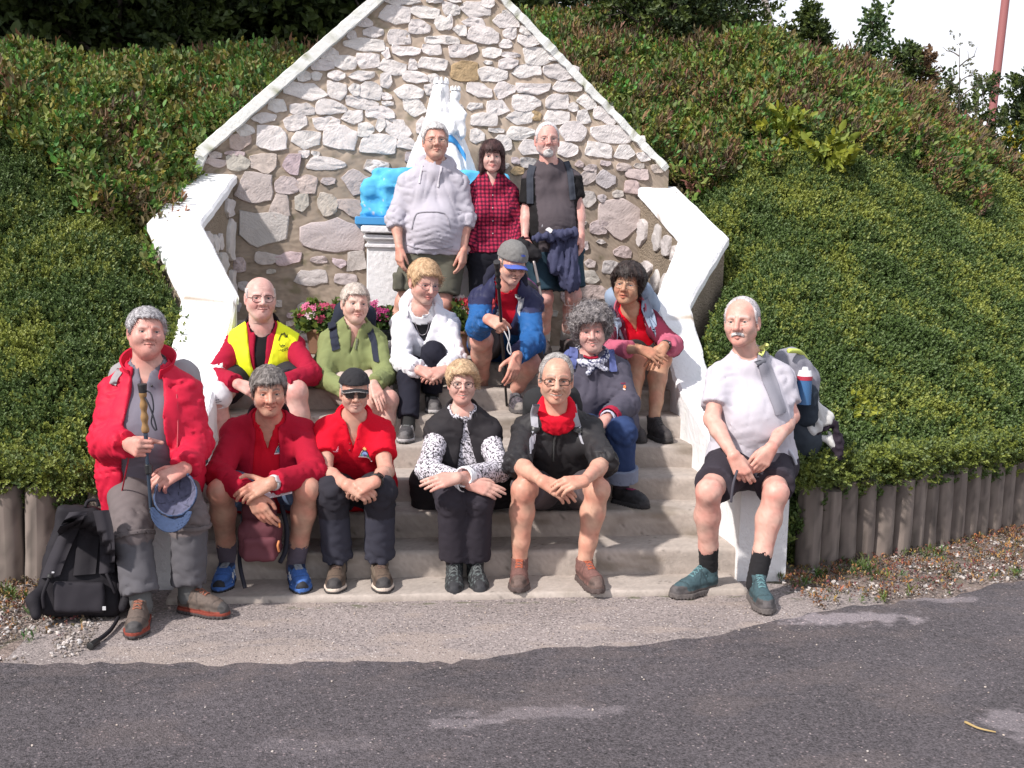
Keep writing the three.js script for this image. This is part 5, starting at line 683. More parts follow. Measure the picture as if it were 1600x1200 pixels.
    const ib = this.hf; this.toLocal = (X0, Y0, Z0) => { X0 -= c.x; Y0 -= c.y; Z0 -= c.z; return [(X0 * x.x + Y0 * x.y + Z0 * x.z) / s, (X0 * up.x + Y0 * up.y + Z0 * up.z) / s, (X0 * z.x + Y0 * z.y + Z0 * z.z) / s]; };
    this.skinCol = (X0, Y0, Z0) => { const sp = sst(0.66, 0.8, N3(X0 * 95 + 5, Y0 * 95, Z0 * 95)) * 0.10, m = (1 + 0.11 * N3(X0 * 24, Y0 * 24, Z0 * 24) + 0.07 * N3(X0 * 80, Y0 * 80, Z0 * 80)) * (1 - sp), r = 0.11 * N3(X0 * 11 + 4, Y0 * 11, Z0 * 11); return [T[0] * m * (1 + r * 0.4), T[1] * m * (1 - r) * (1 - sp * 0.4), T[2] * m * (1 - r) * (1 - sp * 0.7)]; };
    this.faceCol = (X0, Y0, Z0) => {
      const [a, b, d] = this.toLocal(X0, Y0, Z0); let col = this.skinCol(X0, Y0, Z0); if (b < -0.13) return col;
      const tint = (k, t) => { col = [mix(col[0], t[0], k), mix(col[1], t[1], k), mix(col[2], t[2], k)]; };
      const blot = 0.7 + 0.6 * N3(a * 60, b * 60, d * 60); // ruddy skin of cheeks, nose and ears
      const rd = red * (Math.exp(-(((Math.abs(a) - 0.040) / 0.020) ** 2) - ((b + 0.028) / 0.02) ** 2) * (d > 0.02 ? 1 : 0) + 0.8 * Math.exp(-((a / 0.013) ** 2) - ((b + 0.03) / 0.014) ** 2) * (d > 0.08 ? 1 : 0) + (Math.abs(a) > 0.074 ? 0.6 : 0)); tint(clamp(rd * blot, 0, 1) * 0.45, [T[0] * 1.02, T[1] * 0.62, T[2] * 0.66]);
      if (d > 0.06) {
        const lp = Math.min(lipU(a, b, d), lipL(a, b, d)); tint(sst(0.0022, -0.001, lp) * 0.75, [T[0] * lip[0], T[1] * lip[1], T[2] * lip[2]]);
        const my = -0.0672 + sm * (a / wM) * (a / wM), dy = b - my, k2 = 1 - (a / wM) * (a / wM); // the line of the mouth, and teeth where it is open
        if (k2 > 0 && b > -0.09 && b < -0.045) { if (F.open > 0.3) { const hh = (0.0015 + 0.0042 * F.open) * Math.sqrt(k2); if (Math.abs(dy) < hh) F.smile > 0.3 && dy > -hh * 0.55 && Math.abs(a) < wM * 0.82 ? tint(0.85, [0.56, 0.50, 0.43]) : tint(0.8, [0.14, 0.045, 0.04]); } else if (Math.abs(dy) < 0.0020) tint(0.75, [0.15, 0.05, 0.045]); }
        const by = 0.0215 + 0.006 * (1 - ((Math.abs(a) - 0.028) / 0.02) ** 2); if (Math.abs(a) > 0.011 && Math.abs(a) < 0.05) tint(sst(0.0062, 0.0028, Math.abs(b - by) + 0.0016 * N3(a * 400, b * 200, 1)) * (F.browK ?? 0.7), br);
        for (const sx of [-1, 1]) { const qy = b - ey - up1; if (Math.abs(a - sx * ex) < 0.0145 && Math.abs(qy) < 0.0022) tint(F.lash ?? 0.55, [0.06, 0.04, 0.035]); }
      }
      if (st && b < -0.04 && d > -0.02 && Math.abs(a) < 0.07) { const k = sst(-0.040, -0.058, b + 0.25 * Math.max(0, Math.abs(a) - 0.03) * -1) * (0.6 + 0.4 * N3(a * 300, b * 300, d * 300)); tint(k * st[3], st); }
      return col;
    };
  }
  // skin: trunk, limbs, hands and head as one mesh
  skin(o = {}) {
    const { b, N, S, E, W, H, K, A, q } = this, gs = [], hands = [], neckTop = this.hp(0, -0.055, -0.016), fs = [];
    const neckR = (q.neckR ?? 0.053) * this.hsz;
    fs.push(rc(N.clone().addScaledVector(this.up, -0.06), neckR * 1.15, neckTop, neckR), this.torso(-0.012));
    for (const i of [0, 1]) { if (!W[i]) continue; fs.push(rc(S[i], b.arm, E[i], b.fore * 0.98), rc(E[i], b.fore, lerpV(E[i], W[i], 0.3), b.fore * 1.03), rc(lerpV(E[i], W[i], 0.3), b.fore * 1.03, W[i], b.wrist * 0.92)); }
    for (const i of [0, 1]) { if (!K[i]) continue; fs.push(rc(H[i], b.thigh, K[i], b.knee * 0.97)); if (!A[i]) continue; const kd = K[i].clone().sub(A[i]).normalize(), back = this.fw.clone().addScaledVector(kd, -this.fw.dot(kd)).normalize().multiplyScalar(-0.012), cf = lerpV(K[i], A[i], 0.33).add(back); fs.push(ball(K[i].clone().addScaledVector(this.fw, 0.008), b.knee * 0.92), rc(K[i], b.knee * 0.9, cf, b.calf), rc(cf, b.calf, lerpV(K[i], A[i], 0.72), b.ankle * 1.12), rc(lerpV(K[i], A[i], 0.72), b.ankle * 1.12, A[i], b.ankle * 0.95)); }
    const body = U(0.022, fs), knees = K.filter((x) => x), elb = E;
    const f = rough(body, 1, (x, y, z) => 0.0018 * N3(x * 30, y * 30, z * 30));
    const [lo, hi] = boundsOf([...this.pts(), neckTop], 0.14), skinB = (x, y, z) => { const c = this.skinCol(x, y, z); let kk = 0; for (const p of knees) kk = Math.max(kk, Math.exp(-(((x - p.x) ** 2 + (y - p.y) ** 2 + (z - p.z) ** 2) / 0.0035))); kk *= 0.35 * (0.7 + 0.5 * N3(x * 50, y * 50, z * 50)); return [c[0], c[1] * (1 - kk), c[2] * (1 - kk)]; };
    gs.push(meshSDF(f, lo, hi, 0.0125, skinB));
    // head
    const hs = this.hsz, headW = local(this.hf, this.faceF, hs), nk = rc(N.clone().addScaledVector(this.up, -0.02), neckR * 1.08, neckTop, neckR * 0.98), chinN = this.hp(0, -0.07, 0.02);
    const headF = (x, y, z) => smin(headW(x, y, z), nk(x, y, z), 0.02), corners = []; for (const a of [-0.1, 0.1]) for (const bb of [-0.15, 0.13]) for (const d of [-0.125, 0.13]) corners.push(this.hp(a, bb, d));
    const bx = new THREE.Box3().setFromPoints(corners); gs.push(meshSDF(headF, bx.min, bx.max, 0.0034, this.faceCol)); this.headField = headF;
    for (const i of [0, 1]) { const h = q.hands?.[i]; if (!h || !W[i]) continue; const hd = handField(W[i], V(...h.d), V(...h.b), i, h.c ?? 0.3, (h.k ?? 1) * this.k * 0.98, h.th ?? {}); hands[i] = hd; const fa = W[i].clone().sub(E[i]).normalize(), hf = U(0.012, hd.f, rc(W[i].clone().addScaledVector(fa, -0.05), b.wrist * 0.98, W[i], b.wrist * 0.84)); const [l2, h2] = boundsOf(hd.pts, 0.03); gs.push(meshSDF(hf, l2, h2, 0.0042, (x, y, z) => { const c = this.skinCol(x, y, z); return [c[0] * 0.99, c[1] * 0.9, c[2] * 0.88]; })); }
    this.handInfo = hands;
    part(this.g, 'body', merge(gs), MV(0.46, { specularIntensity: 0.6 }));
    // eyes
    if (!q.noEyes) for (const sx of [-1, 1]) { const e = new THREE.SphereGeometry(0.0128 * hs, 20, 16), ir = this.F.iris ?? [0.07, 0.075, 0.08], lk = this.q.look ?? [0, 0]; const p = e.attributes.position; setCol(e, (x, y, z) => { const dx = x / hs - lk[0] * 0.004, dy = y / hs - lk[1] * 0.003, rr = Math.hypot(dx, dy); if (z < 0) return [0.6, 0.5, 0.47]; return rr < 0.0028 ? [0.01, 0.01, 0.01] : rr < 0.0062 ? ir : [0.46, 0.40, 0.37]; }); e.applyMatrix4(new THREE.Matrix4().makeBasis(this.hf.x, this.hf.y, this.hf.z)); const o = this.hp(sx * 0.0315 * this.F.wide, -0.001, 0.0675); e.translate(o.x, o.y, o.z); part(this.g, 'eye', e, MV(0.15)); }
    return this;
  }
  // hair ---------------------------------------------------------------
  hair(o) {
    const amp = (o.amp ?? 0.004) * (o.mode === 'curly' ? 0.9 : 0.5), n = Math.round((o.n ?? 700) * 2.2), { t = 0.012, front = 0.072, side = -0.012, back = -0.07, temple = 0.02, col = [0.5, 0.5, 0.5], col2 = null, top = 9, zMax = 9, fr = 34, L = 0.02, mode = 'flat', extra = null, w = 0.0028, fringe = 0, lift = 0.35, name = 'hair' } = o, sk = this.skull, hs = this.hsz;
    const line = (x, z) => { if (z > 0.0) return mix(side, front, sst(0.005, 0.07, z + 0.55 * (0.06 - Math.abs(x)) * (temple ? 1 : 1) * sst(0.03, 0.06, z))) - fringe * sst(0.05, 0.08, z); return mix(side, back, sst(0.0, -0.06, z)); };
    const f0 = (x, y, z) => { let d = sk(x, y, z) - t * (0.55 + 0.45 * sst(-0.05, 0.06, y)) + amp * (N3(x * fr + 3, y * fr, z * fr) * 0.7 + 0.5 * N3(x * fr * 2.3, y * fr * 2.3, z * fr * 2.3)); let cut = line(x, z) + 0.004 * N3(x * 70, y * 70, z * 70) - y; if (Math.abs(x) > 0.055 && z > -0.035 && z < 0.012 && !o.overEar) cut = Math.max(cut, Math.min(0.024 + (y - y) - y + 0.0, 0.03) * (z < -0.028 ? 0.3 : 1)); d = smax(d, cut, 0.006); d = Math.max(d, y - top, z - zMax); if (extra) d = smin(d, extra(x, y, z), 0.02); if (o.cutF) d = Math.max(d, o.cutF(x, y, z)); return d; };
    const cs = []; const E2 = o.box ?? 0.03; for (const a of [-0.085 - E2, 0.085 + E2]) for (const b of [-0.10 - E2 * (o.long ?? 1), 0.13 + E2]) for (const d of [-0.115 - E2, 0.09 + E2]) cs.push(this.hp(a, b, d));
    const bx = new THREE.Box3().setFromPoints(cs), c2 = col2 ?? col.map((v) => v * 0.6);
    const colF = (X0, Y0, Z0) => { const [a, b, d] = this.toLocal(X0, Y0, Z0), k = clamp(0.5 + 0.5 * N3(a * 45, b * 16, d * 45) + 0.25 * N3(a * 160, b * 60, d * 160), 0, 1); return [0, 1, 2].map((i) => mix(c2[i], col[i], k)); };
    const g = meshSDF(local(this.hf, f0, hs), bx.min, bx.max, o.cell ?? 0.0042, colF), pos = g.attributes.position, nor = g.attributes.normal, r = rngOf(Math.floor(this.hc.x * 1000) + 7), sp = [], si = [], sc = [];
    const down = this.hf.y.clone().negate(), crown = this.hp(0.01, 0.11, -0.04);
    for (let q = 0; q < n; q++) {
      const i = Math.floor(r() * pos.count), p = V(pos.getX(i), pos.getY(i), pos.getZ(i)), nn = V(nor.getX(i), nor.getY(i), nor.getZ(i)); const [la, lb, ld] = this.toLocal(p.x, p.y, p.z);
      let d = mode === 'curly' ? V(r() - 0.5, r() - 0.5, r() - 0.5) : p.clone().sub(crown).normalize().lerp(V(r() - 0.5, r() - 0.5, r() - 0.5), 0.35); if (mode === 'down') d.addScaledVector(down, 0.8); if (o.sweep) d.addScaledVector(this.hf.x, o.sweep); d.addScaledVector(nn, -d.dot(nn)).normalize();
      const len = L * (mode === 'curly' ? 1 : 0.72) * (0.5 + r()) * hs, cc = colF(p.x, p.y, p.z), br = 0.55 + 0.85 * r(), sd = new THREE.Vector3().crossVectors(d, nn).normalize(), k0 = sp.length / 3, NS = mode === 'curly' ? 6 : 3; p.addScaledVector(nn, -0.001); let cur = p.clone(), dir = d.clone();
      const ax = V(r() - 0.5, r() - 0.5, r() - 0.5).normalize();
      for (let m = 0; m <= NS; m++) { const ww = w * hs * (1 - 0.8 * m / NS) * 0.6; for (const e of [-1, 1]) { const v = cur.clone().addScaledVector(sd, e * ww); sp.push(v.x, v.y, v.z); sc.push(cc[0] * br, cc[1] * br, cc[2] * br); } if (mode === 'curly') dir.applyAxisAngle(ax, 0.75); cur.addScaledVector(dir, len / NS); cur.addScaledVector(nn, len / NS * (mode === 'curly' ? 0.55 : lift * 0.6 * (1 - m / NS))); }
      for (let m = 0; m < NS; m++) { const a = k0 + m * 2; si.push(a, a + 1, a + 2, a + 1, a + 3, a + 2); }
    }
    const s = new THREE.BufferGeometry(); s.setAttribute('position', new THREE.Float32BufferAttribute(sp, 3)); s.setAttribute('color', new THREE.Float32BufferAttribute(sc, 3)); s.setIndex(si); s.computeVertexNormals();
    part(this.g, name, merge([g, s]), MV(0.55, { specularIntensity: 0.6 })); return this;
  }
  tuft(name, f, pad, n, L, col, w = 0.0018) { // beard or moustache: a thin field on the face with short hairs
    const hs = this.hsz, cs = pad.map((p) => this.hp(...p)), bx = new THREE.Box3().setFromPoints(cs).expandByScalar(0.012), ff = (x, y, z) => Math.max(this.faceF(x, y, z) - 0.0035 - 0.0015 * N3(x * 300, y * 300, z * 300), f(x, y, z) + 0.003 * N3(x * 120, y * 120, z * 120));
    const g = meshSDF(local(this.hf, ff, hs), bx.min, bx.max, 0.0034, (x, y, z) => { const k = 0.8 + 0.4 * N3(x * 300, y * 300, z * 300); return col.map((v) => v * k); }); part(this.g, name, g, MV(0.8)); return this;
  }
  glasses(o = {}) {
    const { col = [0.03, 0.025, 0.02], w = 0.024, h = 0.017, th = 0.0019, lens = null, y = -0.003, pow = 3, z = 0.0955, droop = 0 } = o, gl = [];
    const ring = (sx) => { const pts = []; for (let i = 0; i < 20; i++) { const a = i / 20 * 6.283, c = Math.cos(a), s = Math.sin(a), k = 1 / Math.pow(Math.pow(Math.abs(c), pow) + Math.pow(Math.abs(s), pow), 1 / pow); const X0 = sx * 0.032 + c * k * w, Y0 = y + s * k * h * (o.tear && s < 0 ? 1.1 : 1); pts.push(this.hp(X0, Y0, z - 1.7 * X0 * X0)); } return pts; };
    const frameM = M(C(...col), 0.35, { metalness: o.metal ?? 0, clearcoat: 0.3 }), hs = this.hsz;
    const list = [ring(-1), ring(1)].map((p) => tube(p, th * hs, 5, true)); list.push(tube([this.hp(-0.0095, y + 0.004, z), this.hp(0, y + 0.007, z + 0.003), this.hp(0.0095, y + 0.004, z)], th * hs, 5));
    for (const s of [-1, 1]) list.push(tube([this.hp(s * 0.0555, y + 0.006, z - 0.006), this.hp(s * 0.068, y + 0.006, z - 0.020), this.hp(s * 0.0765, y + 0.004, 0.02), this.hp(s * 0.079, y + 0.002, -0.016)], th * hs, 5));
    const m = part(this.g, 'glasses', merge(list), frameM);
    for (const sx of [-1, 1]) { const p = ring(sx), c = p.reduce((a, b) => a.add(b), V(0, 0, 0)).multiplyScalar(1 / p.length), pos = [c.x, c.y, c.z], idx = []; p.forEach((v, i) => { pos.push(v.x, v.y, v.z); idx.push(0, 1 + i, 1 + (i + 1) % p.length); }); const g = new THREE.BufferGeometry(); const b = basePos(this.g); g.setAttribute('position', new THREE.Float32BufferAttribute(pos, 3)); g.setIndex(idx); g.computeVertexNormals(); part(m, 'lens', g, lens ? M(C(...lens), 0.12, { clearcoat: 1 }) : M(C(0.97, 0.97, 0.97), 0.03, { transmission: 1, thickness: 0, specularIntensity: 0.7 })); }
    return this;
  }
  cap(o) {
    const { col = [0.03, 0.03, 0.03], brim = col, y0 = 0.042, t = 0.016, edge = null, tilt = 0.12, len = 0.075, rise = 0.0 } = o, hs = this.hsz, dm = ell(V(0, 0.040, -0.014), 0.074 * this.F.wide + t, 0.088 + t + rise, 0.098 + t), inn = ell(V(0, 0.036, -0.014), 0.074 * this.F.wide + t - 0.006, 0.084 + t, 0.098 + t - 0.006), zc = 0.085;
    const cutY = (y, z) => y0 - tilt * 0.25 * z - y; const dome = (x, y, z) => { let d = dm(x, y, z) + 0.0018 * N3(x * 25, y * 25, z * 25) - 0.0012 * Math.max(0, 1 - Math.abs(((Math.atan2(z + 0.014, x) / 6.283 * 6 + 6) % 1) - 0.5) * 14) * -0.4; return Math.max(d, -inn(x, y, z), cutY(y, z)); };
    const br = (x, y, z) => { const q = (z - 0.062) / len, surf = y0 - 0.012 - 0.20 * (z - 0.06) * (1 + tilt) - 5.2 * x * x; return Math.max(Math.abs(y - surf) * 0.93 - 0.0028, Math.hypot(x / 0.078, Math.max(0, z - 0.055) / (len + 0.012)) * 0.07 - 0.07, 0.045 - z, -(dm(x, y, z) + 0.008)); };
    const cs = []; for (const a of [-0.115, 0.115]) for (const b of [-0.03, 0.17 + rise]) for (const d of [-0.135, 0.19]) cs.push(this.hp(a, b, d)); const bx = new THREE.Box3().setFromPoints(cs);
    const m = part(this.g, 'cap', meshSDF(local(this.hf, dome, hs), bx.min, bx.max, 0.0036, (x, y, z) => { const n = 1 + 0.12 * N3(x * 60, y * 60, z * 60); return col.map((v) => v * n); }), MV(0.9));
    const bm = part(m, 'brim', meshSDF(local(this.hf, br, hs), bx.min, bx.max, 0.0032, (X0, Y0, Z0) => { const [a, b, d] = this.toLocal(X0, Y0, Z0); const e = Math.hypot(a / 0.078, Math.max(0, d - 0.055) / (len + 0.012)); return edge && e > 0.972 ? edge : brim; }), MV(0.85));
    this.capField = local(this.hf, dome, hs); this.capMesh = m; return this;
  }
  // shoes, socks ----------------------------------------------------------
  shoe(i, o) {
    const ft = this.feet[i]; if (!ft) return this; const { high = 0.085, col = () => [0.1, 0.1, 0.1], sole = [0.05, 0.05, 0.05], lace = [0.1, 0.1, 0.1], sock = null, sockTop = 0.17, wd = 1, soleH = 0.024, bow = true, sockCol = null } = o, L = ft.L, f = ft.d, x = new THREE.Vector3().crossVectors(V(0, 1, 0), f), heel = ft.heel, W = (a, b, c) => heel.clone().addScaledVector(x, a).addScaledVector(f, c).add(V(0, b, 0)), fr = frame(heel, x, V(0, 1, 0), f), r = wd;
    const up = U(0.022, rc(V(0, 0.046, 0.040), 0.034 * r, V(0, 0.044, 0.11), 0.037 * r), rc(V(0, 0.042, 0.11), 0.038 * r, V(0.003, 0.034, L * 0.7), 0.040 * r), rc(V(0.003, 0.034, L * 0.7), 0.041 * r, V(0, 0.029, L - 0.038), 0.034 * r), rc(V(0, 0.06, 0.05), 0.038 * r, V(0, high, 0.052), 0.041 * r), rc(V(0, high * 0.92, 0.082), 0.026 * r, V(0, 0.058, L * 0.58), 0.028 * r));
    const seam = (a, b, q) => { const s = (v) => Math.max(0, 1 - Math.abs(v) / 0.016); return Math.max(s(q - 0.80 + Math.abs(a) * 1.5), Math.abs(a) > 0.018 ? Math.max(s(q - 0.24 - b * 1.6), s(q - 0.50 + (b - 0.05) * 1.4), s((b - 0.048) * 1.1 - 0.004 * Math.sin(q * 20))) : Math.abs(Math.abs(a) - 0.019) < 0.003 && q > 0.2 && q < 0.6 ? 0.8 : 0); };
    const wall = (a, b, c) => { let d = up(a, b, c); d = Math.max(d, 0.010 - b, b - high - 0.03 * Math.max(0, (0.06 - c)) * 4); if (b > high - 0.03) d = Math.max(d, -(Math.hypot(a, c - 0.055) - 0.031 * r)); return d + 0.0015 * N3(a * 60, b * 60, c * 60) + 0.0022 * seam(a, b, c / L); };
    const fp = U(0.02, rc(V(0, 0, 0.042), 0.038 * r, V(0.003, 0, L * 0.7), 0.045 * r), rc(V(0.003, 0, L * 0.7), 0.045 * r, V(0, 0, L - 0.036), 0.034 * r)), so = (a, b, c) => { const rise = 0.3 * Math.max(0, c - L * 0.8) ** 2 * 6, d = fp(a, 0, c); return Math.max(d - 0.001 - 0.12 * Math.max(0, soleH - b) * 0.2, Math.abs(b - soleH / 2 - rise) - soleH / 2) + (b < soleH * 0.5 ? 0.0015 * Math.sign(Math.sin(c * 380)) : 0); };
    const cs = []; for (const a of [-0.07, 0.07]) for (const b of [-0.01, high + 0.04]) for (const c of [-0.02, L + 0.02]) cs.push(W(a, b, c)); const bx = new THREE.Box3().setFromPoints(cs), loc = (X0, Y0, Z0) => { X0 -= heel.x; Y0 -= heel.y; Z0 -= heel.z; return [X0 * x.x + Z0 * x.z, Y0, X0 * f.x + Z0 * f.z]; };
    const wl = local(fr, wall), m = part(this.g, 'shoe', meshSDF(wl, bx.min, bx.max, 0.0052, (a, b, c) => { const l = loc(a, b, c), n = 1 + 0.18 * N3(a * 70, b * 70, c * 70); const sm = 1 - 0.55 * seam(l[0], l[1], l[2] / L); return col(l[0], l[1], l[2] / L).map((v) => v * n * sm); }), MV(0.75));
    part(m, 'sole', meshSDF(local(fr, so), bx.min, bx.max, 0.0048, (a, b, c) => { const n = 1 + 0.2 * N3(a * 90, b * 90, c * 90); const q = typeof sole === 'function' ? sole(...loc(a, b, c), L) : sole; return q.map((v) => v * n); }), MV(0.85));
    const ls = [], on = (a, c) => { const p = W(a, high + 0.05, c), d = marchTo(wl, p, V(0, -1, 0), 0.2); return d ? d.add(V(0, 0.002, 0)) : null; }; const rows = 5; for (let j = 0; j < rows; j++) { const c = mix(0.075, L * 0.56, j / (rows - 1)), c2 = mix(0.075, L * 0.56, (j + 0.7) / (rows - 1)), hw = 0.017; for (const sgn of [-1, 1]) { const a = on(-hw * sgn, c), b = on(0, (c + c2) / 2), d = on(hw * sgn, Math.min(c2, L * 0.58)); if (a && b && d) ls.push(tube([a, b, d], 0.0026, 4)); } }
    if (bow) { const p = on(0, 0.078); if (p) for (const s of [-1, 1]) { ls.push(tube([p, p.clone().addScaledVector(x, s * 0.016).addScaledVector(f, 0.012).add(V(0, 0.012, 0)), p.clone().addScaledVector(x, s * 0.03).addScaledVector(f, 0.02).add(V(0, -0.006, 0)), p], 0.0024, 4), tube([p, p.clone().addScaledVector(x, s * 0.01).addScaledVector(f, 0.02), p.clone().addScaledVector(x, s * 0.022).addScaledVector(f, 0.035).add(V(0, -0.018, 0))], 0.0022, 4)); } }
    if (ls.length) part(m, 'laces', merge(ls), M(C(...lace), 0.8));
    if (o.marks) o.marks(m, wl, W, L, this);
    if (sock) { const A = this.A[i], K = this.K[i], top = lerpV(A, K, sockTop), d = K.clone().sub(A); const sf = I(rc(A.clone().addScaledVector(d, -0.12), this.b.ankle * 1.0 + 0.005, lerpV(A, K, 0.45), this.b.ankle * 1.12 + 0.005), plane(top, d)), sf2 = rough(sf, 1, (a, b, c) => 0.002 * N3(a * 20, b * 70, c * 20)); const [lo, hi] = boundsOf([A, top], 0.075); const Ld = d.length(), dn = d.clone().normalize(); part(this.g, 'sock', meshSDF(sf2, lo, hi, 0.006, sockCol ? (a, b, c) => sockCol((V(a, b, c).sub(A).dot(dn)) / Ld) : null), sockCol ? MV(0.95) : M(C(...sock), 0.95)); }
    return this;
  }
  // garments ----------------------------------------------------------------
  foldField(s) { // sleeves and legs crease round the limb, most at the joints; the trunk drapes downwards and gathers across the waist
    const L = []; const add = (A, B, r) => { if (!A || !B) return; const d = B.clone().sub(A), len = d.length(); d.normalize(); const u = Math.abs(d.y) < 0.9 ? new THREE.Vector3().crossVectors(d, V(0, 1, 0)).normalize() : new THREE.Vector3().crossVectors(d, V(1, 0, 0)).normalize(), v = new THREE.Vector3().crossVectors(d, u); L.push([A.x, A.y, A.z, d, len, u, v, r]); };
    for (const i of [0, 1]) { add(this.S[i], this.E[i], 0.06); add(this.E[i], this.W[i], 0.05); add(this.H[i], this.K[i], 0.09); add(this.K[i], this.A[i], 0.07); }
    const { hm, rt, up } = this, TL = this.N.distanceTo(hm);
    return (x, y, z) => {
      let bd = 0.045, bi = null, bt = 0, bx = 0, by = 0;
      for (const q of L) { const px = x - q[0], py = y - q[1], pz = z - q[2], d = q[3]; let t = px * d.x + py * d.y + pz * d.z; if (t < -0.04 || t > q[4] + 0.04) continue; const a = px * q[5].x + py * q[5].y + pz * q[5].z, b = px * q[6].x + py * q[6].y + pz * q[6].z, r = Math.hypot(a, b), e = r - q[7]; if (e < bd) { bd = e; bi = q; bt = t; bx = a / (r + 1e-6); by = b / (r + 1e-6); } }
      if (bi) { const ks = s + bi[4] * 31, tt = bt + 0.035 * bx * Math.sin(ks) + 0.03 * by * Math.cos(ks), n1 = N3(tt * 13 + ks, bx * 0.7, by * 0.7), n2 = N3(tt * 22 + ks, bx * 0.9 + 4, by * 0.9), j = Math.exp(-Math.pow(Math.min(bt, bi[4] - bt) / 0.085, 2)), a = 1 - Math.abs(n1), b = 1 - Math.abs(n2); return (0.35 + 0.9 * j) * (1.1 * a * a * a - 0.42) + (0.08 + 0.3 * j) * (b * b - 0.5); }
      const px = x - hm.x, py = y - hm.y, pz = z - hm.z, a = px * rt.x + py * rt.y + pz * rt.z, b = (px * up.x + py * up.y + pz * up.z) / TL, sl = a > 0 ? 1 : -1, n1 = N3(a * 13 + s + sl * b * 1.6, b * 1.7, 3), n2 = N3(a * 3 + s, b * TL * 19 + 0.6 * Math.abs(a) * 10, 7), A = 1 - Math.abs(n1), B = 1 - Math.abs(n2), w = sst(0.62, 0.2, b);
      return mix(0.75 * A * A * A - 0.3, 1.0 * B * B * B * B - 0.25, w) + 0.15 * N3(x * 9, y * 9, z * 9);
    };
  }
  garment(name, f, o = {}) { const amp = (o.amp ?? 0.006) * 1.0, fo = o.plain ? folds(...(o.fold ?? [9, 6, 9]), this.hm.x * 13) : this.foldField(this.hm.x * 13 + (o.seed ?? 0)), g = rough(f, 1, (x, y, z) => amp * fo(x, y, z) + (o.fine ?? 0.0008) * N3(x * 90, y * 90, z * 90)); const m = this.mesh(name, g, o.pts ?? this.pts(), o.cell ?? 0.0095, o.mat ?? (o.col ? MV(o.rough ?? 0.9, { specularIntensity: 0.35, ...(o.matO ?? {}) }) : cloth(C(...o.c), o.rough ?? 0.9, o.matO)), o.col ?? null, o.label, o.pad ?? 0.24); return { m, f: g }; }
  strap(parent, f, pts, w, mat, o = {}) { return part(parent ?? this.g, o.name ?? 'strap', strapOn(f, pts.map((p) => (p.isVector3 ? p : P(...p))), o.d ?? this.fw.clone().negate(), w, o.t ?? 0.007, o.lift ?? 0.003, o.wide), mat, o.label); }
  decal(f, o, hw, hh, tex, d = null) { const c = toF(f, P(...o)), dir = (d ?? this.fw.clone().negate()); const rr = new THREE.Vector3().crossVectors(V(0, 1, 0), dir.clone().negate()).normalize(), uu = new THREE.Vector3().crossVectors(dir.clone().negate(), rr).normalize(); return part(this.g, 'print', decalOn(f, c, rr.multiplyScalar(hw), uu.multiplyScalar(hh), dir), M(C(1, 1, 1), 0.8, { map: tex, transparent: true, alphaTest: 0.4 })); }
}

// ================================================================ the group
const neckCut = (p, r, dy = 0, dz = 0.012) => { const a = p.N.clone().addScaledVector(p.up, 0.014 + dy).addScaledVector(p.fw, dz), b = p.hp(0, -0.04, 0.0); return rc(a, r, b, r + 0.02); };
const vCut = (p, depth, half, top = 0.06) => { const o = p.N; return (x, y, z) => { x -= o.x; y -= o.y; z -= o.z; const a = x * p.rt.x + y * p.rt.y + z * p.rt.z, b = x * p.up.x + y * p.up.y + z * p.up.z, c = x * p.fw.x + y * p.fw.y + z * p.fw.z; return Math.max(Math.abs(a) - half * clamp((b + depth) / depth, 0, 1.6), -depth - b, -c) ; }; }; // a wedge open at the front
const hemCut = (p, f, h) => I(f, plane(p.hm.clone().addScaledVector(p.up, h), p.up.clone().negate()));
const waistCut = (p, f, h) => (x, y, z) => { const d = f(x, y, z), q0 = x - p.hm.x, q1 = y - p.hm.y, q2 = z - p.hm.z, b = q0 * p.up.x + q1 * p.up.y + q2 * p.up.z - h, c = q0 * p.fw.x + q1 * p.fw.y + q2 * p.fw.z - 0.13; return Math.max(d, Math.min(b, -c)); };
const pants = (p, g, t, o = {}) => { const gg = Array.isArray(g) ? g : [g, g]; let f = U(0.03, rc(p.H[0], p.b.hip + gg[0] * 0.6, p.H[1], p.b.hip + gg[0] * 0.6), p.K[0] ? p.leg(0, gg[0], gg[1], t) : [], p.K[1] ? p.leg(1, gg[0], gg[1], t) : []); f = U(0.04, f, rc(p.hm.clone().addScaledVector(p.up, 0.06).addScaledVector(p.rt, -0.05), p.b.waist + 0.004, p.hm.clone().addScaledVector(p.up, 0.06).addScaledVector(p.rt, 0.05), p.b.waist + 0.004)); return waistCut(p, f, o.waist ?? 0.12); };
const buttons = (p, f, pts, col, r = 0.005) => pts.forEach((q) => { const c = toF(f, P(...q)); if (c) part(p.g, 'button', new THREE.SphereGeometry(r, 8, 6).translate(c.x, c.y, c.z), M(C(...col), 0.5)); });
const cuff = (p, i, t, r, len, col, name = 'cuff', seg = 0) => { const a = seg ? p.K[i] : p.E[i], b = seg ? p.A[i] : p.W[i], d = b.clone().sub(a).normalize(), c = lerpV(a, b, t); const f = rough(S(I(rc(c.clone().addScaledVector(d, -len / 2), r, c.clone().addScaledVector(d, len / 2), r), plane(c.clone().addScaledVector(d, len / 2), d), plane(c.clone().addScaledVector(d, -len / 2), d.clone().negate())), rc(c.clone().addScaledVector(d, len * 0.1), r - 0.009, c.clone().addScaledVector(d, len), r - 0.009)), 1, (x, y, z) => 0.0015 * N3(x * 60, y * 60, z * 60)); const [lo, hi] = boundsOf([c], len / 2 + r + 0.02); return part(p.g, name, meshSDF(f, lo, hi, 0.006), cloth(C(...col))); };
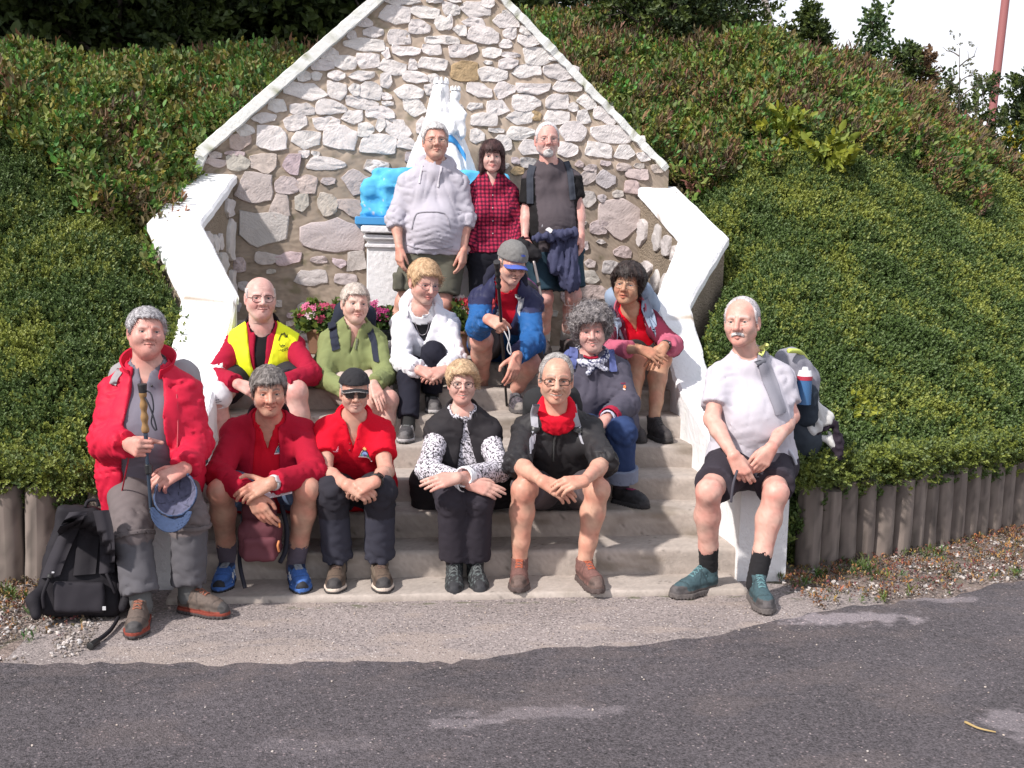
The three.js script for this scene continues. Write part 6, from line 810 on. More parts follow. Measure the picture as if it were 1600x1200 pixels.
const watch = (p, i, t, face, band) => { const d = p.W[i].clone().sub(p.E[i]).normalize(), c = lerpV(p.E[i], p.W[i], t), r = p.b.wrist * 0.9 + 0.006, q = new THREE.Quaternion().setFromUnitVectors(V(0, 0, 1), d); const band1 = new THREE.TorusGeometry(r, 0.005, 8, 24); band1.scale(1, 1, 2.2); band1.applyQuaternion(q).translate(c.x, c.y, c.z); const w = part(p.g, 'wristwatch', band1, M(C(...band), 0.5)); const n = camPos.clone().sub(c); n.addScaledVector(d, -n.dot(d)).normalize().lerp(V(0, 1, 0), 0.25).normalize(); const f = new THREE.CylinderGeometry(0.017, 0.017, 0.009, 20); f.applyQuaternion(new THREE.Quaternion().setFromUnitVectors(V(0, 1, 0), n)); const o = c.clone().addScaledVector(n, r + 0.002); f.translate(o.x, o.y, o.z); part(w, 'dial', f, M(C(...face), 0.25, { metalness: 0.3 })); };
const crest = canvasTex(256, 224, (x) => { // small embroidered badge: arched landscape with a gold sun and trees over a pale ribbon
  x.clearRect(0, 0, 256, 224); x.fillStyle = '#2c2440'; x.beginPath(); x.moveTo(20, 190); x.quadraticCurveTo(40, 70, 128, 66); x.quadraticCurveTo(216, 70, 236, 190); x.fill();
  x.fillStyle = '#7d92c4'; x.beginPath(); x.moveTo(52, 180); x.quadraticCurveTo(70, 100, 128, 96); x.quadraticCurveTo(190, 100, 204, 180); x.fill(); x.strokeStyle = '#d8cfc0'; x.lineWidth = 9; x.beginPath(); x.moveTo(34, 182); x.quadraticCurveTo(48, 110, 86, 88); x.stroke();
  x.fillStyle = '#56407a'; x.fillRect(96, 140, 50, 36); x.fillStyle = '#4f7a45'; x.beginPath(); x.arc(180, 150, 34, 0, 7); x.fill(); x.fillStyle = '#5f9aa0'; x.beginPath(); x.arc(70, 164, 22, 0, 7); x.fill(); x.fillStyle = '#b9a25a'; x.fillRect(186, 150, 30, 26);
  x.fillStyle = '#e6c07a'; x.beginPath(); for (let i = 0; i < 16; i++) { const a = i / 16 * 6.283, r = i % 2 ? 20 : 38; x.lineTo(112 + Math.cos(a) * r, 48 + Math.sin(a) * r); } x.fill(); x.fillStyle = '#ecc9d0'; x.fillRect(12, 184, 232, 18);
});
const tg = (n) => canvasTex(256, 64, (x) => { x.clearRect(0, 0, 256, 64); x.fillStyle = '#ffb8cc'; x.font = 'bold 58px sans-serif'; x.fillText(n, 6, 52); });

// 1 — man with an open red jacket half seated on the left pillar
{
  const p = new Person('grey-haired man in open red jacket leaning on the left pillar, holding a trekking pole', {
    k: 1.06, N: [232, 574, 0.10], S: [[180, 605, 0.12], [292, 606, 0.12]], E: [[166, 690, 0.02], [306, 692, 0.06]], W: [[203, 695, -0.20], [289, 732, -0.16]], H: [[207, 748, 0.12], [266, 748, 0.12]], K: [[206, 832, -0.14], [296, 812, -0.10]],
    feet: [{ toe: [207, 1000], h: 0, yaw: 4, len: 0.26, high: 0.10 }, { toe: [358, 966], h: 0, yaw: 62, len: 0.26, high: 0.10 }], tone: [0.594, 0.308, 0.256],
    b: { belly: 0.135, bellyY: 0.42, chest: 0.112, waist: 0.115, hip: 0.110, calf: 0.055, thigh: 0.078, knee: 0.053 }, neckR: 0.066,
    head: { p: [229, 519, 0.06], px: 76, yaw: 10, pitch: -6, roll: 3 }, face: { fat: 1, wide: 1.07, squint: 0.95, smile: -0.2, open: 0.2, red: 0.8, nose: 1.05, brow: [0.4, 0.36, 0.34], browK: 0.4 },
    hands: [{ d: [0.62, -0.02, 0.78], b: [-0.78, 0.1, 0.62], c: 1.5, th: { inn: 0.9, out: 0.3 } }, { d: [-0.75, -0.35, 0.45], b: [0.15, 0.75, 0.65], c: [0.55, 0.6, 0.65, 0.7], th: { out: 0.9, inn: 0.3 } }],
  });
  p.skin().hair({ t: 0.016, front: 0.070, side: -0.02, back: -0.085, col: [0.48, 0.46, 0.47], col2: [0.20, 0.19, 0.20], n: 1500, L: 0.028, amp: 0.007, sweep: 0.4, temple: 1 });
  const sh = S(hemCut(p, p.torso(0.006), -0.03), neckCut(p, 0.062));
  const shirt = p.garment('polo_shirt', S(sh, vCut(p, 0.13, 0.022), 0.004), { c: [0.165, 0.15, 0.185], amp: 0.005, fold: [7, 5, 7], cell: 0.009 });
  part(shirt.m, 'collar', collarGeo(p.N.clone().addScaledVector(p.up, -0.015).addScaledVector(p.fw, 0.005), p.up, p.fw, 0.078, 0.084, 0.05, 0.42, 0.22, 0.007), cloth(C(0.06, 0.05, 0.055)));
  buttons(p, shirt.f, [[228, 588, 0], [237, 603, 0]], [0.03, 0.03, 0.03]);
  const jk0 = U(0.05, p.torso(0.026), p.arm(0, 0.026, 0.026, 1.93), p.arm(1, 0.026, 0.026, 1.93), rc(p.hm.clone().addScaledVector(p.rt, -0.10).addScaledVector(p.up, 0.05), 0.11, p.hm.clone().addScaledVector(p.rt, -0.12).addScaledVector(p.up, -0.18).addScaledVector(p.fw, 0.03), 0.085), rc(p.hm.clone().addScaledVector(p.rt, 0.10).addScaledVector(p.up, 0.05), 0.10, p.hm.clone().addScaledVector(p.rt, 0.12).addScaledVector(p.up, -0.05), 0.075));
  const open = (x, y, z) => { x -= p.hm.x; y -= p.hm.y; z -= p.hm.z; const a = x * p.rt.x + y * p.rt.y + z * p.rt.z, b = x * p.up.x + y * p.up.y + z * p.up.z, c = x * p.fw.x + y * p.fw.y + z * p.fw.z; const t = clamp((b + 0.2) / 0.75, 0, 1), l = mix(-0.035, -0.045, t) - 0.085 * sst(1, 0.25, t) * 0.6 , r = mix(0.20, 0.055, Math.pow(t, 0.8)); return Math.max(l - a, a - r, -c + 0.0); };
  let jk = S(S(jk0, open, 0.006), neckCut(p, 0.078)); jk = I(jk, (x, y, z) => { const q = V(x, y, z).sub(p.hm), a = q.dot(p.rt), b = q.dot(p.up); return -0.24 + 0.18 * sst(-0.05, 0.1, a) - b; }); jk = U(0.03, jk, U(0.03, p.arm(0, 0.026, 0.028, 1.93), p.arm(1, 0.026, 0.028, 1.93)));
  const j = p.garment('jacket', jk, { c: [0.55, 0.014, 0.045], amp: 0.011, fold: [7, 10, 7], rough: 0.6, cell: 0.0095, fine: 0.001, matO: { sheen: 0.1 } });
  part(j.m, 'collar', collarGeo(p.N.clone().addScaledVector(p.up, -0.035), p.up, p.fw, 0.09, 0.135, 0.085, 0.62, 0.28, 0.008), cloth(C(0.55, 0.014, 0.045), 0.6));
  part(j.m, 'zip', merge([tube([P(218, 600, -0.02), P(211, 660, -0.10), P(204, 700, -0.12), P(186, 790, -0.05)].map((q) => toF(j.f, q)), 0.0035, 5), tube([P(276, 610, -0.02), P(278, 660, -0.05), P(277, 700, -0.02)].map((q) => toF(j.f, q)), 0.0035, 5)]), M(C(0.4, 0.02, 0.04), 0.5));
  // zip-off walking trousers: browner upper legs, a zip line, greyer lower legs
  const tr = p.garment('trousers', pants(p, [0.018, 0.024], 1.93), { amp: 0.010, fold: [8, 11, 8], cell: 0.0095, col: (x, y, z) => { const up = y > P(206, 843, -0.2).y + 0.012 * Math.sin(x * 9); return up ? [0.15, 0.125, 0.125] : [0.105, 0.10, 0.11]; } });
  for (const i of [0, 1]) cuff(p, i, i ? 0.08 : 0.05, p.b.knee + 0.036, 0.02, [0.13, 0.11, 0.11], 'zip_flap', 1);
  const boot = (a, b, c) => b < 0.032 && c < 0.9 ? [0.25, 0.05, 0.03] : c > 0.86 ? [0.06, 0.055, 0.055] : [0.115, 0.085, 0.07];
  for (const i of [0, 1]) p.shoe(i, { high: 0.105, col: boot, sole: (a, b, c) => b > 0.016 ? [0.2, 0.035, 0.02] : [0.06, 0.05, 0.05], lace: [0.28, 0.1, 0.06], sock: [0.1, 0.1, 0.1], sockTop: 0.12 });
  // the near strap of the pack he wears and the corner of the pack behind his arm
  const pk = thing('rucksack', 'grey rucksack on the back of the man in the open red jacket', 'rucksack', p.pt(0, 0.1, -0.2)); const gm = cloth(C(0.30, 0.28, 0.29));
  part(pk, 'pack', meshSDF(rough(U(0.05, rc(p.pt(-0.17, 0.08, -0.16), 0.10, p.pt(-0.12, 0.42, -0.17), 0.09), rc(p.pt(0.12, 0.08, -0.16), 0.10, p.pt(0.10, 0.42, -0.17), 0.09)), 1, (x, y, z) => 0.006 * N3(x * 12, y * 12, z * 12)), p.pt(0, 0.2, -0.16).addScalar(-0.5), p.pt(0, 0.2, -0.16).addScalar(0.5), 0.014), gm);
  part(pk, 'strap', strapOn(j.f, [P(188, 578, 0.05), P(181, 588, 0), P(177, 600, 0)], p.fw.clone().negate(), 0.030, 0.008), gm);
  // pole in his right hand
  const h = p.handInfo[0], c = h.pts[0].clone().addScaledVector(h.d, 0.088).addScaledVector(h.b, -0.026), top = c.clone().add(V(-0.004, 0.235, 0.02)), bot = c.clone().add(V(0.012, -0.30, -0.02));
  pole2('trekking pole with cork grip held by the man in the open red jacket', top, bot, { grip: [0.30, 0.17, 0.07], tipCol: [0.02, 0.02, 0.02], shaft: [0.055, 0.075, 0.11], gripL: 0.17, collapsed: true });
  // blue cap held upside down against his thigh
  { const h2 = p.handInfo[1], o = P(274, 772, -0.23), z = V(-0.10, -0.80, 0.55).normalize(), y = V(0.05, 0.5, 0.85).normalize(), x = new THREE.Vector3().crossVectors(y, z).normalize(); y.crossVectors(z, x).normalize(); capThing('washed blue cap held upside down against the thigh by the man in red', o, x, y, z, [0.045, 0.075, 0.15], [0.04, 0.065, 0.135], [0.10, 0.10, 0.16]); }
}
function pole2(label, top, bot, o) {
  const t = thing('trekking_pole', label, 'trekking pole', bot.clone()), d = bot.clone().sub(top), L = d.length(); d.normalize(); const at = (s, e = 0) => top.clone().addScaledVector(d, s);
  part(t, 'grip', tube([at(0.0), at(0.012), at(0.05), at(0.09), at(o.gripL - 0.01), at(o.gripL)], (q) => 0.0135 + 0.0025 * Math.sin(q * 22), 12), M(C(...o.grip), 0.9));
  part(t, 'grip_head', tube([at(-0.028), at(-0.02), at(-0.004), at(0.012)], (q) => 0.019 - 0.004 * q, 12), M(C(0.025, 0.022, 0.024), 0.6));
  part(t, 'shaft', merge([tube([at(o.gripL), at(L * 0.5), at(L * 0.62)], 0.0088, 10), tube([at(L * 0.6), at(L * 0.8), at(L - 0.03)], 0.0072, 10)]), M(C(...o.shaft), 0.35, { metalness: 0.4 }));
  part(t, 'clamp', merge([tube([at(L * 0.6 - 0.02), at(L * 0.6 + 0.02)], 0.0125, 10), new THREE.BoxGeometry(0.012, 0.03, 0.02).translate(...at(L * 0.6).add(V(0.012, 0, 0.006)).toArray())]), M(C(0.02, 0.02, 0.022), 0.5));
  part(t, 'tip', tube([at(L - 0.05), at(L - 0.02), at(L)], (q) => 0.008 - 0.004 * q, 8), M(C(...o.tipCol), 0.4));
  if (o.basket) { const b = new THREE.CylinderGeometry(0.026, 0.02, 0.008, 16); const c = at(L - 0.09); b.translate(c.x, c.y, c.z); part(t, 'basket', b, M(C(0.02, 0.02, 0.02), 0.6)); }
  const a = at(o.loopAt ?? 0.0); part(t, 'wrist_loop', tube([a, a.clone().add(V(0.03, -0.005, 0.01)), a.clone().add(V(0.045, -0.06, 0.02)), a.clone().add(V(0.035, -0.13, 0.015)), a.clone().add(V(0.055, -0.16, 0.02)), a.clone().add(V(0.05, -0.12, 0.025)), a.clone().add(V(0.03, -0.06, 0.02)), at((o.loopAt ?? 0) + 0.01)], 0.0035, 6), M(C(...(o.loop ?? [0.03, 0.03, 0.04])), 0.9));
}
function capThing(label, o, x, y, z, col, brim, inside, words) { // an empty cap: hollow crown, peak, sweatband; y out of the opening's back, z towards the peak
  const fr = frame(o, x, y, z), t = thing('cap', label, 'cap', o.clone()), dm = ell(V(0, 0, 0), 0.085, 0.075, 0.098), inn = ell(V(0, 0, 0), 0.079, 0.069, 0.092);
  const f = (a, b, c) => Math.max(dm(a, b, c) + 0.003 * N3(a * 25, b * 25, c * 25), -inn(a, b, c) - 0.002, b - 0.004), br = (a, b, c) => { const surf = 0.0 - 2.6 * a * a * -1 - 0.012; return Math.max(Math.abs(b - surf + 0.25 * (c - 0.08)) - 0.003, Math.hypot(a / 0.082, Math.max(0, c - 0.07) / 0.085) * 0.07 - 0.07, 0.068 - c, -(dm(a, b, c) - 0.002)); };
  const bx = new THREE.Box3().setFromCenterAndSize(o, V(0.46, 0.46, 0.46)), rev = (X0, Y0, Z0) => { const q = V(X0, Y0, Z0).sub(o); return [q.dot(x), q.dot(y), q.dot(z)]; };
  const m = part(t, 'crown', meshSDF(local(fr, f), bx.min, bx.max, 0.0042, (X0, Y0, Z0) => { const [a, b, c] = rev(X0, Y0, Z0), n = 1 + 0.25 * N3(a * 45, b * 45, c * 45), seam = Math.abs(((Math.atan2(c, a) / 6.283 * 6 + 6) % 1) - 0.5) < 0.03; return (inn(a, b, c) < 0.001 ? (seam ? inside.map((v) => v * 0.3) : inside) : col).map((v) => v * n); }), MV(0.9));
  part(t, 'peak', meshSDF(local(fr, br), bx.min, bx.max, 0.0042, (X0, Y0, Z0) => brim.map((v) => v * (1 + 0.15 * N3(X0 * 60, Y0 * 60, Z0 * 60)))), MV(0.9));
  const ring = []; for (let i = 0; i <= 30; i++) { const a = i / 30 * 6.283; ring.push(fr.w(Math.cos(a) * 0.081, -0.006, Math.sin(a) * 0.094)); } part(t, 'sweatband', tube(ring.slice(0, 30), 0.0052, 5, true), M(C(...inside.map((v) => v * 0.35)), 0.9));
  const bk = []; for (let i = 0; i <= 8; i++) { const a = Math.PI * 1.5 + (i / 8 - 0.5) * 0.9; bk.push(fr.w(Math.cos(a) * 0.083, 0.004, Math.sin(a) * 0.097)); } part(t, 'strap', tube(bk, 0.006, 5), M(C(...col), 0.9)); return t;
}

// 2 — seated man in a red fleece, maroon pack between his knees
{
  const p = new Person('dark grey-haired man in red fleece jacket seated with a maroon rucksack between his knees', {
    k: 1.03, N: [420, 656, 0.40], S: [[364, 672, 0.44], [476, 672, 0.44]], E: [[342, 742, 0.20], [492, 740, 0.20]], W: [[392, 772, -0.02], [424, 755, -0.03]], H: [Q(392, 0.37, 0.62), Q(450, 0.37, 0.62)], K: [[344, 768, 0.10], [480, 765, 0.10]],
    feet: [{ toe: [341, 928], h: 0.025, yaw: -2, len: 0.28, high: 0.095 }, { toe: [473, 930], h: 0.025, yaw: 12, len: 0.28, high: 0.095 }], tone: [0.530, 0.279, 0.201], b: { belly: 0.13, calf: 0.055, waist: 0.12, chest: 0.115 },
    head: { p: [420, 611, 0.32], px: 75, yaw: 4, pitch: 6, roll: -2 }, face: { squint: 0.95, smile: 0.35, red: 0.55, nose: 1.1, brow: [0.10, 0.08, 0.07], wide: 1.03, fat: 0.4 }, neckR: 0.058,
    hands: [{ d: [0.55, -0.8, 0.25], b: [-0.25, 0.1, 0.95], c: [0.3, 0.3, 0.35, 0.4], th: { out: 0.7 } }, { d: [-0.9, -0.35, 0.22], b: [-0.1, 0.55, 0.83], c: [0.35, 0.45, 0.5, 0.5], th: { out: 1.3, inn: -0.1 } }],
  });
  p.skin().hair({ t: 0.017, front: 0.060, side: -0.03, back: -0.08, col: [0.26, 0.23, 0.215], col2: [0.06, 0.05, 0.045], n: 1600, L: 0.030, amp: 0.008, fringe: 0.006, mode: 'down', lift: 0.5 });
  const polo = p.garment('polo_shirt', S(S(p.torso(0.004), neckCut(p, 0.058)), vCut(p, 0.11, 0.024), 0.004), { c: [0.55, 0.006, 0.022], amp: 0.005 });
  part(polo.m, 'collar', collarGeo(p.N.clone().addScaledVector(p.up, -0.022), p.up, p.fw, 0.070, 0.092, 0.032, 0.45, 0.3, 0.006), cloth(C(0.55, 0.006, 0.022)));
  const op = (x, y, z) => { x -= p.hm.x; y -= p.hm.y; z -= p.hm.z; const a = x * p.rt.x + y * p.rt.y + z * p.rt.z, b = x * p.up.x + y * p.up.y + z * p.up.z, c = x * p.fw.x + y * p.fw.y + z * p.fw.z; const t = clamp(b / 0.55, 0, 1); return Math.max(-0.075 + 0.03 * t - a, a - mix(0.035, 0.05, t) - 0.02 * sst(0.4, 0, Math.abs(t - 0.5)), -c); };
  let jk = S(S(p.torso(0.024), op, 0.006), neckCut(p, 0.074)); jk = U(0.03, jk, p.arm(0, 0.024, 0.024, 1.93), p.arm(1, 0.024, 0.024, 1.93));
  const j = p.garment('fleece_jacket', jk, { c: [0.36, 0.008, 0.028], amp: 0.009, fold: [8, 9, 8] });
  part(j.m, 'collar', collarGeo(p.N.clone().addScaledVector(p.up, -0.03), p.up, p.fw, 0.084, 0.112, 0.06, 0.75, 0.3, 0.007), cloth(C(0.035, 0.025, 0.03)));
  p.decal(polo.f, [440, 698, 0.2], 0.036, 0.031, crest);
  p.garment('shorts', pants(p, [0.02, 0.026], 0.86), { c: [0.12, 0.17, 0.27], amp: 0.006 });
  const bl = (a, b, c) => c > 0.93 ? [0.02, 0.02, 0.025] : b > 0.075 && c < 0.5 ? [0.03, 0.05, 0.12] : c > 0.55 ? [0.05, 0.14, 0.42] : [0.06, 0.17, 0.46];
  const zig = (m, wl, W, L, pr) => { const l = []; for (const s of [-1, 1]) { const pts = [[0.10, 0.03], [0.118, 0.062], [0.134, 0.03], [0.152, 0.058], [0.168, 0.03], [0.186, 0.05], [0.205, 0.028]].map(([c, b]) => marchTo(wl, W(s * 0.12, b, c), W(0, 0, 0).sub(W(s, 0, 0)).normalize(), 0.2)).filter((q) => q); if (pts.length > 3) for (let i = 0; i < pts.length - 1; i++) l.push(tube([pts[i], lerpV(pts[i], pts[i + 1], 0.5), pts[i + 1]], 0.0028, 5)); } if (l.length) part(m, 'stripe', merge(l), M(C(0.75, 0.78, 0.8), 0.6)); };
  for (const i of [0, 1]) p.shoe(i, { high: 0.085, col: bl, sole: (a, b, c) => b > 0.012 ? [0.05, 0.13, 0.38] : [0.02, 0.02, 0.025], lace: [0.3, 0.32, 0.35], bow: false, sock: [0.115, 0.095, 0.125], sockTop: 0.30, marks: zig });
  watch(p, 1, 0.94, [0.55, 0.57, 0.6], [0.5, 0.5, 0.5]);
  { // folded paper in the crook of his arm
    const g = bevBox(0.17, 0.10, 0.006, 0.002); g.rotateX(-0.7); g.rotateZ(0.22); const o = P(425, 762, 0.08); g.translate(o.x, o.y, o.z); tag(part(null, 'paper', g, M(C(0.75, 0.73, 0.78), 0.8)), 'folded white paper under the watch hand of the seated man in red fleece', 'paper'); }
  { // maroon rucksack
    const t = thing('rucksack', 'small maroon rucksack hanging between the knees of the man in red fleece', 'rucksack', P(405, 870, 0.02)), mar = cloth(C(0.105, 0.033, 0.042), 0.75), blk = cloth(C(0.02, 0.02, 0.028), 0.8);
    const A = P(405, 790, 0.10), B = P(407, 856, 0.06); const f = rough(U(0.04, boxF(V(A.x, A.y - 0.01, A.z), 0.075, 0.05, 0.055, 0.045), boxF(V(B.x, B.y + 0.045, B.z + 0.01), 0.092, 0.09, 0.075, 0.05)), 1, (x, y, z) => 0.005 * N3(x * 14, y * 14, z * 14) + 0.002 * N3(x * 40, y * 40, z * 40));
    const pb = part(t, 'pack', meshSDF(f, V(B.x - 0.25, B.y - 0.2, B.z - 0.2), V(B.x + 0.25, A.y + 0.2, B.z + 0.25), 0.008), mar);
    const fp = rough(boxF(V(B.x + 0.008, B.y + 0.015, B.z + 0.078), 0.072, 0.055, 0.022, 0.02), 1, (x, y, z) => 0.004 * N3(x * 18, y * 18, z * 18)); part(t, 'pocket', meshSDF(fp, V(B.x - 0.15, B.y - 0.12, B.z), V(B.x + 0.15, B.y + 0.12, B.z + 0.15), 0.007), cloth(C(0.12, 0.038, 0.048), 0.7));
    part(t, 'strap', tube([P(382, 785, 0.12), P(377, 830, 0.08), P(374, 870, 0.05), P(377, 895, -0.02), P(383, 919, -0.04)], 0.009, 6), blk); part(t, 'strap', tube([P(440, 790, 0.12), P(448, 825, 0.08), P(446, 860, 0.06), P(438, 878, 0.0)], 0.011, 6), blk);
    part(t, 'zip_pull', merge([tube([P(433, 808, 0.0), P(436, 815, -0.03), P(437, 824, -0.03)], 0.005, 6), tube([P(436, 845, -0.03), P(434, 852, -0.04), P(436, 862, -0.03)], 0.005, 6)]), M(C(0.6, 0.22, 0.08), 0.7));
  }
}
// 3 — seated man in a red polo, black cap and sunglasses
{
  const p = new Person('slim man in red polo shirt, black cap and sunglasses seated with clasped hands', {
    k: 1.0, N: [553, 652, 0.42], S: [[508, 668, 0.44], [598, 670, 0.44]], E: [[507, 738, 0.26], [603, 738, 0.26]], W: [[543, 758, 0.03], [586, 753, 0.03]], H: [Q(533, 0.37, 0.62), Q(580, 0.37, 0.62)], K: [[519, 770, 0.12], [594, 768, 0.12]],
    feet: [{ toe: [520, 930], h: 0.025, yaw: -3, len: 0.27, high: 0.095 }, { toe: [600, 929], h: 0.025, yaw: 6, len: 0.27, high: 0.095 }], tone: [0.551, 0.308, 0.232],
    head: { p: [554, 613, 0.36], px: 66, yaw: 5, pitch: 2 }, face: { red: 0.4, smile: 0.2, open: 0.3, squint: 0.8, nose: 1.0, stubble: [0.42, 0.36, 0.34, 0.42], brow: [0.3, 0.28, 0.27] },
    hands: [{ d: [0.85, -0.35, 0.25], b: [-0.15, 0.6, 0.78], c: 0.75, th: { out: 0.5, inn: 0.5 } }, { d: [-0.88, -0.3, 0.28], b: [0.1, 0.7, 0.7], c: 0.75, th: { out: 0.6, inn: 0.2 } }],
  });
  p.skin().hair({ t: 0.007, front: 0.09, side: -0.025, back: -0.07, zMax: 0.02, col: [0.5, 0.48, 0.47], n: 300, L: 0.012, top: 0.05 }).cap({ col: [0.016, 0.015, 0.018], brim: [0.014, 0.013, 0.016], edge: [0.3, 0.28, 0.27], y0: 0.054 }).glasses({ col: [0.02, 0.02, 0.02], w: 0.027, h: 0.0155, th: 0.0026, lens: [0.03, 0.018, 0.014], y: -0.004 });
  const f = S(S(U(0.035, p.torso(0.012), p.arm(0, 0.030, 0.034, 0.62), p.arm(1, 0.030, 0.034, 0.62)), neckCut(p, 0.060)), vCut(p, 0.12, 0.026), 0.004);
  const s = p.garment('polo_shirt', f, { c: [0.60, 0.005, 0.022], amp: 0.0065, fold: [7, 6, 7], cell: 0.0085 });
  part(s.m, 'collar', collarGeo(p.N.clone().addScaledVector(p.up, -0.022), p.up, p.fw, 0.072, 0.104, 0.034, 0.42, 0.32, 0.006), cloth(C(0.6, 0.005, 0.022)));
  buttons(p, s.f, [[547, 693, 0.2], [546, 703, 0.2]], [0.2, 0.005, 0.01]); p.decal(s.f, [571, 707, 0.2], 0.036, 0.031, crest); p.decal(s.f, [527, 705, 0.2], 0.022, 0.0065, tg('RNDS'));
  p.garment('trousers', pants(p, [0.016, 0.022], 1.95), { amp: 0.009, fold: [9, 10, 9], col: (x, y, z) => y > P(520, 812, 0.1).y ? [0.03, 0.028, 0.036] : [0.045, 0.045, 0.062] });
  for (const i of [0, 1]) p.shoe(i, { high: 0.09, col: (a, b, c) => c > 0.84 ? [0.05, 0.045, 0.045] : Math.abs(a) > 0.03 && c < 0.7 ? [0.16, 0.12, 0.09] : [0.11, 0.075, 0.055], sole: (a, b, c, L) => b > 0.015 && c > L * 0.6 ? [0.6, 0.5, 0.42] : [0.05, 0.045, 0.045], lace: [0.13, 0.08, 0.06], sock: [0.05, 0.05, 0.06], sockTop: 0.12 });
  watch(p, 1, 0.9, [0.02, 0.02, 0.02], [0.02, 0.02, 0.02]);
}
// 4 — seated woman in a black waistcoat over a printed blouse
{
  const p = new Person('blonde woman in long black waistcoat over black and white print, arms crossed', {
    k: 0.95, bust: true, N: [722, 644, 0.46], S: [[682, 664, 0.48], [764, 665, 0.48]], E: [[668, 735, 0.30], [780, 735, 0.30]], W: [[735, 757, 0.04], [714, 747, 0.0]], H: [Q(702, 0.37, 0.64), Q(748, 0.37, 0.64)], K: [[705, 778, 0.10], [748, 778, 0.10]],
    feet: [{ toe: [709, 936], h: 0.0, yaw: -4, len: 0.26, high: 0.11 }, { toe: [752, 934], h: 0.0, yaw: 3, len: 0.26, high: 0.11 }], tone: [0.594, 0.353, 0.293],
    head: { p: [722, 598, 0.44], px: 66, yaw: 4, hairT: 0.016 }, face: { smile: 1, open: 0.7, squint: 0.6, red: 0.5, fat: 0.4, nose: 0.95, lip: [0.9, 0.5, 0.52], brow: [0.3, 0.2, 0.14], browK: 0.4 }, neckR: 0.05,
    hands: [{ d: [0.95, -0.25, 0.1], b: [0.1, 0.5, 0.85], c: [0.2, 0.2, 0.25, 0.3] }, { d: [-0.92, -0.15, 0.2], b: [0.05, 0.6, 0.8], c: [0.2, 0.22, 0.25, 0.3], th: { out: 0.5 } }],
  });
  p.skin().hair({ t: 0.026, front: 0.060, side: -0.03, back: -0.07, col: [0.62, 0.44, 0.27], col2: [0.34, 0.22, 0.13], n: 3000, L: 0.040, amp: 0.006, fr: 22, sweep: 0.8, lift: 0.6, fringe: 0.0 }).glasses({ col: [0.035, 0.015, 0.015], w: 0.024, h: 0.0175, th: 0.0021, pow: 2.6 });
  const print = (x, y, z) => { const v = N3(x * 75, y * 75, z * 75), w = N3(x * 120 + 9, y * 120, z * 120); return Math.abs(v) < 0.17 || w > 0.42 ? [0.03, 0.028, 0.032] : [0.72, 0.68, 0.74]; };
  p.garment('blouse', S(U(0.03, p.torso(0.008), p.arm(0, 0.018, 0.018, 1.80), p.arm(1, 0.018, 0.018, 1.80)), neckCut(p, 0.055)), { amp: 0.006, fold: [9, 8, 9], cell: 0.006, col: print });
  for (const i of [0, 1]) cuff(p, i, i ? 0.80 : 0.82, p.b.wrist + 0.022, 0.05, [0.78, 0.78, 0.8]);
  const op = (x, y, z) => { const q = V(x, y, z).sub(p.hm), a = q.dot(p.rt), b = q.dot(p.up), c = q.dot(p.fw), t = clamp(b / 0.42, 0, 1); return Math.max(Math.abs(a - 0.012) - mix(0.105, 0.006, Math.pow(t, 0.9)), -c, 0.02 - b); };
  const skirt = U(0.06, rc(p.pt(-0.16, 0.02, -0.02), 0.12, p.pt(-0.19, -0.16, 0.06), 0.075), rc(p.pt(0.15, 0.02, -0.02), 0.12, p.pt(0.17, -0.15, 0.05), 0.075), rc(p.pt(-0.1, 0, -0.1), 0.12, p.pt(0.1, 0, -0.1), 0.12));
  const arms = U(0.02, rc(p.S[0].clone().addScaledVector(p.rt, 0.02), 0.062, lerpV(p.S[0], p.E[0], 0.14), 0.066), rc(p.S[1].clone().addScaledVector(p.rt, -0.02), 0.062, lerpV(p.S[1], p.E[1], 0.20), 0.066));
  const ve = p.garment('waistcoat', S(S(U(0.04, p.torso(0.022), skirt, arms), op, 0.004), neckCut(p, 0.066)), { c: [0.028, 0.025, 0.028], amp: 0.008, fold: [9, 5, 9], rough: 0.75 });
  part(ve.m, 'collar', collarGeo(p.N.clone().addScaledVector(p.up, -0.03), p.up, p.fw, 0.075, 0.090, 0.055, 0.35, 0.2, 0.007), cloth(C(0.028, 0.025, 0.028)));
  p.garment('trousers', pants(p, [0.014, 0.024], 1.92), { c: [0.036, 0.031, 0.040], amp: 0.006, fold: [9, 6, 9] });
  for (const i of [0, 1]) p.shoe(i, { high: 0.115, col: (a, b, c) => c > 0.85 ? [0.03, 0.03, 0.034] : N3(a * 60, b * 60, c * 18) > 0.35 ? [0.11, 0.13, 0.13] : [0.025, 0.025, 0.028], sole: [0.03, 0.03, 0.033], lace: [0.12, 0.13, 0.13], sock: [0.03, 0.03, 0.03], sockTop: 0.2 });
}
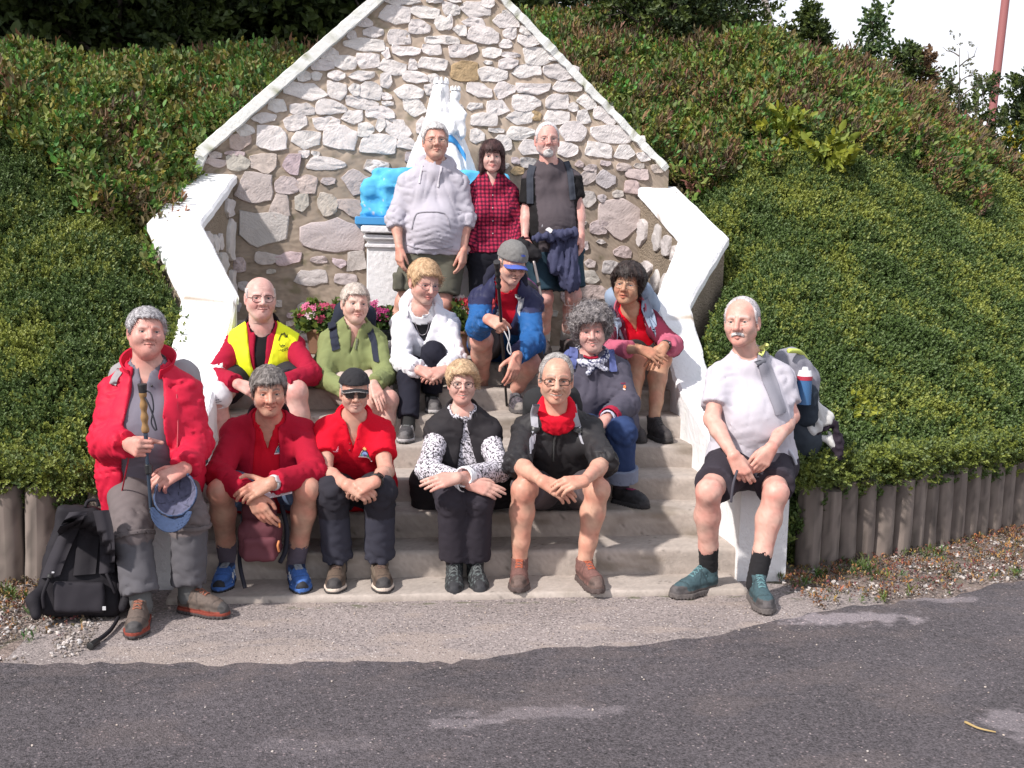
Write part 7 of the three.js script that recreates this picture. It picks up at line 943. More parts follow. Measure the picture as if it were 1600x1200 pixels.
// 5 — seated man in a black jacket and red scarf
{
  const p = new Person('smiling man in black jacket, red scarf and dark glasses with clasped hands, front row', {
    k: 1.03, N: [869, 645, 0.40], S: [[818, 668, 0.44], [924, 668, 0.44]], E: [[808, 724, 0.20], [944, 722, 0.20]], W: [[848, 752, -0.04], [912, 752, -0.05]], H: [Q(848, 0.37, 0.62), Q(904, 0.37, 0.62)], K: [[818, 765, 0.12], [934, 765, 0.12]],
    feet: [{ toe: [809, 928], h: 0.025, yaw: -9, len: 0.275, high: 0.095 }, { toe: [937, 930], h: 0.025, yaw: 8, len: 0.275, high: 0.095 }], tone: [0.583, 0.319, 0.232], b: { calf: 0.056, thigh: 0.08 },
    head: { p: [869, 592, 0.34], px: 78, yaw: 3, pitch: 2, roll: 1, hairT: 0.006 }, face: { smile: 1, open: 0.75, squint: 0.55, nose: 1.12, red: 0.4, brow: [0.2, 0.15, 0.12], wide: 0.97, jaw: 1.02 },
    hands: [{ d: [0.86, -0.45, 0.25], b: [0.1, 0.5, 0.86], c: [0.35, 0.35, 0.4, 0.45], th: { out: 0.4, inn: 0.3 } }, { d: [-0.9, -0.05, 0.42], b: [0.1, 0.75, 0.65], c: [0.5, 0.55, 0.6, 0.65], th: { out: 0.4 } }],
  });
  p.skin().hair({ t: 0.008, front: 0.100, side: -0.02, back: -0.08, zMax: 0.035, col: [0.46, 0.43, 0.41], col2: [0.22, 0.2, 0.19], n: 900, L: 0.026, amp: 0.006, sweep: -0.6, lift: 0.5 }).glasses({ col: [0.035, 0.02, 0.012], w: 0.0255, h: 0.0145, th: 0.0023, pow: 4 });
  const fl = S(U(0.045, p.torso(0.018), p.arm(0, 0.028, 0.028, 1.08), p.arm(1, 0.028, 0.028, 1.08)), neckCut(p, 0.066));
  const j = p.garment('jacket', fl, { c: [0.03, 0.028, 0.03], amp: 0.013, fold: [6, 9, 6], rough: 0.55, cell: 0.0095 });
  part(j.m, 'collar', collarGeo(p.N.clone().addScaledVector(p.up, -0.03), p.up, p.fw, 0.086, 0.104, 0.06, 0.5, 0.2, 0.008), cloth(C(0.03, 0.028, 0.03), 0.6));
  // loop scarf in soft folds
  { const rings = []; for (let q = 0; q < 3; q++) { const pts = []; for (let i = 0; i < 18; i++) { const a = i / 18 * 6.283, r = 0.078 - 0.004 * q + 0.004 * Math.sin(a * 3 + q * 2), o = p.N.clone().addScaledVector(p.up, -0.012 + q * 0.024 + 0.004 * Math.sin(a * 2 + q)).addScaledVector(p.fw, Math.cos(a) * r * 1.0 + 0.012).addScaledVector(p.rt, Math.sin(a) * r).addScaledVector(p.up, -0.030 * Math.cos(a)); pts.push(o); } const c = []; for (let i = 0; i < 18; i++) c.push(rc(pts[i], 0.021, pts[(i + 1) % 18], 0.021)); rings.push(U(0.012, c)); } p.garment('scarf', U(0.014, rings), { plain: true, c: [0.62, 0.008, 0.025], amp: 0.004, fold: [20, 34, 20], cell: 0.006, pts: [p.N], pad: 0.17 }); }
  const pk = thing('rucksack', 'dark rucksack with pale straps worn by the man in black jacket', 'rucksack', p.pt(0, 0.2, -0.2)), gs = cloth(C(0.36, 0.36, 0.40), 0.7), bs = cloth(C(0.03, 0.03, 0.032));
  part(pk, 'pack', meshSDF(rough(U(0.05, rc(p.pt(-0.07, 0.06, -0.20), 0.11, p.pt(-0.06, 0.40, -0.20), 0.09), rc(p.pt(0.07, 0.06, -0.20), 0.11, p.pt(0.06, 0.40, -0.20), 0.09)), 1, (x, y, z) => 0.005 * N3(x * 12, y * 12, z * 12)), p.pt(0, 0.2, -0.2).addScalar(-0.45), p.pt(0, 0.2, -0.2).addScalar(0.45), 0.014), bs);
  const dn = p.fw.clone().negate(); part(pk, 'strap', strapOn(j.f, [P(838, 632, 0.3), P(834, 650, 0.3), P(836, 672, 0.3)], dn, 0.034, 0.009), gs); part(pk, 'strap', strapOn(j.f, [P(896, 632, 0.3), P(898, 650, 0.3), P(903, 668, 0.3)], dn, 0.034, 0.009), gs);
  part(pk, 'strap', strapOn(j.f, [P(837, 672, 0.3), P(835, 685, 0.3), P(827, 697, 0.3)], dn, 0.014, 0.006), gs); part(pk, 'strap', strapOn(j.f, [P(903, 668, 0.3), P(906, 680, 0.3), P(910, 692, 0.3)], dn, 0.012, 0.006), gs);
  for (const x of [836.5, 901]) part(pk, 'buckle', strapOn(j.f, [P(x, 664, 0.3), P(x, 668, 0.3), P(x, 673, 0.3)], dn, 0.04, 0.014), M(C(0.02, 0.02, 0.02), 0.4));
  part(j.m, 'zip', strapOn(j.f, [P(872, 664, 0.3), P(866, 690, 0.3), P(865, 720, 0.3)], dn, 0.010, 0.004), M(C(0.05, 0.05, 0.05), 0.5));
  p.garment('shorts', pants(p, [0.018, 0.022], 0.84), { c: [0.09, 0.075, 0.082], amp: 0.007 });
  for (const i of [0, 1]) p.shoe(i, { high: 0.105, col: (a, b, c) => c > 0.8 || b < 0.03 ? [0.13, 0.085, 0.072] : [0.17, 0.082, 0.07], sole: [0.085, 0.06, 0.055], lace: [0.40, 0.10, 0.05], sockTop: 0.20, sockCol: (t) => Math.sin(t * 260) > 0 ? [0.3, 0.22, 0.2] : [0.09, 0.07, 0.075] });
}
// 6 — man in a pale grey tee seated on the right pillar
{
  const p = new Person('white-moustached man in pale grey t-shirt and dark shorts sitting on the right pillar', {
    k: 1.05, N: [1168, 556, 0.28], S: [[1122, 582, 0.28], [1222, 582, 0.30]], E: [[1112, 655, 0.14], [1236, 650, 0.22]], W: [[1146, 712, -0.06], [1205, 700, -0.02]], H: [[1146, 724, 0.24], [1204, 724, 0.26]], K: [[1107, 768, -0.10], [1212, 770, -0.06]],
    feet: [{ toe: [1048, 936], h: 0, yaw: -62, len: 0.29, high: 0.115 }, { toe: [1199, 962], h: 0, yaw: -8, len: 0.28, high: 0.115 }], tone: [0.636, 0.353, 0.287], b: { belly: 0.115, calf: 0.055, chest: 0.110, waist: 0.115, arm: 0.047, knee: 0.054 },
    head: { p: [1159, 503, 0.24], px: 77, yaw: -14, pitch: -2, roll: -3, hairT: 0.005 }, face: { squint: 0.95, smile: 0.5, open: 0.3, red: 0.9, brow: [0.5, 0.46, 0.44], browK: 0.6, nose: 1.05, wide: 1.0 },
    hands: [{ d: [0.45, -0.85, 0.2], b: [-0.35, 0.15, 0.9], c: [0.5, 0.55, 0.6, 0.65], th: { out: 0.4, inn: 0.5 } }, { d: [-0.6, -0.78, 0.2], b: [0.25, 0.2, 0.95], c: [0.45, 0.5, 0.55, 0.6], th: { out: 0.5, inn: 0.3 } }],
  });
  p.skin().hair({ t: 0.007, front: 0.100, side: -0.015, back: -0.08, zMax: 0.03, col: [0.62, 0.58, 0.59], col2: [0.4, 0.37, 0.38], n: 900, L: 0.014, amp: 0.003, lift: 0.25 }).tuft('moustache', (x, y, z) => Math.max(Math.abs(x) - 0.031, Math.abs(y + 0.0560 + 9 * x * x) - 0.0075, 0.06 - z), [[-0.04, -0.08, 0.06], [0.04, -0.04, 0.12]], 0, 0, [0.72, 0.68, 0.66]);
  const s = p.garment('t_shirt', S(hemCut(p, U(0.035, p.torso(0.010), p.arm(0, 0.026, 0.032, 0.72), p.arm(1, 0.026, 0.032, 0.72)), -0.01), neckCut(p, 0.064, 0, 0.02)), { c: [0.52, 0.49, 0.54], amp: 0.007, fold: [6, 9, 6], cell: 0.0085 });
  p.garment('shorts', pants(p, [0.024, 0.030], 0.80), { c: [0.040, 0.034, 0.044], amp: 0.008, fold: [10, 9, 10] });
  for (const i of [0, 1]) p.shoe(i, { high: 0.125, col: (a, b, c) => c > 0.78 && b < 0.06 ? [0.085, 0.075, 0.075] : b < 0.035 ? [0.1, 0.085, 0.08] : [0.045, 0.085, 0.098], sole: [0.11, 0.095, 0.09], lace: [0.12, 0.24, 0.26], sock: [0.012, 0.011, 0.013], sockTop: 0.30, wd: 1.04 });
  // cord and strap end in his hands
  part(p.g, 'drawcord', tube([P(1152, 735, -0.10), P(1146, 755, -0.13), P(1142, 785, -0.14)], 0.006, 6), M(C(0.06, 0.055, 0.07), 0.8));
  // rucksack with a pale coat slung through its straps
  const t = thing('rucksack', 'grey rucksack with lime trim worn by the man on the right pillar', 'rucksack', P(1255, 640, 0.55)), gr = cloth(C(0.22, 0.215, 0.25), 0.8), dk = cloth(C(0.03, 0.04, 0.055), 0.8);
  const A = P(1238, 560, 0.42), B = P(1252, 690, 0.42), f = rough(U(0.05, rc(A.clone().add(V(0.0, -0.03, -0.02)), 0.085, A.clone().add(V(0.05, -0.12, -0.05)), 0.10), rc(A.clone().add(V(0.05, -0.12, -0.05)), 0.105, B.clone().add(V(0.02, 0.0, -0.05)), 0.10)), 1, (x, y, z) => 0.008 * N3(x * 12, y * 12, z * 12));
  part(t, 'pack', meshSDF(f, B.clone().addScalar(-0.3), A.clone().addScalar(0.3), 0.010, (x, y, z) => { const n = N3(x * 6, y * 6, z * 6); return y < B.y + 0.12 ? [0.03, 0.04, 0.055] : [0.24, 0.235, 0.275]; }), MV(0.8));
  part(t, 'lid_trim', tube([P(1232, 548, 0.32), P(1247, 549, 0.36), P(1256, 556, 0.42), P(1262, 570, 0.5)], 0.012, 6), M(C(0.55, 0.62, 0.13), 0.7));
  part(t, 'pocket', meshSDF(rough(rc(P(1262, 615, 0.36), 0.052, P(1260, 650, 0.38), 0.056), 1, (x, y, z) => 0.004 * N3(x * 20, y * 20, z * 20)), P(1260, 650, 0.37).addScalar(-0.2), P(1262, 615, 0.37).addScalar(0.2), 0.009), dk);
  const dn = p.fw.clone().negate(); part(t, 'strap', strapOn(s.f, [P(1195, 548, 0.25), P(1193, 565, 0.2), P(1200, 590, 0.18), P(1211, 618, 0.2), P(1220, 646, 0.25)], dn, 0.07, 0.013), gr); part(t, 'strap_edge', strapOn(s.f, [P(1198, 538, 0.25), P(1192, 546, 0.22), P(1187, 556, 0.2)], dn, 0.022, 0.018), M(C(0.62, 0.68, 0.2), 0.7)); part(t, 'buckle', strapOn(s.f, [P(1180, 569, 0.2), P(1187, 566, 0.2), P(1194, 563, 0.2)], dn, 0.024, 0.014), M(C(0.12, 0.12, 0.14), 0.5));
  part(t, 'waist_strap', tube([P(1222, 690, 0.2), P(1234, 705, 0.14), P(1241, 716, 0.12), P(1244, 726, 0.12)], 0.008, 6), M(C(0.5, 0.5, 0.55), 0.7));
  { const b = thing('bottle', 'blue bottle with white cap in the side pocket of the grey rucksack', 'bottle', P(1258, 606, 0.33)), c = P(1257, 600, 0.32), g = new THREE.CylinderGeometry(0.036, 0.036, 0.14, 20); g.translate(c.x, c.y - 0.03, c.z); part(b, 'body', g, M(C(0.05, 0.14, 0.3), 0.35)); const g2 = new THREE.CylinderGeometry(0.03, 0.037, 0.028, 20); g2.translate(c.x, c.y + 0.052, c.z); const g3 = new THREE.CylinderGeometry(0.013, 0.018, 0.02, 14); g3.translate(c.x, c.y + 0.074, c.z); part(b, 'cap', merge([g2, g3]), M(C(0.75, 0.75, 0.78), 0.4)); part(b, 'band', new THREE.CylinderGeometry(0.0372, 0.0372, 0.02, 20).translate(c.x, c.y + 0.03, c.z), M(C(0.4, 0.03, 0.06), 0.5)); }
  { // pale coat
    const w = 0.40, k = (x, y, d = 0) => P(x, y, w + d), cf = rough(U(0.02, rc(k(1246, 612), 0.026, k(1266, 674), 0.030), rc(k(1255, 614), 0.026, k(1278, 668), 0.028), rc(k(1264, 622), 0.026, k(1290, 660), 0.026), rc(k(1272, 634), 0.024, k(1296, 652), 0.024), rc(k(1262, 676), 0.022, k(1298, 650), 0.022), rc(k(1286, 684, 0.02), 0.018, k(1306, 700, 0.02), 0.024), rc(k(1296, 676, 0.02), 0.018, k(1308, 694, 0.02), 0.022)), 1, (x, y, z) => 0.010 * (1 - 2 * Math.abs(N3(x * 13 + y * 9, y * 4 - x * 4, z * 6))) + 0.003 * N3(x * 30, y * 30, z * 30));
    const c = thing('coat', 'pale grey coat with dark lining slung under the grey rucksack', 'coat', k(1280, 670)); part(c, 'cloth', meshSDF(cf, k(1280, 665).addScalar(-0.35), k(1280, 665).addScalar(0.35), 0.009), cloth(C(0.58, 0.57, 0.56), 0.8));
    const lf = rough(U(0.015, rc(k(1266, 684), 0.014, k(1302, 660), 0.016), rc(k(1302, 660), 0.018, k(1311, 688), 0.020), rc(k(1311, 688), 0.022, k(1313, 712), 0.020), rc(k(1303, 690), 0.012, k(1308, 714), 0.018)), 1, (x, y, z) => 0.010 * N3(x * 25, y * 25, z * 25)); part(c, 'lining', meshSDF(lf, k(1295, 685).addScalar(-0.3), k(1295, 685).addScalar(0.3), 0.009), cloth(C(0.028, 0.02, 0.03), 0.7)); }
}
// 7 — man in a yellow vest
{
  const p = new Person('bald bespectacled man in yellow safety vest over red fleece, a white cap on his knee', {
    k: 1.04, N: [410, 512, 1.60], S: [[362, 535, 1.62], [462, 536, 1.62]], E: [[335, 588, 1.42], [486, 585, 1.42]], W: [[372, 600, 1.18], [440, 600, 1.20]], H: [Q(385, 0.86, 1.82), Q(437, 0.86, 1.82)], K: [[338, 622, 1.22], [462, 612, 1.24]], A: [[338, 720, 1.20], [470, 725, 1.20]], base: V(0, 0.525, 0),
    tone: [0.615, 0.365, 0.317], b: { belly: 0.16, bellyY: 0.45, waist: 0.13, chest: 0.122, calf: 0.063, knee: 0.064 }, neckR: 0.066,
    head: { p: [407, 465, 1.56], px: 63, yaw: 8, hairT: 0.003 }, face: { fat: 0.9, wide: 1.06, smile: 0.2, squint: 0.7, red: 0.8, browK: 0.25, nose: 1.05, open: 0.1 },
    hands: [{ d: [0.85, -0.35, 0.3], b: [-0.1, 0.55, 0.8], c: 0.7, th: { out: 0.4, inn: 0.5 } }, { d: [-0.8, -0.45, 0.3], b: [0.1, 0.6, 0.8], c: 0.6 }],
  });
  p.skin().hair({ t: 0.005, front: 0.06, side: -0.02, back: -0.08, top: 0.055, zMax: 0.03, col: [0.66, 0.6, 0.58], n: 300, L: 0.010, amp: 0.002 }).glasses({ col: [0.06, 0.03, 0.028], w: 0.0265, h: 0.0195, th: 0.0021, pow: 3 });
  const tee = p.garment('t_shirt', S(p.torso(0.0), neckCut(p, 0.062)), { c: [0.014, 0.013, 0.014], amp: 0.003 });
  const op = (x, y, z, wd = 1) => { const q = V(x, y, z).sub(p.hm), a = q.dot(p.rt), b = q.dot(p.up), c = q.dot(p.fw), t = clamp(b / 0.45, 0, 1); return wd > 1 ? Math.max(Math.abs(a) - 0.10 * clamp((b - 0.11) / 0.30, 0, 1), -c, 0.11 - b) : Math.max(Math.abs(a) - mix(0.008, 0.042, t), -c, 0.12 - b); };
  const fl = U(0.03, S(S(p.torso(0.016), (x, y, z) => op(x, y, z), 0.004), neckCut(p, 0.072)), p.arm(0, 0.024, 0.024, 1.93), p.arm(1, 0.024, 0.024, 1.93));
  const f = p.garment('fleece', fl, { c: [0.34, 0.010, 0.035], amp: 0.008 });
  part(f.m, 'collar', collarGeo(p.N.clone().addScaledVector(p.up, -0.035), p.up, p.fw, 0.086, 0.112, 0.065, 0.5, 0.25, 0.008), cloth(C(0.02, 0.018, 0.02)));
  const arm0 = rc(p.S[0].clone().addScaledVector(p.rt, 0.02), 0.082, lerpV(p.S[0], p.hm, 0.1), 0.08), arm1 = rc(p.S[1].clone().addScaledVector(p.rt, -0.02), 0.082, lerpV(p.S[1], p.hm, 0.1), 0.08);
  const side = (x, y, z) => { const q = V(x, y, z).sub(p.sm), a = Math.abs(q.dot(p.rt)); return a - 0.20; };
  const vest = p.garment('safety_vest', S(S(I(p.torso(0.034), side, (x, y, z) => { const q = V(x, y, z).sub(p.hm); return -0.10 - q.dot(p.up); }), (x, y, z) => op(x, y, z, 1.9), 0.004), neckCut(p, 0.085)), { amp: 0.006, col: (x, y, z) => { const b = V(x, y, z).sub(p.hm).dot(p.up); return b > 0.055 && b < 0.105 ? [0.34, 0.33, 0.36] : [0.86, 0.92, 0.03]; }, rough: 0.7 });
  const logo = canvasTex(256, 256, (x) => { x.clearRect(0, 0, 256, 256); x.strokeStyle = '#4a4a10'; x.lineWidth = 15; x.beginPath(); x.arc(138, 96, 66, Math.PI * 1.08, Math.PI * 1.92); x.stroke(); x.lineWidth = 5; x.beginPath(); x.arc(138, 92, 56, Math.PI * 0.1, Math.PI * 0.9); x.stroke(); x.fillStyle = '#4a4a10'; x.beginPath(); x.moveTo(94, 146); x.quadraticCurveTo(138, 108, 182, 146); x.quadraticCurveTo(138, 132, 94, 146); x.fill(); x.font = 'bold 62px sans-serif'; x.fillText('Tereos', 22, 206); x.font = '34px sans-serif'; x.fillText('Sucre', 22, 246); });
  p.decal(vest.f, [441, 537, 1.4], 0.045, 0.045, logo);
  p.garment('shorts', pants(p, [0.02, 0.024], 0.74), { c: [0.03, 0.028, 0.034], amp: 0.006 });
  { const o = P(338, 607, 1.10), z = V(-0.35, -0.25, 0.9).normalize(), x = V(0.93, 0.1, 0.35).normalize(), y = new THREE.Vector3().crossVectors(z, x).normalize(); x.crossVectors(y, z).normalize(); const q = kneeCap('white cap with dark lettering pulled over the knee of the man in yellow vest', P(338, 616, 1.20), p.K[0]); }
}
function kneeCap(label, o, knee) {
  const t = thing('cap', label, 'cap', o.clone()), c = knee.clone().add(V(0.0, 0.012, 0.012)), sh = ell(c, 0.088, 0.082, 0.086), slot = ell(c.clone().add(V(0.018, -0.050, 0.080)), 0.044, 0.013, 0.05);
  const f = rough(S(I(sh, plane(c.clone().add(V(0, -0.070, 0)), V(-0.18, -1, 0))), slot, 0.003), 1, (x, y, z) => 0.002 * N3(x * 18, y * 18, z * 18));
  part(t, 'crown', meshSDF(f, c.clone().addScalar(-0.13), c.clone().addScalar(0.13), 0.005), M(C(0.74, 0.72, 0.74), 0.85));
  const pk = rough(I(ell(c.clone().add(V(-0.075, 0.045, 0.0)), 0.06, 0.022, 0.075), plane(c.clone().add(V(-0.05, 0, 0)), V(1, 0.2, 0))), 1, (x, y, z) => 0.001 * N3(x * 40, y * 40, z * 40)); part(t, 'peak', meshSDF(pk, c.clone().addScalar(-0.16), c.clone().addScalar(0.1), 0.006), M(C(0.78, 0.76, 0.78), 0.85));
  const tex = canvasTex(256, 96, (x) => { x.clearRect(0, 0, 256, 96); x.fillStyle = '#3a3840'; x.font = 'bold 40px sans-serif'; x.fillText('J. KIMCH', 20, 42); x.fillRect(28, 60, 190, 9); });
  const m = part(t, 'lettering', decalOn(sh, c.clone().add(V(0.012, -0.018, 0.084)), V(0.042, 0.008, 0), V(0, 0.016, 0), V(0, 0, -1), 0.004), M(C(1, 1, 1), 0.8, { map: tex, transparent: true, alphaTest: 0.4 })); return t;
}
// 8 — woman in a green fleece
{
  const p = new Person('short-haired elderly woman in pale green fleece and beige shorts seated near the flowers', {
    k: 0.97, bust: true, N: [555, 508, 1.62], S: [[516, 527, 1.64], [592, 529, 1.64]], E: [[503, 590, 1.50], [601, 590, 1.46]], W: [[545, 612, 1.24], [583, 600, 1.20]], H: [Q(513, 0.80, 1.78), Q(560, 0.80, 1.78)], K: [[575, 632, 1.22], [606, 625, 1.26]], A: [[568, 715, 1.16], [594, 720, 1.18]], base: V(0, 0.525, 0), tone: [0.615, 0.382, 0.317], b: { belly: 0.12, waist: 0.118, thigh: 0.088, knee: 0.062, calf: 0.06 }, neckR: 0.056,
    head: { p: [555, 474, 1.60], px: 61, yaw: 14, roll: 2 }, face: { smile: -0.4, squint: 0.55, red: 0.4, fat: 0.3, brow: [0.4, 0.33, 0.28], browK: 0.35, wide: 1.02 },
    hands: [{ d: [0.9, -0.2, 0.3], b: [0, 0.8, 0.6], c: 0.3 }, { d: [0.35, -0.7, 0.55], b: [0.1, 0.6, 0.75], c: [0.15, 0.2, 0.25, 0.3], th: { out: 0.6 } }],
  });
  p.skin().hair({ t: 0.014, front: 0.062, side: -0.025, back: -0.075, col: [0.60, 0.53, 0.47], col2: [0.34, 0.28, 0.24], n: 1300, L: 0.026, amp: 0.005, sweep: 0.5, lift: 0.35, fringe: 0.004 });
  const f = S(S(hemCut(p, U(0.035, p.torso(0.020), p.arm(0, 0.026, 0.024, 1.92), p.arm(1, 0.026, 0.024, 1.92)), -0.08), neckCut(p, 0.060)), vCut(p, 0.12, 0.02), 0.004), s = p.garment('fleece', f, { c: [0.205, 0.235, 0.10], amp: 0.009, fold: [7, 9, 7] });
  part(s.m, 'collar', collarGeo(p.N.clone().addScaledVector(p.up, -0.03), p.up, p.fw, 0.074, 0.086, 0.055, 0.42, 0.2, 0.008), cloth(C(0.21, 0.24, 0.105)));
  part(s.m, 'zip', strapOn(s.f, [P(558, 528, 1.5), P(557, 538, 1.5), P(556, 545, 1.5)], p.fw.clone().negate(), 0.01, 0.004), M(C(0.12, 0.13, 0.08), 0.6));
  p.garment('shorts', pants(p, [0.018, 0.024], 0.72), { c: [0.50, 0.40, 0.36], amp: 0.006 });
  const t = thing('rucksack', 'dark rucksack worn by the woman in pale green fleece', 'rucksack', p.pt(0, 0.2, -0.2)), dk = cloth(C(0.028, 0.032, 0.05)); part(t, 'pack', meshSDF(rough(U(0.05, rc(p.pt(-0.06, 0.06, -0.20), 0.10, p.pt(-0.05, 0.34, -0.20), 0.08), rc(p.pt(0.06, 0.06, -0.20), 0.10, p.pt(0.05, 0.34, -0.20), 0.08)), 1, (x, y, z) => 0.005 * N3(x * 12, y * 12, z * 12)), p.pt(0, 0.2, -0.2).addScalar(-0.4), p.pt(0, 0.2, -0.2).addScalar(0.4), 0.015), dk);
  const dn = p.fw.clone().negate(); part(t, 'strap', strapOn(s.f, [P(518, 503, 1.6), P(521, 520, 1.5), P(525, 545, 1.5)], dn, 0.046, 0.010), dk); part(t, 'strap', strapOn(s.f, [P(578, 517, 1.6), P(584, 535, 1.5), P(586, 550, 1.5), P(588, 564, 1.5)], dn, 0.036, 0.010), dk);
}
// 9 — woman in a white jacket
{
  const p = new Person('woman in white jacket and black trousers looking down, hands clasped over her knee', {
    k: 0.97, bust: true, N: [658, 482, 1.66], S: [[624, 505, 1.68], [702, 503, 1.68]], E: [[628, 565, 1.50], [712, 562, 1.50]], W: [[655, 578, 1.26], [696, 578, 1.26]], H: [Q(645, 0.92, 1.95), Q(693, 0.92, 1.95)], K: [[640, 590, 1.40], [677, 552, 1.45]],
    feet: [{ toe: [629, 696], at: G(630, 694, 0.525), h: 0.525, yaw: -8, len: 0.26, high: 0.09 }, { toe: [677, 650], at: G(679, 648, 0.65), h: 0.65, yaw: 2, len: 0.26, high: 0.09 }], tone: [0.615, 0.353, 0.293], b: { knee: 0.058, calf: 0.05 },
    head: { p: [663, 441, 1.62], px: 67, yaw: 26, pitch: 14, roll: 3, hairT: 0.014 }, face: { smile: 0.2, squint: 0.8, red: 0.4, lip: [0.9, 0.45, 0.48], brow: [0.35, 0.22, 0.15], browK: 0.4, nose: 0.9 }, neckR: 0.05,
    hands: [{ d: [0.85, -0.3, 0.4], b: [-0.1, 0.6, 0.8], c: 0.7, th: { out: 0.5 } }, { d: [-0.85, -0.3, 0.4], b: [0.1, 0.55, 0.8], c: 0.6, th: { out: 0.5 } }],
  });
  p.skin().hair({ t: 0.020, front: 0.062, side: -0.03, back: -0.075, col: [0.62, 0.43, 0.26], col2: [0.36, 0.22, 0.12], n: 2600, L: 0.036, amp: 0.005, sweep: 0.6, lift: 0.6 }).glasses({ col: [0.3, 0.25, 0.22], metal: 0.5, w: 0.025, h: 0.018, th: 0.0017 });
  const tee = p.garment('top', S(p.torso(0.002), neckCut(p, 0.056)), { amp: 0.003, col: (x, y, z) => V(x, y, z).distanceTo(p.N.clone().addScaledVector(p.fw, 0.01)) < 0.092 ? [0.75, 0.75, 0.77] : [0.014, 0.014, 0.016] });
  const op = (x, y, z) => { const q = V(x, y, z).sub(p.N), a = q.dot(p.rt), b = q.dot(p.up), c = q.dot(p.fw); return Math.max(Math.abs(a) - 0.062 * clamp((b + 0.15) / 0.12, 0, 1.2), -c, -0.15 - b); };
  const jk = U(0.03, S(S(U(0.04, p.torso(0.030), rc(p.pt(-0.08, 0.0, 0.02), 0.13, p.pt(0.08, 0.0, 0.02), 0.13)), op, 0.004), neckCut(p, 0.070)), p.arm(0, 0.030, 0.028, 1.95), p.arm(1, 0.030, 0.028, 1.95));
  const j = p.garment('jacket', jk, { c: [0.76, 0.75, 0.80], amp: 0.011, fold: [7, 8, 7], rough: 0.6 });
  p.garment('hood', hoodRoll(p, 0.098, 0.036, 0.7, 0.06), { plain: true, c: [0.70, 0.69, 0.74], amp: 0.006, pts: [p.N], pad: 0.18, cell: 0.008 });
  part(j.m, 'zip', strapOn(j.f, [P(664, 502, 1.5), P(665, 515, 1.5), P(665, 530, 1.5)], p.fw.clone().negate(), 0.014, 0.005), cloth(C(0.62, 0.61, 0.66)));
  part(p.g, 'necklace', tube([p.pt(-0.045, 0.40, 0.10), p.pt(-0.02, 0.33, 0.13), p.pt(0.01, 0.33, 0.13), p.pt(0.045, 0.40, 0.10)].map((q) => marchTo(tee.f, q.clone().addScaledVector(p.fw, 0.1), p.fw.clone().negate(), 0.3) ?? q), 0.0025, 5), M(C(0.4, 0.38, 0.4), 0.3, { metalness: 0.8 }));
  p.garment('trousers', pants(p, [0.008, 0.014], 1.93), { c: [0.018, 0.018, 0.028], amp: 0.005 });
  for (const i of [0, 1]) p.shoe(i, { high: 0.08, col: (a, b, c) => c > 0.86 ? [0.14, 0.13, 0.13] : Math.abs(a) > 0.028 && c > 0.35 && c < 0.55 ? [0.4, 0.38, 0.38] : [0.06, 0.055, 0.058], sole: (a, b, c) => b > 0.012 ? [0.42, 0.4, 0.4] : [0.12, 0.12, 0.12], lace: [0.1, 0.1, 0.1], sock: [0.02, 0.02, 0.02], sockTop: 0.2 });
}
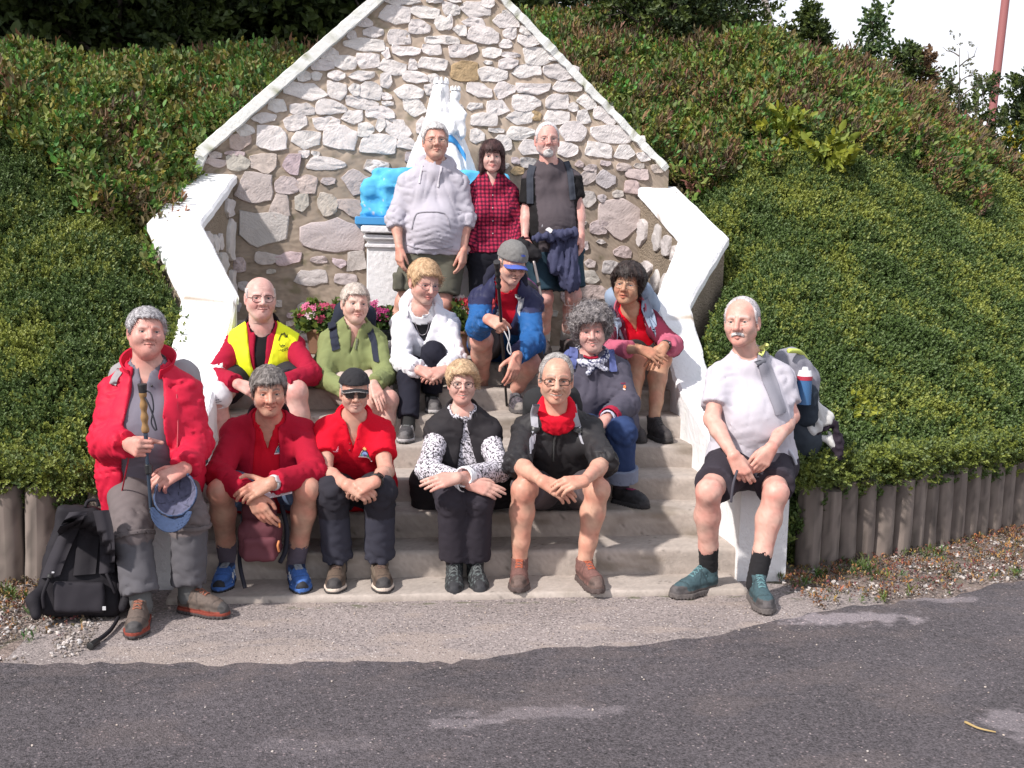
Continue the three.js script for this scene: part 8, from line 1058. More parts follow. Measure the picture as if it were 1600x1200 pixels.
// 10 — man in a blue jacket and cap, leaning on a pole
{
  const p = new Person('man in blue and navy jacket and grey cap bending forward with a trekking pole', {
    k: 1.04, N: [790, 444, 1.50], S: [[748, 466, 1.56], [832, 470, 1.56]], E: [[748, 512, 1.32], [832, 535, 1.36]], W: [[762, 498, 1.12], [808, 556, 1.14]], H: [Q(765, 1.0, 2.0), Q(818, 1.0, 2.0)], K: [[752, 530, 1.40], [828, 568, 1.42]],
    feet: [{ at: G(762, 640, 0.65), h: 0.65, yaw: 4, len: 0.28, high: 0.1 }, { at: G(815, 648, 0.65), h: 0.65, yaw: 4, len: 0.28, high: 0.1 }], tone: [0.594, 0.319, 0.244], b: { knee: 0.062, calf: 0.058, chest: 0.115 },
    head: { p: [800, 413, 1.42], px: 62, yaw: 24, pitch: 16, roll: 4 }, face: { open: 0.7, smile: 0.1, squint: 0.8, red: 0.4, nose: 1.1, stubble: [0.5, 0.45, 0.42, 0.3] },
    hands: [{ d: [0.75, -0.35, 0.5], b: [-0.3, 0.5, 0.8], c: 1.15, th: { inn: 0.8, out: 0.5 } }, { d: [-0.25, -0.88, 0.35], b: [0.35, 0.1, 0.92], c: [0.35, 0.35, 0.4, 0.45], th: { out: 1.1 } }],
  });
  p.skin().hair({ t: 0.007, front: 0.09, side: -0.03, back: -0.07, zMax: 0.02, col: [0.4, 0.38, 0.37], n: 250, L: 0.012, top: 0.05 }).cap({ col: [0.17, 0.165, 0.16], brim: [0.07, 0.11, 0.42], y0: 0.040, rise: 0.006, t: 0.018 }).glasses({ col: [0.16, 0.09, 0.04], w: 0.024, h: 0.017, th: 0.0017 });
  { const c = marchTo(p.capField, p.hp(0.02, 0.085, 0.3), p.hf.z.clone().negate(), 0.4); if (c) part(p.capMesh, 'badge', decalOn(p.capField, p.hp(0.02, 0.083, 0.08), p.hf.x.clone().multiplyScalar(0.019), p.hf.y.clone().multiplyScalar(0.011), p.hf.z.clone().negate()), M(C(1, 1, 1), 0.8, { map: canvasTex(128, 80, (x) => { x.clearRect(0, 0, 128, 80); x.fillStyle = '#3355c0'; x.font = 'bold 62px sans-serif'; x.fillText('M', 14, 62); x.fillText('w', 62, 60); }), transparent: true, alphaTest: 0.4 })); }
  const polo = p.garment('polo_shirt', S(p.torso(0.0), neckCut(p, 0.056)), { c: [0.52, 0.008, 0.025], amp: 0.003 });
  part(polo.m, 'collar', collarGeo(p.N.clone().addScaledVector(p.up, -0.03), p.up, p.fw, 0.072, 0.088, 0.05, 0.5, 0.3, 0.007), cloth(C(0.52, 0.008, 0.025)));
  const op = (x, y, z) => { const q = V(x, y, z).sub(p.N), a = q.dot(p.rt), b = q.dot(p.up), c = q.dot(p.fw); return Math.max(Math.abs(a - 0.005) - 0.060 * clamp((b + 0.24) / 0.16, 0, 1.1), -c, -0.24 - b); };
  const jk = U(0.03, S(S(p.torso(0.028), op, 0.004), neckCut(p, 0.072)), p.arm(0, 0.030, 0.030, 1.94), p.arm(1, 0.030, 0.030, 1.94)), s0 = p.sm, yk = P(760, 478, 1.5).y;
  const j = p.garment('jacket', jk, { amp: 0.012, fold: [7, 9, 7], rough: 0.55, col: (x, y, z) => { const q = V(x, y, z).sub(s0), a = q.dot(p.rt), b = q.dot(p.up); const navy = y > yk + (a > 0 ? -0.035 : 0.01) || (Math.abs(a) < 0.07 && b > -0.16); return navy ? [0.026, 0.028, 0.07] : [0.022, 0.105, 0.30]; } });
  p.garment('hood', hoodRoll(p, 0.098, 0.034, 0.75, 0.05), { plain: true, c: [0.02, 0.02, 0.035], amp: 0.006, pts: [p.N], pad: 0.18, cell: 0.008 });
  p.garment('shorts', pants(p, [0.020, 0.026], 0.82), { c: [0.085, 0.075, 0.075], amp: 0.007 });
  for (const i of [0, 1]) p.shoe(i, { high: 0.1, col: (a, b, c) => c > 0.84 ? [0.25, 0.22, 0.2] : N3(a * 40, b * 40, c * 12) > 0.2 ? [0.12, 0.1, 0.12] : [0.05, 0.045, 0.055], sole: [0.09, 0.08, 0.08], lace: [0.12, 0.12, 0.13], sockTop: 0.34, sockCol: (t) => (t > 0.1 && t < 0.16) || (t > 0.2 && t < 0.225) ? [0.22, 0.3, 0.34] : [0.025, 0.03, 0.045] });
  const pk = thing('rucksack', 'purple and black rucksack on the back of the man in the blue jacket', 'rucksack', p.pt(0.1, 0.2, -0.2)); part(pk, 'pack', meshSDF(rough(U(0.05, rc(p.pt(0.00, 0.02, -0.18), 0.11, p.pt(0.06, 0.36, -0.17), 0.09), rc(p.pt(0.12, 0.02, -0.15), 0.09, p.pt(0.13, 0.36, -0.15), 0.075)), 1, (x, y, z) => 0.008 * N3(x * 12, y * 12, z * 12)), p.pt(0.06, 0.2, -0.16).addScalar(-0.42), p.pt(0.06, 0.2, -0.16).addScalar(0.42), 0.012, (x, y, z) => N3(x * 7, y * 5, z * 7 + 2) > 0.05 ? [0.16, 0.02, 0.12] : [0.02, 0.018, 0.022]), MV(0.7));
  const dn = p.fw.clone().negate(), gm = cloth(C(0.38, 0.38, 0.39), 0.7); part(pk, 'strap', strapOn(j.f, [P(774, 487, 1.4), P(786, 481, 1.3), P(800, 474, 1.3), P(812, 463, 1.3)], dn, 0.055, 0.016), gm); part(pk, 'strap', strapOn(j.f, [P(773, 465, 1.4), P(771, 476, 1.35), P(769, 486, 1.35)], dn, 0.018, 0.008), M(C(0.5, 0.05, 0.06), 0.7)); part(pk, 'strap', strapOn(j.f, [P(812, 462, 1.4), P(812, 474, 1.35), P(810, 487, 1.35)], dn, 0.016, 0.008), gm);
  const h = p.handInfo[0], c = h.pts[0].clone().addScaledVector(h.d, 0.085).addScaledVector(h.b, -0.026), tip = G(794, 668, 0.525), a = tip.clone().sub(c), top = c.clone().addScaledVector(a, -0.52);
  pole2('black trekking pole standing on the steps in front of the man in blue', top, tip, { grip: [0.02, 0.02, 0.022], tipCol: [0.05, 0.05, 0.05], shaft: [0.028, 0.026, 0.028], gripL: 0.15, loop: [0.5, 0.5, 0.52], loopAt: 0.42, basket: true });
  { const q = thing('shaft_pole', 'second thin trekking pole strapped behind the man in blue jacket', 'trekking pole', P(850, 488, 1.7)); q.name = numbered('trekking_pole'); part(q, 'shaft', tube([P(834, 408, 1.72), P(842, 445, 1.7), P(850, 487, 1.68)], 0.008, 8), M(C(0.3, 0.26, 0.25), 0.4, { metalness: 0.5 })); part(q, 'clamp', tube([P(841, 441, 1.7), P(842, 446, 1.7)], 0.013, 8), M(C(0.02, 0.02, 0.02), 0.5)); }
}
// 11 — curly-haired woman in a grey sweatshirt
{
  const p = new Person('curly grey-haired woman in dark grey sweatshirt and jeans seated behind the man in black', {
    k: 0.98, bust: true, N: [922, 553, 1.06], S: [[884, 574, 1.08], [966, 574, 1.10]], E: [[872, 640, 0.98], [980, 632, 0.96]], W: [[905, 668, 0.74], [947, 655, 0.72]], H: [Q(917, 0.62, 1.12), Q(962, 0.62, 1.12)], K: [[905, 690, 0.60], [972, 676, 0.62]],
    feet: [{ at: G(900, 798, 0.275), h: 0.275, yaw: 0, len: 0.26, high: 0.09 }, { at: G(1014, 796, 0.275), h: 0.275, yaw: 40, len: 0.235, high: 0.09 }], tone: [0.604, 0.353, 0.305], b: { waist: 0.1 },
    head: { p: [924, 516, 1.02], px: 65, yaw: 2, pitch: 4, roll: -6, hairT: 0.01 }, face: { smile: 0.8, open: 0.4, squint: 0.6, red: 0.7, fat: 0.5, brow: [0.2, 0.17, 0.16], browK: 0.5, lip: [0.9, 0.5, 0.52] },
    hands: [null, { d: [-0.7, -0.55, 0.45], b: [0.1, 0.7, 0.7], c: 0.35 }],
  });
  p.skin().hair({ t: 0.050, front: 0.066, side: -0.075, back: -0.11, col: [0.34, 0.31, 0.305], col2: [0.10, 0.085, 0.09], n: 3200, L: 0.055, amp: 0.022, fr: 20, mode: 'curly', overEar: true, box: 0.06, w: 0.0026, fringe: 0.008, cell: 0.005, cutF: (x, y, z) => Math.min(0.052 - Math.abs(x), 0.062 - y) * 1 > 0 && z > 0.03 ? Math.min(0.052 - Math.abs(x) + 0.006 * N3(x * 90, y * 90, z * 90), 0.062 - y, z - 0.03) : -1 });
  const f = S(hemCut(p, U(0.04, p.torso(0.024), p.arm(0, 0.032, 0.034, 1.75), p.arm(1, 0.034, 0.036, 1.75)), -0.09), neckCut(p, 0.064)), s = p.garment('sweatshirt', f, { c: [0.085, 0.078, 0.105], amp: 0.010, fold: [6, 9, 6] });
  cuff(p, 1, 0.80, p.b.wrist + 0.030, 0.055, [0.36, 0.02, 0.05]); cuff(p, 1, 0.91, p.b.wrist + 0.016, 0.022, [0.5, 0.5, 0.6]);
  // printed scarf knotted at the neck
  { const pts = []; for (let i = 0; i < 16; i++) { const a = i / 16 * 6.283; pts.push(p.N.clone().addScaledVector(p.up, -0.005 - 0.03 * Math.cos(a)).addScaledVector(p.fw, Math.cos(a) * 0.072 + 0.014).addScaledVector(p.rt, Math.sin(a) * 0.078)); } const c = []; for (let i = 0; i < 16; i++) c.push(rc(pts[i], 0.022, pts[(i + 1) % 16], 0.022)); for (const sx of [-1, 1]) c.push(rc(p.N.clone().addScaledVector(p.fw, 0.085).addScaledVector(p.up, -0.045), 0.014, p.N.clone().addScaledVector(p.fw, 0.105).addScaledVector(p.up, -0.075).addScaledVector(p.rt, sx * 0.05), 0.016)); p.garment('scarf', U(0.014, c), { plain: true, amp: 0.006, fold: [24, 24, 24], cell: 0.0055, pts: [p.N], pad: 0.17, col: (x, y, z) => Math.abs(N3(x * 38, y * 38, z * 38)) > 0.3 ? [0.55, 0.55, 0.62] : [0.03, 0.035, 0.09] }); }
  part(p.g, 'shirt_collar', strapOn(s.f, [P(912, 556, 0.95), P(922, 559, 0.95), P(934, 557, 0.95)], p.fw.clone().negate(), 0.012, 0.005), cloth(C(0.45, 0.02, 0.05)));
  p.garment('jeans', pants(p, [0.016, 0.022], 1.72), { c: [0.032, 0.055, 0.14], amp: 0.008, fold: [10, 8, 10] }); cuff(p, 1, 0.76, p.b.ankle + 0.052, 0.075, [0.22, 0.25, 0.34], 'turn_up', 1);
  for (const i of [1]) p.shoe(i, { high: 0.085, col: (a, b, c) => c > 0.85 ? [0.04, 0.04, 0.045] : [0.025, 0.024, 0.028], sole: [0.035, 0.033, 0.036], lace: [0.3, 0.03, 0.12], sock: [0.05, 0.04, 0.055], sockTop: 0.32 });
  p.decal(s.f, [975, 604, 0.9], 0.016, 0.020, canvasTex(128, 160, (x) => { x.clearRect(0, 0, 128, 160); x.fillStyle = '#8a1c44'; for (let i = 0; i < 7; i++) x.fillRect(4 + i * 17, 8 + (i % 2) * 4, 11, 22); x.fillStyle = '#d97b4a'; x.beginPath(); x.ellipse(74, 82, 30, 36, 0.4, 0, 7); x.fill(); x.fillStyle = '#f0d9d0'; x.beginPath(); x.ellipse(60, 128, 30, 15, 0.3, 0, 7); x.fill(); x.fillStyle = '#4a2a1a'; x.fillRect(66, 70, 10, 14); }));
  const t = thing('rucksack', 'blue-strapped rucksack worn by the curly-haired woman', 'rucksack', p.pt(0, 0.2, -0.2)), bl = cloth(C(0.10, 0.12, 0.28)); part(t, 'pack', meshSDF(rough(U(0.05, rc(p.pt(-0.06, 0.06, -0.20), 0.10, p.pt(-0.05, 0.34, -0.20), 0.08), rc(p.pt(0.06, 0.06, -0.20), 0.10, p.pt(0.05, 0.34, -0.20), 0.08)), 1, (x, y, z) => 0.005 * N3(x * 12, y * 12, z * 12)), p.pt(0, 0.2, -0.2).addScalar(-0.4), p.pt(0, 0.2, -0.2).addScalar(0.4), 0.015), bl);
  const dn = p.fw.clone().negate(); part(t, 'strap', strapOn(s.f, [P(896, 543, 1.05), P(894, 558, 1.0), P(893, 575, 1.0)], dn, 0.042, 0.010), bl); part(t, 'strap', strapOn(s.f, [P(953, 546, 1.05), P(956, 562, 1.0), P(958, 580, 1.0)], dn, 0.042, 0.010), bl);
}
// 12 — dark-haired woman in a burgundy jacket
{
  const p = new Person('dark-haired woman in burgundy and pink jacket with red top, wrists crossed on bare knees', {
    k: 0.98, bust: true, N: [986, 486, 1.64], S: [[948, 508, 1.68], [1020, 502, 1.66]], E: [[944, 546, 1.46], [1050, 540, 1.42]], W: [[1000, 546, 1.20], [1038, 540, 1.22]], H: [Q(985, 1.0, 1.95), Q(1033, 1.0, 1.95)], K: [[998, 560, 1.42], [1034, 560, 1.42]],
    feet: [{ at: G(1003, 694, 0.525), h: 0.525, yaw: 4, len: 0.27, high: 0.115 }, { at: G(1046, 694, 0.525), h: 0.525, yaw: 10, len: 0.27, high: 0.115 }], tone: [0.466, 0.245, 0.159], b: { knee: 0.06, calf: 0.056 },
    head: { p: [981, 446, 1.58], px: 62, yaw: -12, pitch: -4, roll: 6, hairT: 0.006 }, face: { open: 0.5, smile: 0.1, squint: 0.75, red: 0.3, lip: [0.95, 0.45, 0.45], brow: [0.04, 0.03, 0.025], nose: 0.95 }, neckR: 0.05,
    hands: [{ d: [0.9, -0.35, 0.2], b: [0.0, 0.6, 0.8], c: [0.2, 0.22, 0.25, 0.3], th: { spread: 0.12, out: 0.6 } }, { d: [-0.55, -0.8, 0.25], b: [-0.2, 0.35, 0.9], c: [0.3, 0.3, 0.35, 0.4], th: { spread: 0.1 } }],
  });
  p.skin().hair({ t: 0.034, front: 0.058, side: -0.055, back: -0.09, col: [0.055, 0.038, 0.034], col2: [0.016, 0.012, 0.012], n: 2400, L: 0.045, amp: 0.012, fr: 20, mode: 'down', overEar: true, box: 0.045, sweep: 0.5, lift: 0.5, cutF: (x, y, z) => z > 0.03 ? Math.min(0.056 - Math.abs(x), 0.052 - y, z - 0.03) : -1 }).glasses({ col: [0.45, 0.34, 0.24], metal: 0.6, w: 0.025, h: 0.0185, th: 0.0016 });
  const red = p.garment('polo_shirt', S(S(p.torso(0.004), neckCut(p, 0.055)), vCut(p, 0.09, 0.022), 0.004), { c: [0.60, 0.004, 0.02], amp: 0.004 });
  part(red.m, 'collar', collarGeo(p.N.clone().addScaledVector(p.up, -0.028), p.up, p.fw, 0.068, 0.088, 0.035, 0.45, 0.3, 0.006), cloth(C(0.6, 0.004, 0.02)));
  const op = (x, y, z) => { const q = V(x, y, z).sub(p.hm), a = q.dot(p.rt), b = q.dot(p.up), c = q.dot(p.fw), t = clamp(b / 0.42, 0, 1); return Math.max(Math.abs(a - 0.005) - mix(0.115, 0.055, t), -c, -0.1 - b); };
  const jk = U(0.03, S(S(p.torso(0.022), op, 0.004), neckCut(p, 0.070)), p.arm(0, 0.024, 0.026, 1.72), p.arm(1, 0.024, 0.030, 1.70));
  const pink = (x, y, z) => { const v = V(x, y, z); for (const i of [0, 1]) { const d = p.W[i].clone().sub(p.E[i]), t = v.clone().sub(p.E[i]).dot(d) / d.lengthSq(); if (t > (i ? 0.02 : 0.18) && v.distanceTo(p.E[i]) < 0.26 && v.clone().sub(p.E[i].clone().addScaledVector(d, t)).length() < 0.085) return [0.46, 0.11, 0.17]; } return [0.125, 0.015, 0.034]; };
  const j = p.garment('jacket', jk, { col: pink, amp: 0.008 });
  part(j.m, 'collar', collarGeo(p.N.clone().addScaledVector(p.up, -0.04), p.up, p.fw, 0.082, 0.112, 0.075, 0.75, 0.3, 0.008), cloth(C(0.5, 0.13, 0.18)));
  part(j.m, 'zip', merge([[-0.06, -0.11], [0.065, 0.12]].map(([a, b]) => tube([p.pt(a, 0.40, 0.3), p.pt(mix(a, b, 0.5), 0.22, 0.3), p.pt(b, 0.06, 0.3)].map((q) => marchTo(j.f, q, p.fw.clone().negate(), 0.5) ?? q), 0.003, 5))), M(C(0.5, 0.25, 0.27), 0.6));
  p.garment('shorts', pants(p, [0.014, 0.018], 0.62), { c: [0.03, 0.03, 0.03], amp: 0.005 });
  for (const i of [0, 1]) p.shoe(i, { high: 0.125, col: (a, b, c) => [0.045, 0.038, 0.038], sole: [0.04, 0.036, 0.036], lace: [0.06, 0.055, 0.055], sockTop: 0.30, sockCol: (t) => t > 0.24 && t < 0.27 ? [0.45, 0.03, 0.05] : [0.02, 0.02, 0.022], wd: 1.05 });
  watch(p, 1, 0.88, [0.03, 0.03, 0.035], [0.03, 0.03, 0.03]);
  const t = thing('rucksack', 'pale blue-grey rucksack worn by the dark-haired woman', 'rucksack', p.pt(0, 0.2, -0.2)), gb = cloth(C(0.26, 0.32, 0.42), 0.75); part(t, 'pack', meshSDF(rough(U(0.05, rc(p.pt(-0.07, 0.06, -0.19), 0.10, p.pt(-0.07, 0.34, -0.18), 0.09), rc(p.pt(0.07, 0.06, -0.19), 0.10, p.pt(0.06, 0.34, -0.19), 0.085)), 1, (x, y, z) => 0.006 * N3(x * 12, y * 12, z * 12)), p.pt(0, 0.2, -0.2).addScalar(-0.4), p.pt(0, 0.2, -0.2).addScalar(0.4), 0.014), gb);
  const dn = p.fw.clone().negate(); part(t, 'strap', strapOn(j.f, [P(948, 480, 1.6), P(955, 490, 1.55), P(963, 505, 1.5), P(965, 520, 1.5)], dn, 0.06, 0.012), gb); part(t, 'strap', strapOn(j.f, [P(1006, 466, 1.6), P(1013, 485, 1.55), P(1020, 502, 1.5), P(1026, 515, 1.5)], dn, 0.055, 0.012), gb); part(t, 'strap', strapOn(j.f, [P(967, 518, 1.5), P(984, 521, 1.45), P(1000, 515, 1.45), P(1016, 498, 1.5)], dn, 0.018, 0.010), gb);
}
// 13 — man in a grey hoodie
{
  const p = new Person('white-haired man in pale grey hooded sweatshirt standing behind, in front of the statue', {
    k: 0.98, N: [681, 256, 2.36], S: [[634, 282, 2.38], [720, 282, 2.38]], E: [[618, 342, 2.34], [728, 340, 2.34]], W: [[624, 388, 2.26], [724, 392, 2.28]], H: [[657, 396, 2.40], [700, 396, 2.40]], K: [[630, 472, 2.34], [694, 474, 2.36]],
    feet: [{ at: G(603, 557, LAND), h: LAND, yaw: -14, len: 0.27, high: 0.09 }, { at: G(690, 556, LAND), h: LAND, yaw: 6, len: 0.27, high: 0.09 }], tone: [0.583, 0.331, 0.256], b: { belly: 0.13, bellyY: 0.3, waist: 0.12, chest: 0.110, hip: 0.112, calf: 0.052 }, neckR: 0.058,
    head: { p: [680, 220, 2.32], px: 57, yaw: 6, roll: -2 }, face: { smile: -0.5, squint: 0.7, red: 0.5, wide: 1.03, fat: 0.3, brow: [0.45, 0.4, 0.38], browK: 0.4 },
    hands: [{ d: [0.05, -0.97, 0.2], b: [-0.75, 0.05, 0.6], c: [0.4, 0.45, 0.5, 0.55], th: { out: 0.4, inn: 0.5 } }, { d: [-0.1, -0.97, 0.2], b: [0.75, 0.05, 0.6], c: [0.4, 0.45, 0.5, 0.55], th: { out: 0.4, inn: 0.5 } }],
  });
  p.skin().hair({ t: 0.013, front: 0.072, side: -0.02, back: -0.08, col: [0.66, 0.63, 0.62], col2: [0.42, 0.4, 0.4], n: 1100, L: 0.02, amp: 0.005, sweep: 0.3 }).glasses({ col: [0.1, 0.07, 0.05], w: 0.025, h: 0.0145, th: 0.0015, metal: 0.3 });
  const f = S(hemCut(p, U(0.04, p.torso(0.026), p.arm(0, 0.030, 0.032, 1.32), p.arm(1, 0.030, 0.032, 1.30)), 0.0), neckCut(p, 0.066)), s = p.garment('hoodie', f, { c: [0.46, 0.435, 0.49], amp: 0.009, fold: [6, 8, 6], cell: 0.009 });
  p.garment('hood', hoodRoll(p, 0.098, 0.042, 0.45, 0.06), { plain: true, c: [0.46, 0.435, 0.49], amp: 0.005, pts: [p.N], pad: 0.17, cell: 0.007 });
  const dn = p.fw.clone().negate(), lt = cloth(C(0.55, 0.52, 0.57)); part(s.m, 'drawcord', strapOn(s.f, [P(660, 258, 2.2), P(657, 272, 2.2), P(655, 286, 2.2)], dn, 0.011, 0.006), lt); part(s.m, 'drawcord', strapOn(s.f, [P(690, 260, 2.2), P(687, 275, 2.2), P(684, 292, 2.2)], dn, 0.011, 0.006), lt);
  const seam = cloth(C(0.38, 0.36, 0.405)); part(s.m, 'pocket_seam', strapOn(s.f, [P(643, 358, 2.2), P(648, 338, 2.2), P(652, 333, 2.2), P(694, 333, 2.2), P(698, 338, 2.2), P(704, 358, 2.2)], dn, 0.006, 0.0025), seam); part(s.m, 'hem_band', strapOn(s.f, [P(634, 382, 2.2), P(655, 388, 2.2), P(690, 389, 2.2), P(708, 385, 2.2)], dn, 0.006, 0.0025), seam);
  p.garment('shorts', pants(p, [0.034, 0.042], 0.82, { waist: 0.06 }), { c: [0.115, 0.11, 0.085], amp: 0.008, fold: [9, 6, 9] });
  const pf = rough(boxF(V(P(622, 440, 2.28).x, P(622, 440, 2.28).y, P(622, 440, 2.28).z), 0.035, 0.06, 0.035, 0.02), 1, (x, y, z) => 0.004 * N3(x * 18, y * 18, z * 18)); part(p.g, 'cargo_pocket', meshSDF(pf, P(622, 440, 2.28).addScalar(-0.13), P(622, 440, 2.28).addScalar(0.13), 0.009), cloth(C(0.115, 0.11, 0.085)));
  for (const i of [0, 1]) p.shoe(i, { high: 0.09, col: (a, b, c) => c > 0.8 ? [0.06, 0.055, 0.06] : N3(a * 50, b * 50, c * 20) > 0.3 ? [0.35, 0.33, 0.33] : [0.075, 0.07, 0.075], sole: [0.07, 0.065, 0.065], lace: [0.4, 0.4, 0.4], sock: [0.10, 0.10, 0.13], sockTop: 0.26 });
}
// 14 — woman in a red checked shirt
{
  const p = new Person('dark-bobbed woman in red checked shirt standing between two men at the back', {
    k: 0.93, bust: true, N: [768, 276, 2.42], S: [[740, 296, 2.44], [798, 296, 2.44]], E: [[732, 345, 2.42], [805, 346, 2.40]], W: [[730, 390, 2.36], [806, 386, 2.34]], H: [[752, 400, 2.46], [785, 400, 2.46]], K: [[750, 478, 2.42], [786, 478, 2.42]],
    feet: [{ at: G(750, 558, LAND), h: LAND, yaw: -5, len: 0.25, high: 0.09 }, { at: G(788, 558, LAND), h: LAND, yaw: 5, len: 0.25, high: 0.09 }], tone: [0.615, 0.376, 0.329], b: { chest: 0.098, waist: 0.1 }, neckR: 0.046,
    head: { p: [769, 246, 2.38], px: 51, yaw: 2, hairT: 0.014 }, face: { smile: 0.6, squint: 0.4, red: 0.4, lip: [0.95, 0.42, 0.45], brow: [0.05, 0.03, 0.03], nose: 0.85, wide: 0.95 }, hands: [null, null],
  });
  p.skin().hair({ t: 0.024, front: 0.044, side: -0.105, back: -0.115, col: [0.105, 0.052, 0.05], col2: [0.03, 0.016, 0.017], n: 1900, L: 0.05, amp: 0.006, fr: 26, mode: 'down', overEar: true, box: 0.04, long: 1.6, lift: 0.2, extra: U(0.02, rc(V(-0.068, 0.02, 0.0), 0.028, V(-0.078, -0.085, 0.01), 0.026), rc(V(0.068, 0.02, 0.0), 0.028, V(0.078, -0.085, 0.01), 0.026), rc(V(-0.05, 0, -0.07), 0.035, V(-0.05, -0.09, -0.06), 0.035), rc(V(0.05, 0, -0.07), 0.035, V(0.05, -0.09, -0.06), 0.035)), cutF: (x, y, z) => z > 0.035 ? Math.min(0.052 - Math.abs(x), 0.042 - y, z - 0.035) : -1 });
  const chk = (x, y, z) => { const q = V(x, y, z).sub(p.hm); let a = q.dot(p.rt), b = q.dot(p.up); for (const i of [0, 1]) { const d = p.E[i].clone().sub(p.S[i]).normalize(), s = V(x, y, z).sub(p.S[i]); if ((i ? 1 : -1) * q.dot(p.rt) > p.hs * 0.95) { b = -s.dot(d); a = s.dot(p.fw) + s.dot(p.rt); } } const u = Math.abs((a / 0.026 % 1 + 1) % 1 - 0.5) > 0.27, v = Math.abs((b / 0.026 % 1 + 1) % 1 - 0.5) > 0.27; return u && v ? [0.045, 0.010, 0.028] : u || v ? [0.17, 0.012, 0.035] : [0.46, 0.035, 0.085]; };
  const f = S(S(hemCut(p, U(0.03, p.torso(0.016), p.arm(0, 0.022, 0.022, 1.92), p.arm(1, 0.022, 0.022, 1.92)), 0.03), neckCut(p, 0.050)), vCut(p, 0.07, 0.025), 0.004), s = p.garment('checked_shirt', f, { col: chk, amp: 0.006, cell: 0.0062, fold: [8, 5, 8] });
  part(s.m, 'collar', collarGeo(p.N.clone().addScaledVector(p.up, -0.025), p.up, p.fw, 0.062, 0.078, 0.035, 0.4, 0.3, 0.006), cloth(C(0.3, 0.02, 0.05)));
  buttons(p, s.f, [[770, 305, 2.3], [770, 325, 2.3], [770, 345, 2.3], [770, 365, 2.3]], [0.5, 0.4, 0.4], 0.005);
  p.garment('trousers', pants(p, [0.014, 0.02], 1.95, { waist: 0.10 }), { c: [0.016, 0.016, 0.022], amp: 0.005 });
  for (const i of [0, 1]) p.shoe(i, { high: 0.085, col: () => [0.05, 0.045, 0.045], sole: [0.05, 0.05, 0.05], sock: [0.02, 0.02, 0.02], sockTop: 0.2 });
}
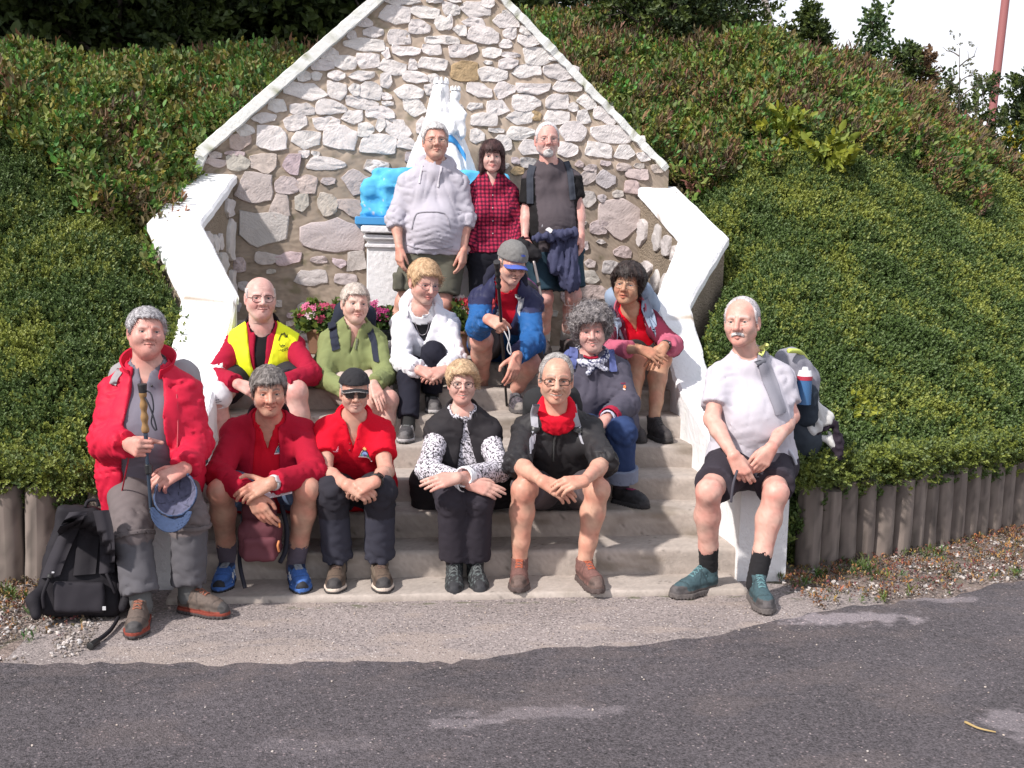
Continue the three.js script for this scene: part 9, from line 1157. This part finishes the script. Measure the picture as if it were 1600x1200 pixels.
// 15 — man in a dark grey tee, navy jacket tied round his waist
{
  const p = new Person('white-haired man in dark grey t-shirt with navy jacket tied round his waist', {
    k: 0.97, N: [858, 256, 2.38], S: [[827, 276, 2.40], [897, 276, 2.40]], E: [[822, 330, 2.38], [905, 326, 2.36]], W: [[820, 372, 2.30], [908, 368, 2.30]], H: [[843, 388, 2.42], [884, 388, 2.42]], K: [[852, 466, 2.36], [896, 462, 2.36]],
    feet: [{ at: G(852, 556, LAND), h: LAND, yaw: -6, len: 0.27, high: 0.09 }, { at: G(898, 553, LAND), h: LAND, yaw: 8, len: 0.27, high: 0.09 }], tone: [0.615, 0.342, 0.293], b: { belly: 0.118, bellyY: 0.3, waist: 0.112, chest: 0.108, calf: 0.054, knee: 0.056 },
    head: { p: [855, 219, 2.34], px: 55, yaw: 8, hairT: 0.006 }, face: { smile: -0.3, squint: 0.6, red: 0.7, stubble: [0.72, 0.68, 0.66, 0.5], browK: 0.3, wide: 1.0 },
    hands: [{ d: [0.1, -0.97, 0.2], b: [-0.75, 0.05, 0.6], c: 0.45 }, { d: [0.0, -0.97, 0.15], b: [0.8, 0.05, 0.5], c: 0.45 }],
  });
  p.skin().hair({ t: 0.0055, front: 0.088, side: -0.03, back: -0.08, zMax: 0.055, col: [0.74, 0.70, 0.70], col2: [0.5, 0.47, 0.47], n: 700, L: 0.014, amp: 0.003 }).glasses({ col: [0.25, 0.2, 0.18], metal: 0.4, w: 0.023, h: 0.015, th: 0.0013 }).tuft('beard', (x, y, z) => Math.max(Math.hypot(x * 0.8, y + 0.095) - 0.027, 0.04 - z), [[-0.04, -0.125, 0.03], [0.04, -0.06, 0.10]], 0, 0, [0.72, 0.68, 0.66]);
  const s = p.garment('t_shirt', S(U(0.04, p.torso(0.010), p.arm(0, 0.024, 0.028, 0.80), p.arm(1, 0.024, 0.030, 0.66)), neckCut(p, 0.062)), { amp: 0.006, fold: [6, 8, 6], col: (x, y, z) => { const q = V(x, y, z).sub(p.sm), a = Math.abs(q.dot(p.rt)); return a > p.hs * 0.93 && q.dot(p.up) < 0.02 ? [0.014, 0.013, 0.014] : [0.085, 0.070, 0.078]; } });
  const t = thing('rucksack', 'dark rucksack worn by the man in the dark grey t-shirt', 'rucksack', p.pt(0, 0.3, -0.2)), dk = cloth(C(0.045, 0.05, 0.065)); part(t, 'pack', meshSDF(rough(U(0.05, rc(p.pt(-0.06, 0.12, -0.19), 0.09, p.pt(-0.05, 0.42, -0.18), 0.075), rc(p.pt(0.06, 0.12, -0.19), 0.09, p.pt(0.05, 0.42, -0.18), 0.075)), 1, (x, y, z) => 0.005 * N3(x * 12, y * 12, z * 12)), p.pt(0, 0.25, -0.2).addScalar(-0.42), p.pt(0, 0.25, -0.2).addScalar(0.42), 0.015), dk);
  const dn = p.fw.clone().negate(); part(t, 'strap', strapOn(s.f, [P(831, 258, 2.4), P(828, 275, 2.3), P(828, 300, 2.3), P(828, 318, 2.3)], dn, 0.042, 0.012), dk); part(t, 'strap', strapOn(s.f, [P(884, 252, 2.4), P(890, 268, 2.3), P(893, 290, 2.3), P(895, 312, 2.3)], dn, 0.042, 0.012), dk);
  p.garment('shorts', pants(p, [0.026, 0.034], 0.86, { waist: -0.01 }), { c: [0.022, 0.045, 0.065], amp: 0.007 });
  const k = (x, y, w = 2.26) => P(x, y, w), jf = rough(U(0.025, rc(k(838, 372, 2.22), 0.03, k(862, 368, 2.2), 0.034), rc(k(862, 368, 2.2), 0.034, k(895, 364, 2.2), 0.04), rc(k(872, 372), 0.05, k(868, 418, 2.24), 0.055), rc(k(892, 372), 0.05, k(892, 440, 2.24), 0.06), rc(k(880, 420, 2.24), 0.05, k(890, 445, 2.24), 0.05)), 1, (x, y, z) => 0.012 * (1 - 2 * Math.abs(N3(x * 16, y * 3, z * 16))) + 0.004 * N3(x * 30, y * 20, z * 30));
  part(p.g, 'tied_jacket', meshSDF(jf, k(872, 405).addScalar(-0.34), k(872, 405).addScalar(0.34), 0.009), cloth(C(0.052, 0.055, 0.105), 0.8)); part(p.g, 'belt', strapOn(jf, [k(846, 352), k(853, 356), k(862, 362)], dn, 0.03, 0.012), cloth(C(0.5, 0.48, 0.5)));
  { const b = new THREE.TorusGeometry(p.b.wrist + 0.004, 0.006, 8, 20); b.rotateX(Math.PI / 2).translate(...p.W[0].toArray()); part(p.g, 'bracelet', b, M(C(0.1, 0.02, 0.03), 0.6)); }
  for (const i of [0, 1]) p.shoe(i, { high: 0.09, col: () => [0.07, 0.055, 0.055], sole: [0.06, 0.05, 0.05], lace: [0.2, 0.1, 0.1], sock: [0.45, 0.45, 0.45], sockTop: 0.24 });
  const q = thing('glove_bag', 'dark padded bag hanging from the hand of the man in the dark grey t-shirt', 'bag', k(822, 390, 2.2)); part(q, 'bag', meshSDF(rough(rc(k(816, 384, 2.2), 0.045, k(834, 398, 2.2), 0.05), 1, (x, y, z) => 0.010 * N3(x * 16, y * 16, z * 16)), k(824, 390, 2.2).addScalar(-0.2), k(824, 390, 2.2).addScalar(0.2), 0.010), cloth(C(0.022, 0.02, 0.022))); part(q, 'strap', tube([k(818, 370, 2.24), k(810, 376, 2.22), k(812, 386, 2.2)], 0.009, 6), cloth(C(0.022, 0.02, 0.022)));
}
// the big black rucksack standing on the ground at the left
{
  const b0 = G(125, 968, 0), t = thing('rucksack', 'large black hiking rucksack standing against the left palisade', 'rucksack', b0.clone()), ang = 0.24, F1 = V(Math.sin(ang), 0, Math.cos(ang)), R1 = V(Math.cos(ang), 0, -Math.sin(ang)), U1 = V(0.05, 0.96, -0.26).normalize(), F2 = new THREE.Vector3().crossVectors(R1, U1).normalize(), o = b0.clone().add(V(-0.01, 0.0, -0.05)), fr = frame(o, R1, U1, F2), bs = 0.86; fr.w = (a, b, c) => o.clone().addScaledVector(R1, a * bs).addScaledVector(U1, b * bs).addScaledVector(F2, c * bs);
  const body = (x, y, z) => { const w = mix(0.185, 0.10, sst(0.1, 0.55, y)), a = Math.abs(x) - w + 0.04, b = Math.abs(y - 0.265) - 0.265 + 0.04, c = Math.abs(z + 0.02) - mix(0.13, 0.085, sst(0.05, 0.5, y)) + 0.04; return Math.hypot(Math.max(a, 0), Math.max(b, 0), Math.max(c, 0)) + Math.min(0, Math.max(a, b, c)) - 0.04 + 0.006 * N3(x * 10, y * 10, z * 10) + 0.002 * N3(x * 40, y * 40, z * 40); };
  const bk = cloth(C(0.020, 0.018, 0.022), 0.75), bk2 = cloth(C(0.032, 0.029, 0.035), 0.8), L = local(fr, body, bs), box = [o.clone().add(V(-0.5, -0.1, -0.55)), o.clone().add(V(0.5, 0.75, 0.45))];
  part(t, 'pack', meshSDF(L, box[0], box[1], 0.010), bk);
  const pad = (pts, w, th, name = 'shoulder_strap', m = bk2) => { const q = pts.map(([x, y]) => fr.w(x, y, 0.3)); return part(t, name, strapOn(L, q, F2.clone().negate(), w, th, 0.004, R1), m); };
  pad([[-0.045, 0.50], [-0.085, 0.42], [-0.125, 0.30], [-0.15, 0.20]], 0.07, 0.03); pad([[0.05, 0.50], [0.075, 0.42], [0.095, 0.30], [0.10, 0.20]], 0.06, 0.03); pad([[0.0, 0.48], [0.0, 0.35], [0.0, 0.20]], 0.085, 0.016, 'back_panel', bk);
  const hip = (x, y, z) => { const a = Math.abs(x) - 0.115 + 0.02, b = Math.abs(y - 0.095) - 0.075 + 0.02, c = Math.abs(z - 0.125) - 0.022 + 0.015; return Math.hypot(Math.max(a, 0), Math.max(b, 0), Math.max(c, 0)) + Math.min(0, Math.max(a, b, c)) - 0.018 + 0.003 * N3(x * 12, y * 12, z * 12); }; part(t, 'hip_pad', meshSDF(local(fr, hip, bs), box[0], box[1], 0.008), bk2);
  const fin = (s) => U(0.02, rc(fr.w(s * 0.16, 0.16, 0.05), 0.030, fr.w(s * 0.21, 0.10, 0.12), 0.028), rc(fr.w(s * 0.21, 0.10, 0.12), 0.028, fr.w(s * 0.19, 0.03, 0.15), 0.02)); for (const s of [-1, 1]) part(t, 'hip_belt', meshSDF(fin(s), box[0], box[1], 0.010), bk);
  part(t, 'handle', tube([fr.w(-0.03, 0.525, 0.04), fr.w(-0.02, 0.555, 0.04), fr.w(0.02, 0.555, 0.04), fr.w(0.03, 0.525, 0.04)], 0.008, 6), bk);
  part(t, 'webbing', merge([tube([fr.w(-0.15, 0.20, 0.16), fr.w(-0.17, 0.12, 0.16), fr.w(-0.16, 0.06, 0.15)], 0.007, 6), tube([fr.w(0.10, 0.20, 0.16), fr.w(0.13, 0.14, 0.17), fr.w(0.15, 0.10, 0.16)], 0.007, 6), tube([G(185, 965, 0.02), G(172, 985, 0.012), G(150, 1003, 0.01)], 0.009, 6)]), bk); part(t, 'buckle', merge([tube([G(152, 1002, 0.012), G(146, 1006, 0.012), G(140, 1010, 0.012)], 0.015, 6), tube([fr.w(-0.145, 0.215, 0.17), fr.w(-0.15, 0.20, 0.17)], 0.012, 6)]), M(C(0.02, 0.02, 0.02), 0.4));
  part(t, 'tag', merge([bevBox(0.014, 0.016, 0.004, 0.001).translate(...fr.w(0.105, 0.035, 0.155).toArray()), bevBox(0.01, 0.006, 0.004, 0.001).translate(...fr.w(-0.135, 0.225, 0.19).toArray())]), M(C(0.6, 0.6, 0.62), 0.6));
  const side = rough(rc(fr.w(0.17, 0.09, -0.02), 0.075, fr.w(0.15, 0.24, -0.04), 0.06), 1, (x, y, z) => 0.012 * N3(x * 16, y * 16, z * 16)); part(t, 'side_pocket', meshSDF(side, box[0], box[1], 0.010), bk);
}

renderer.render(scene, camera);
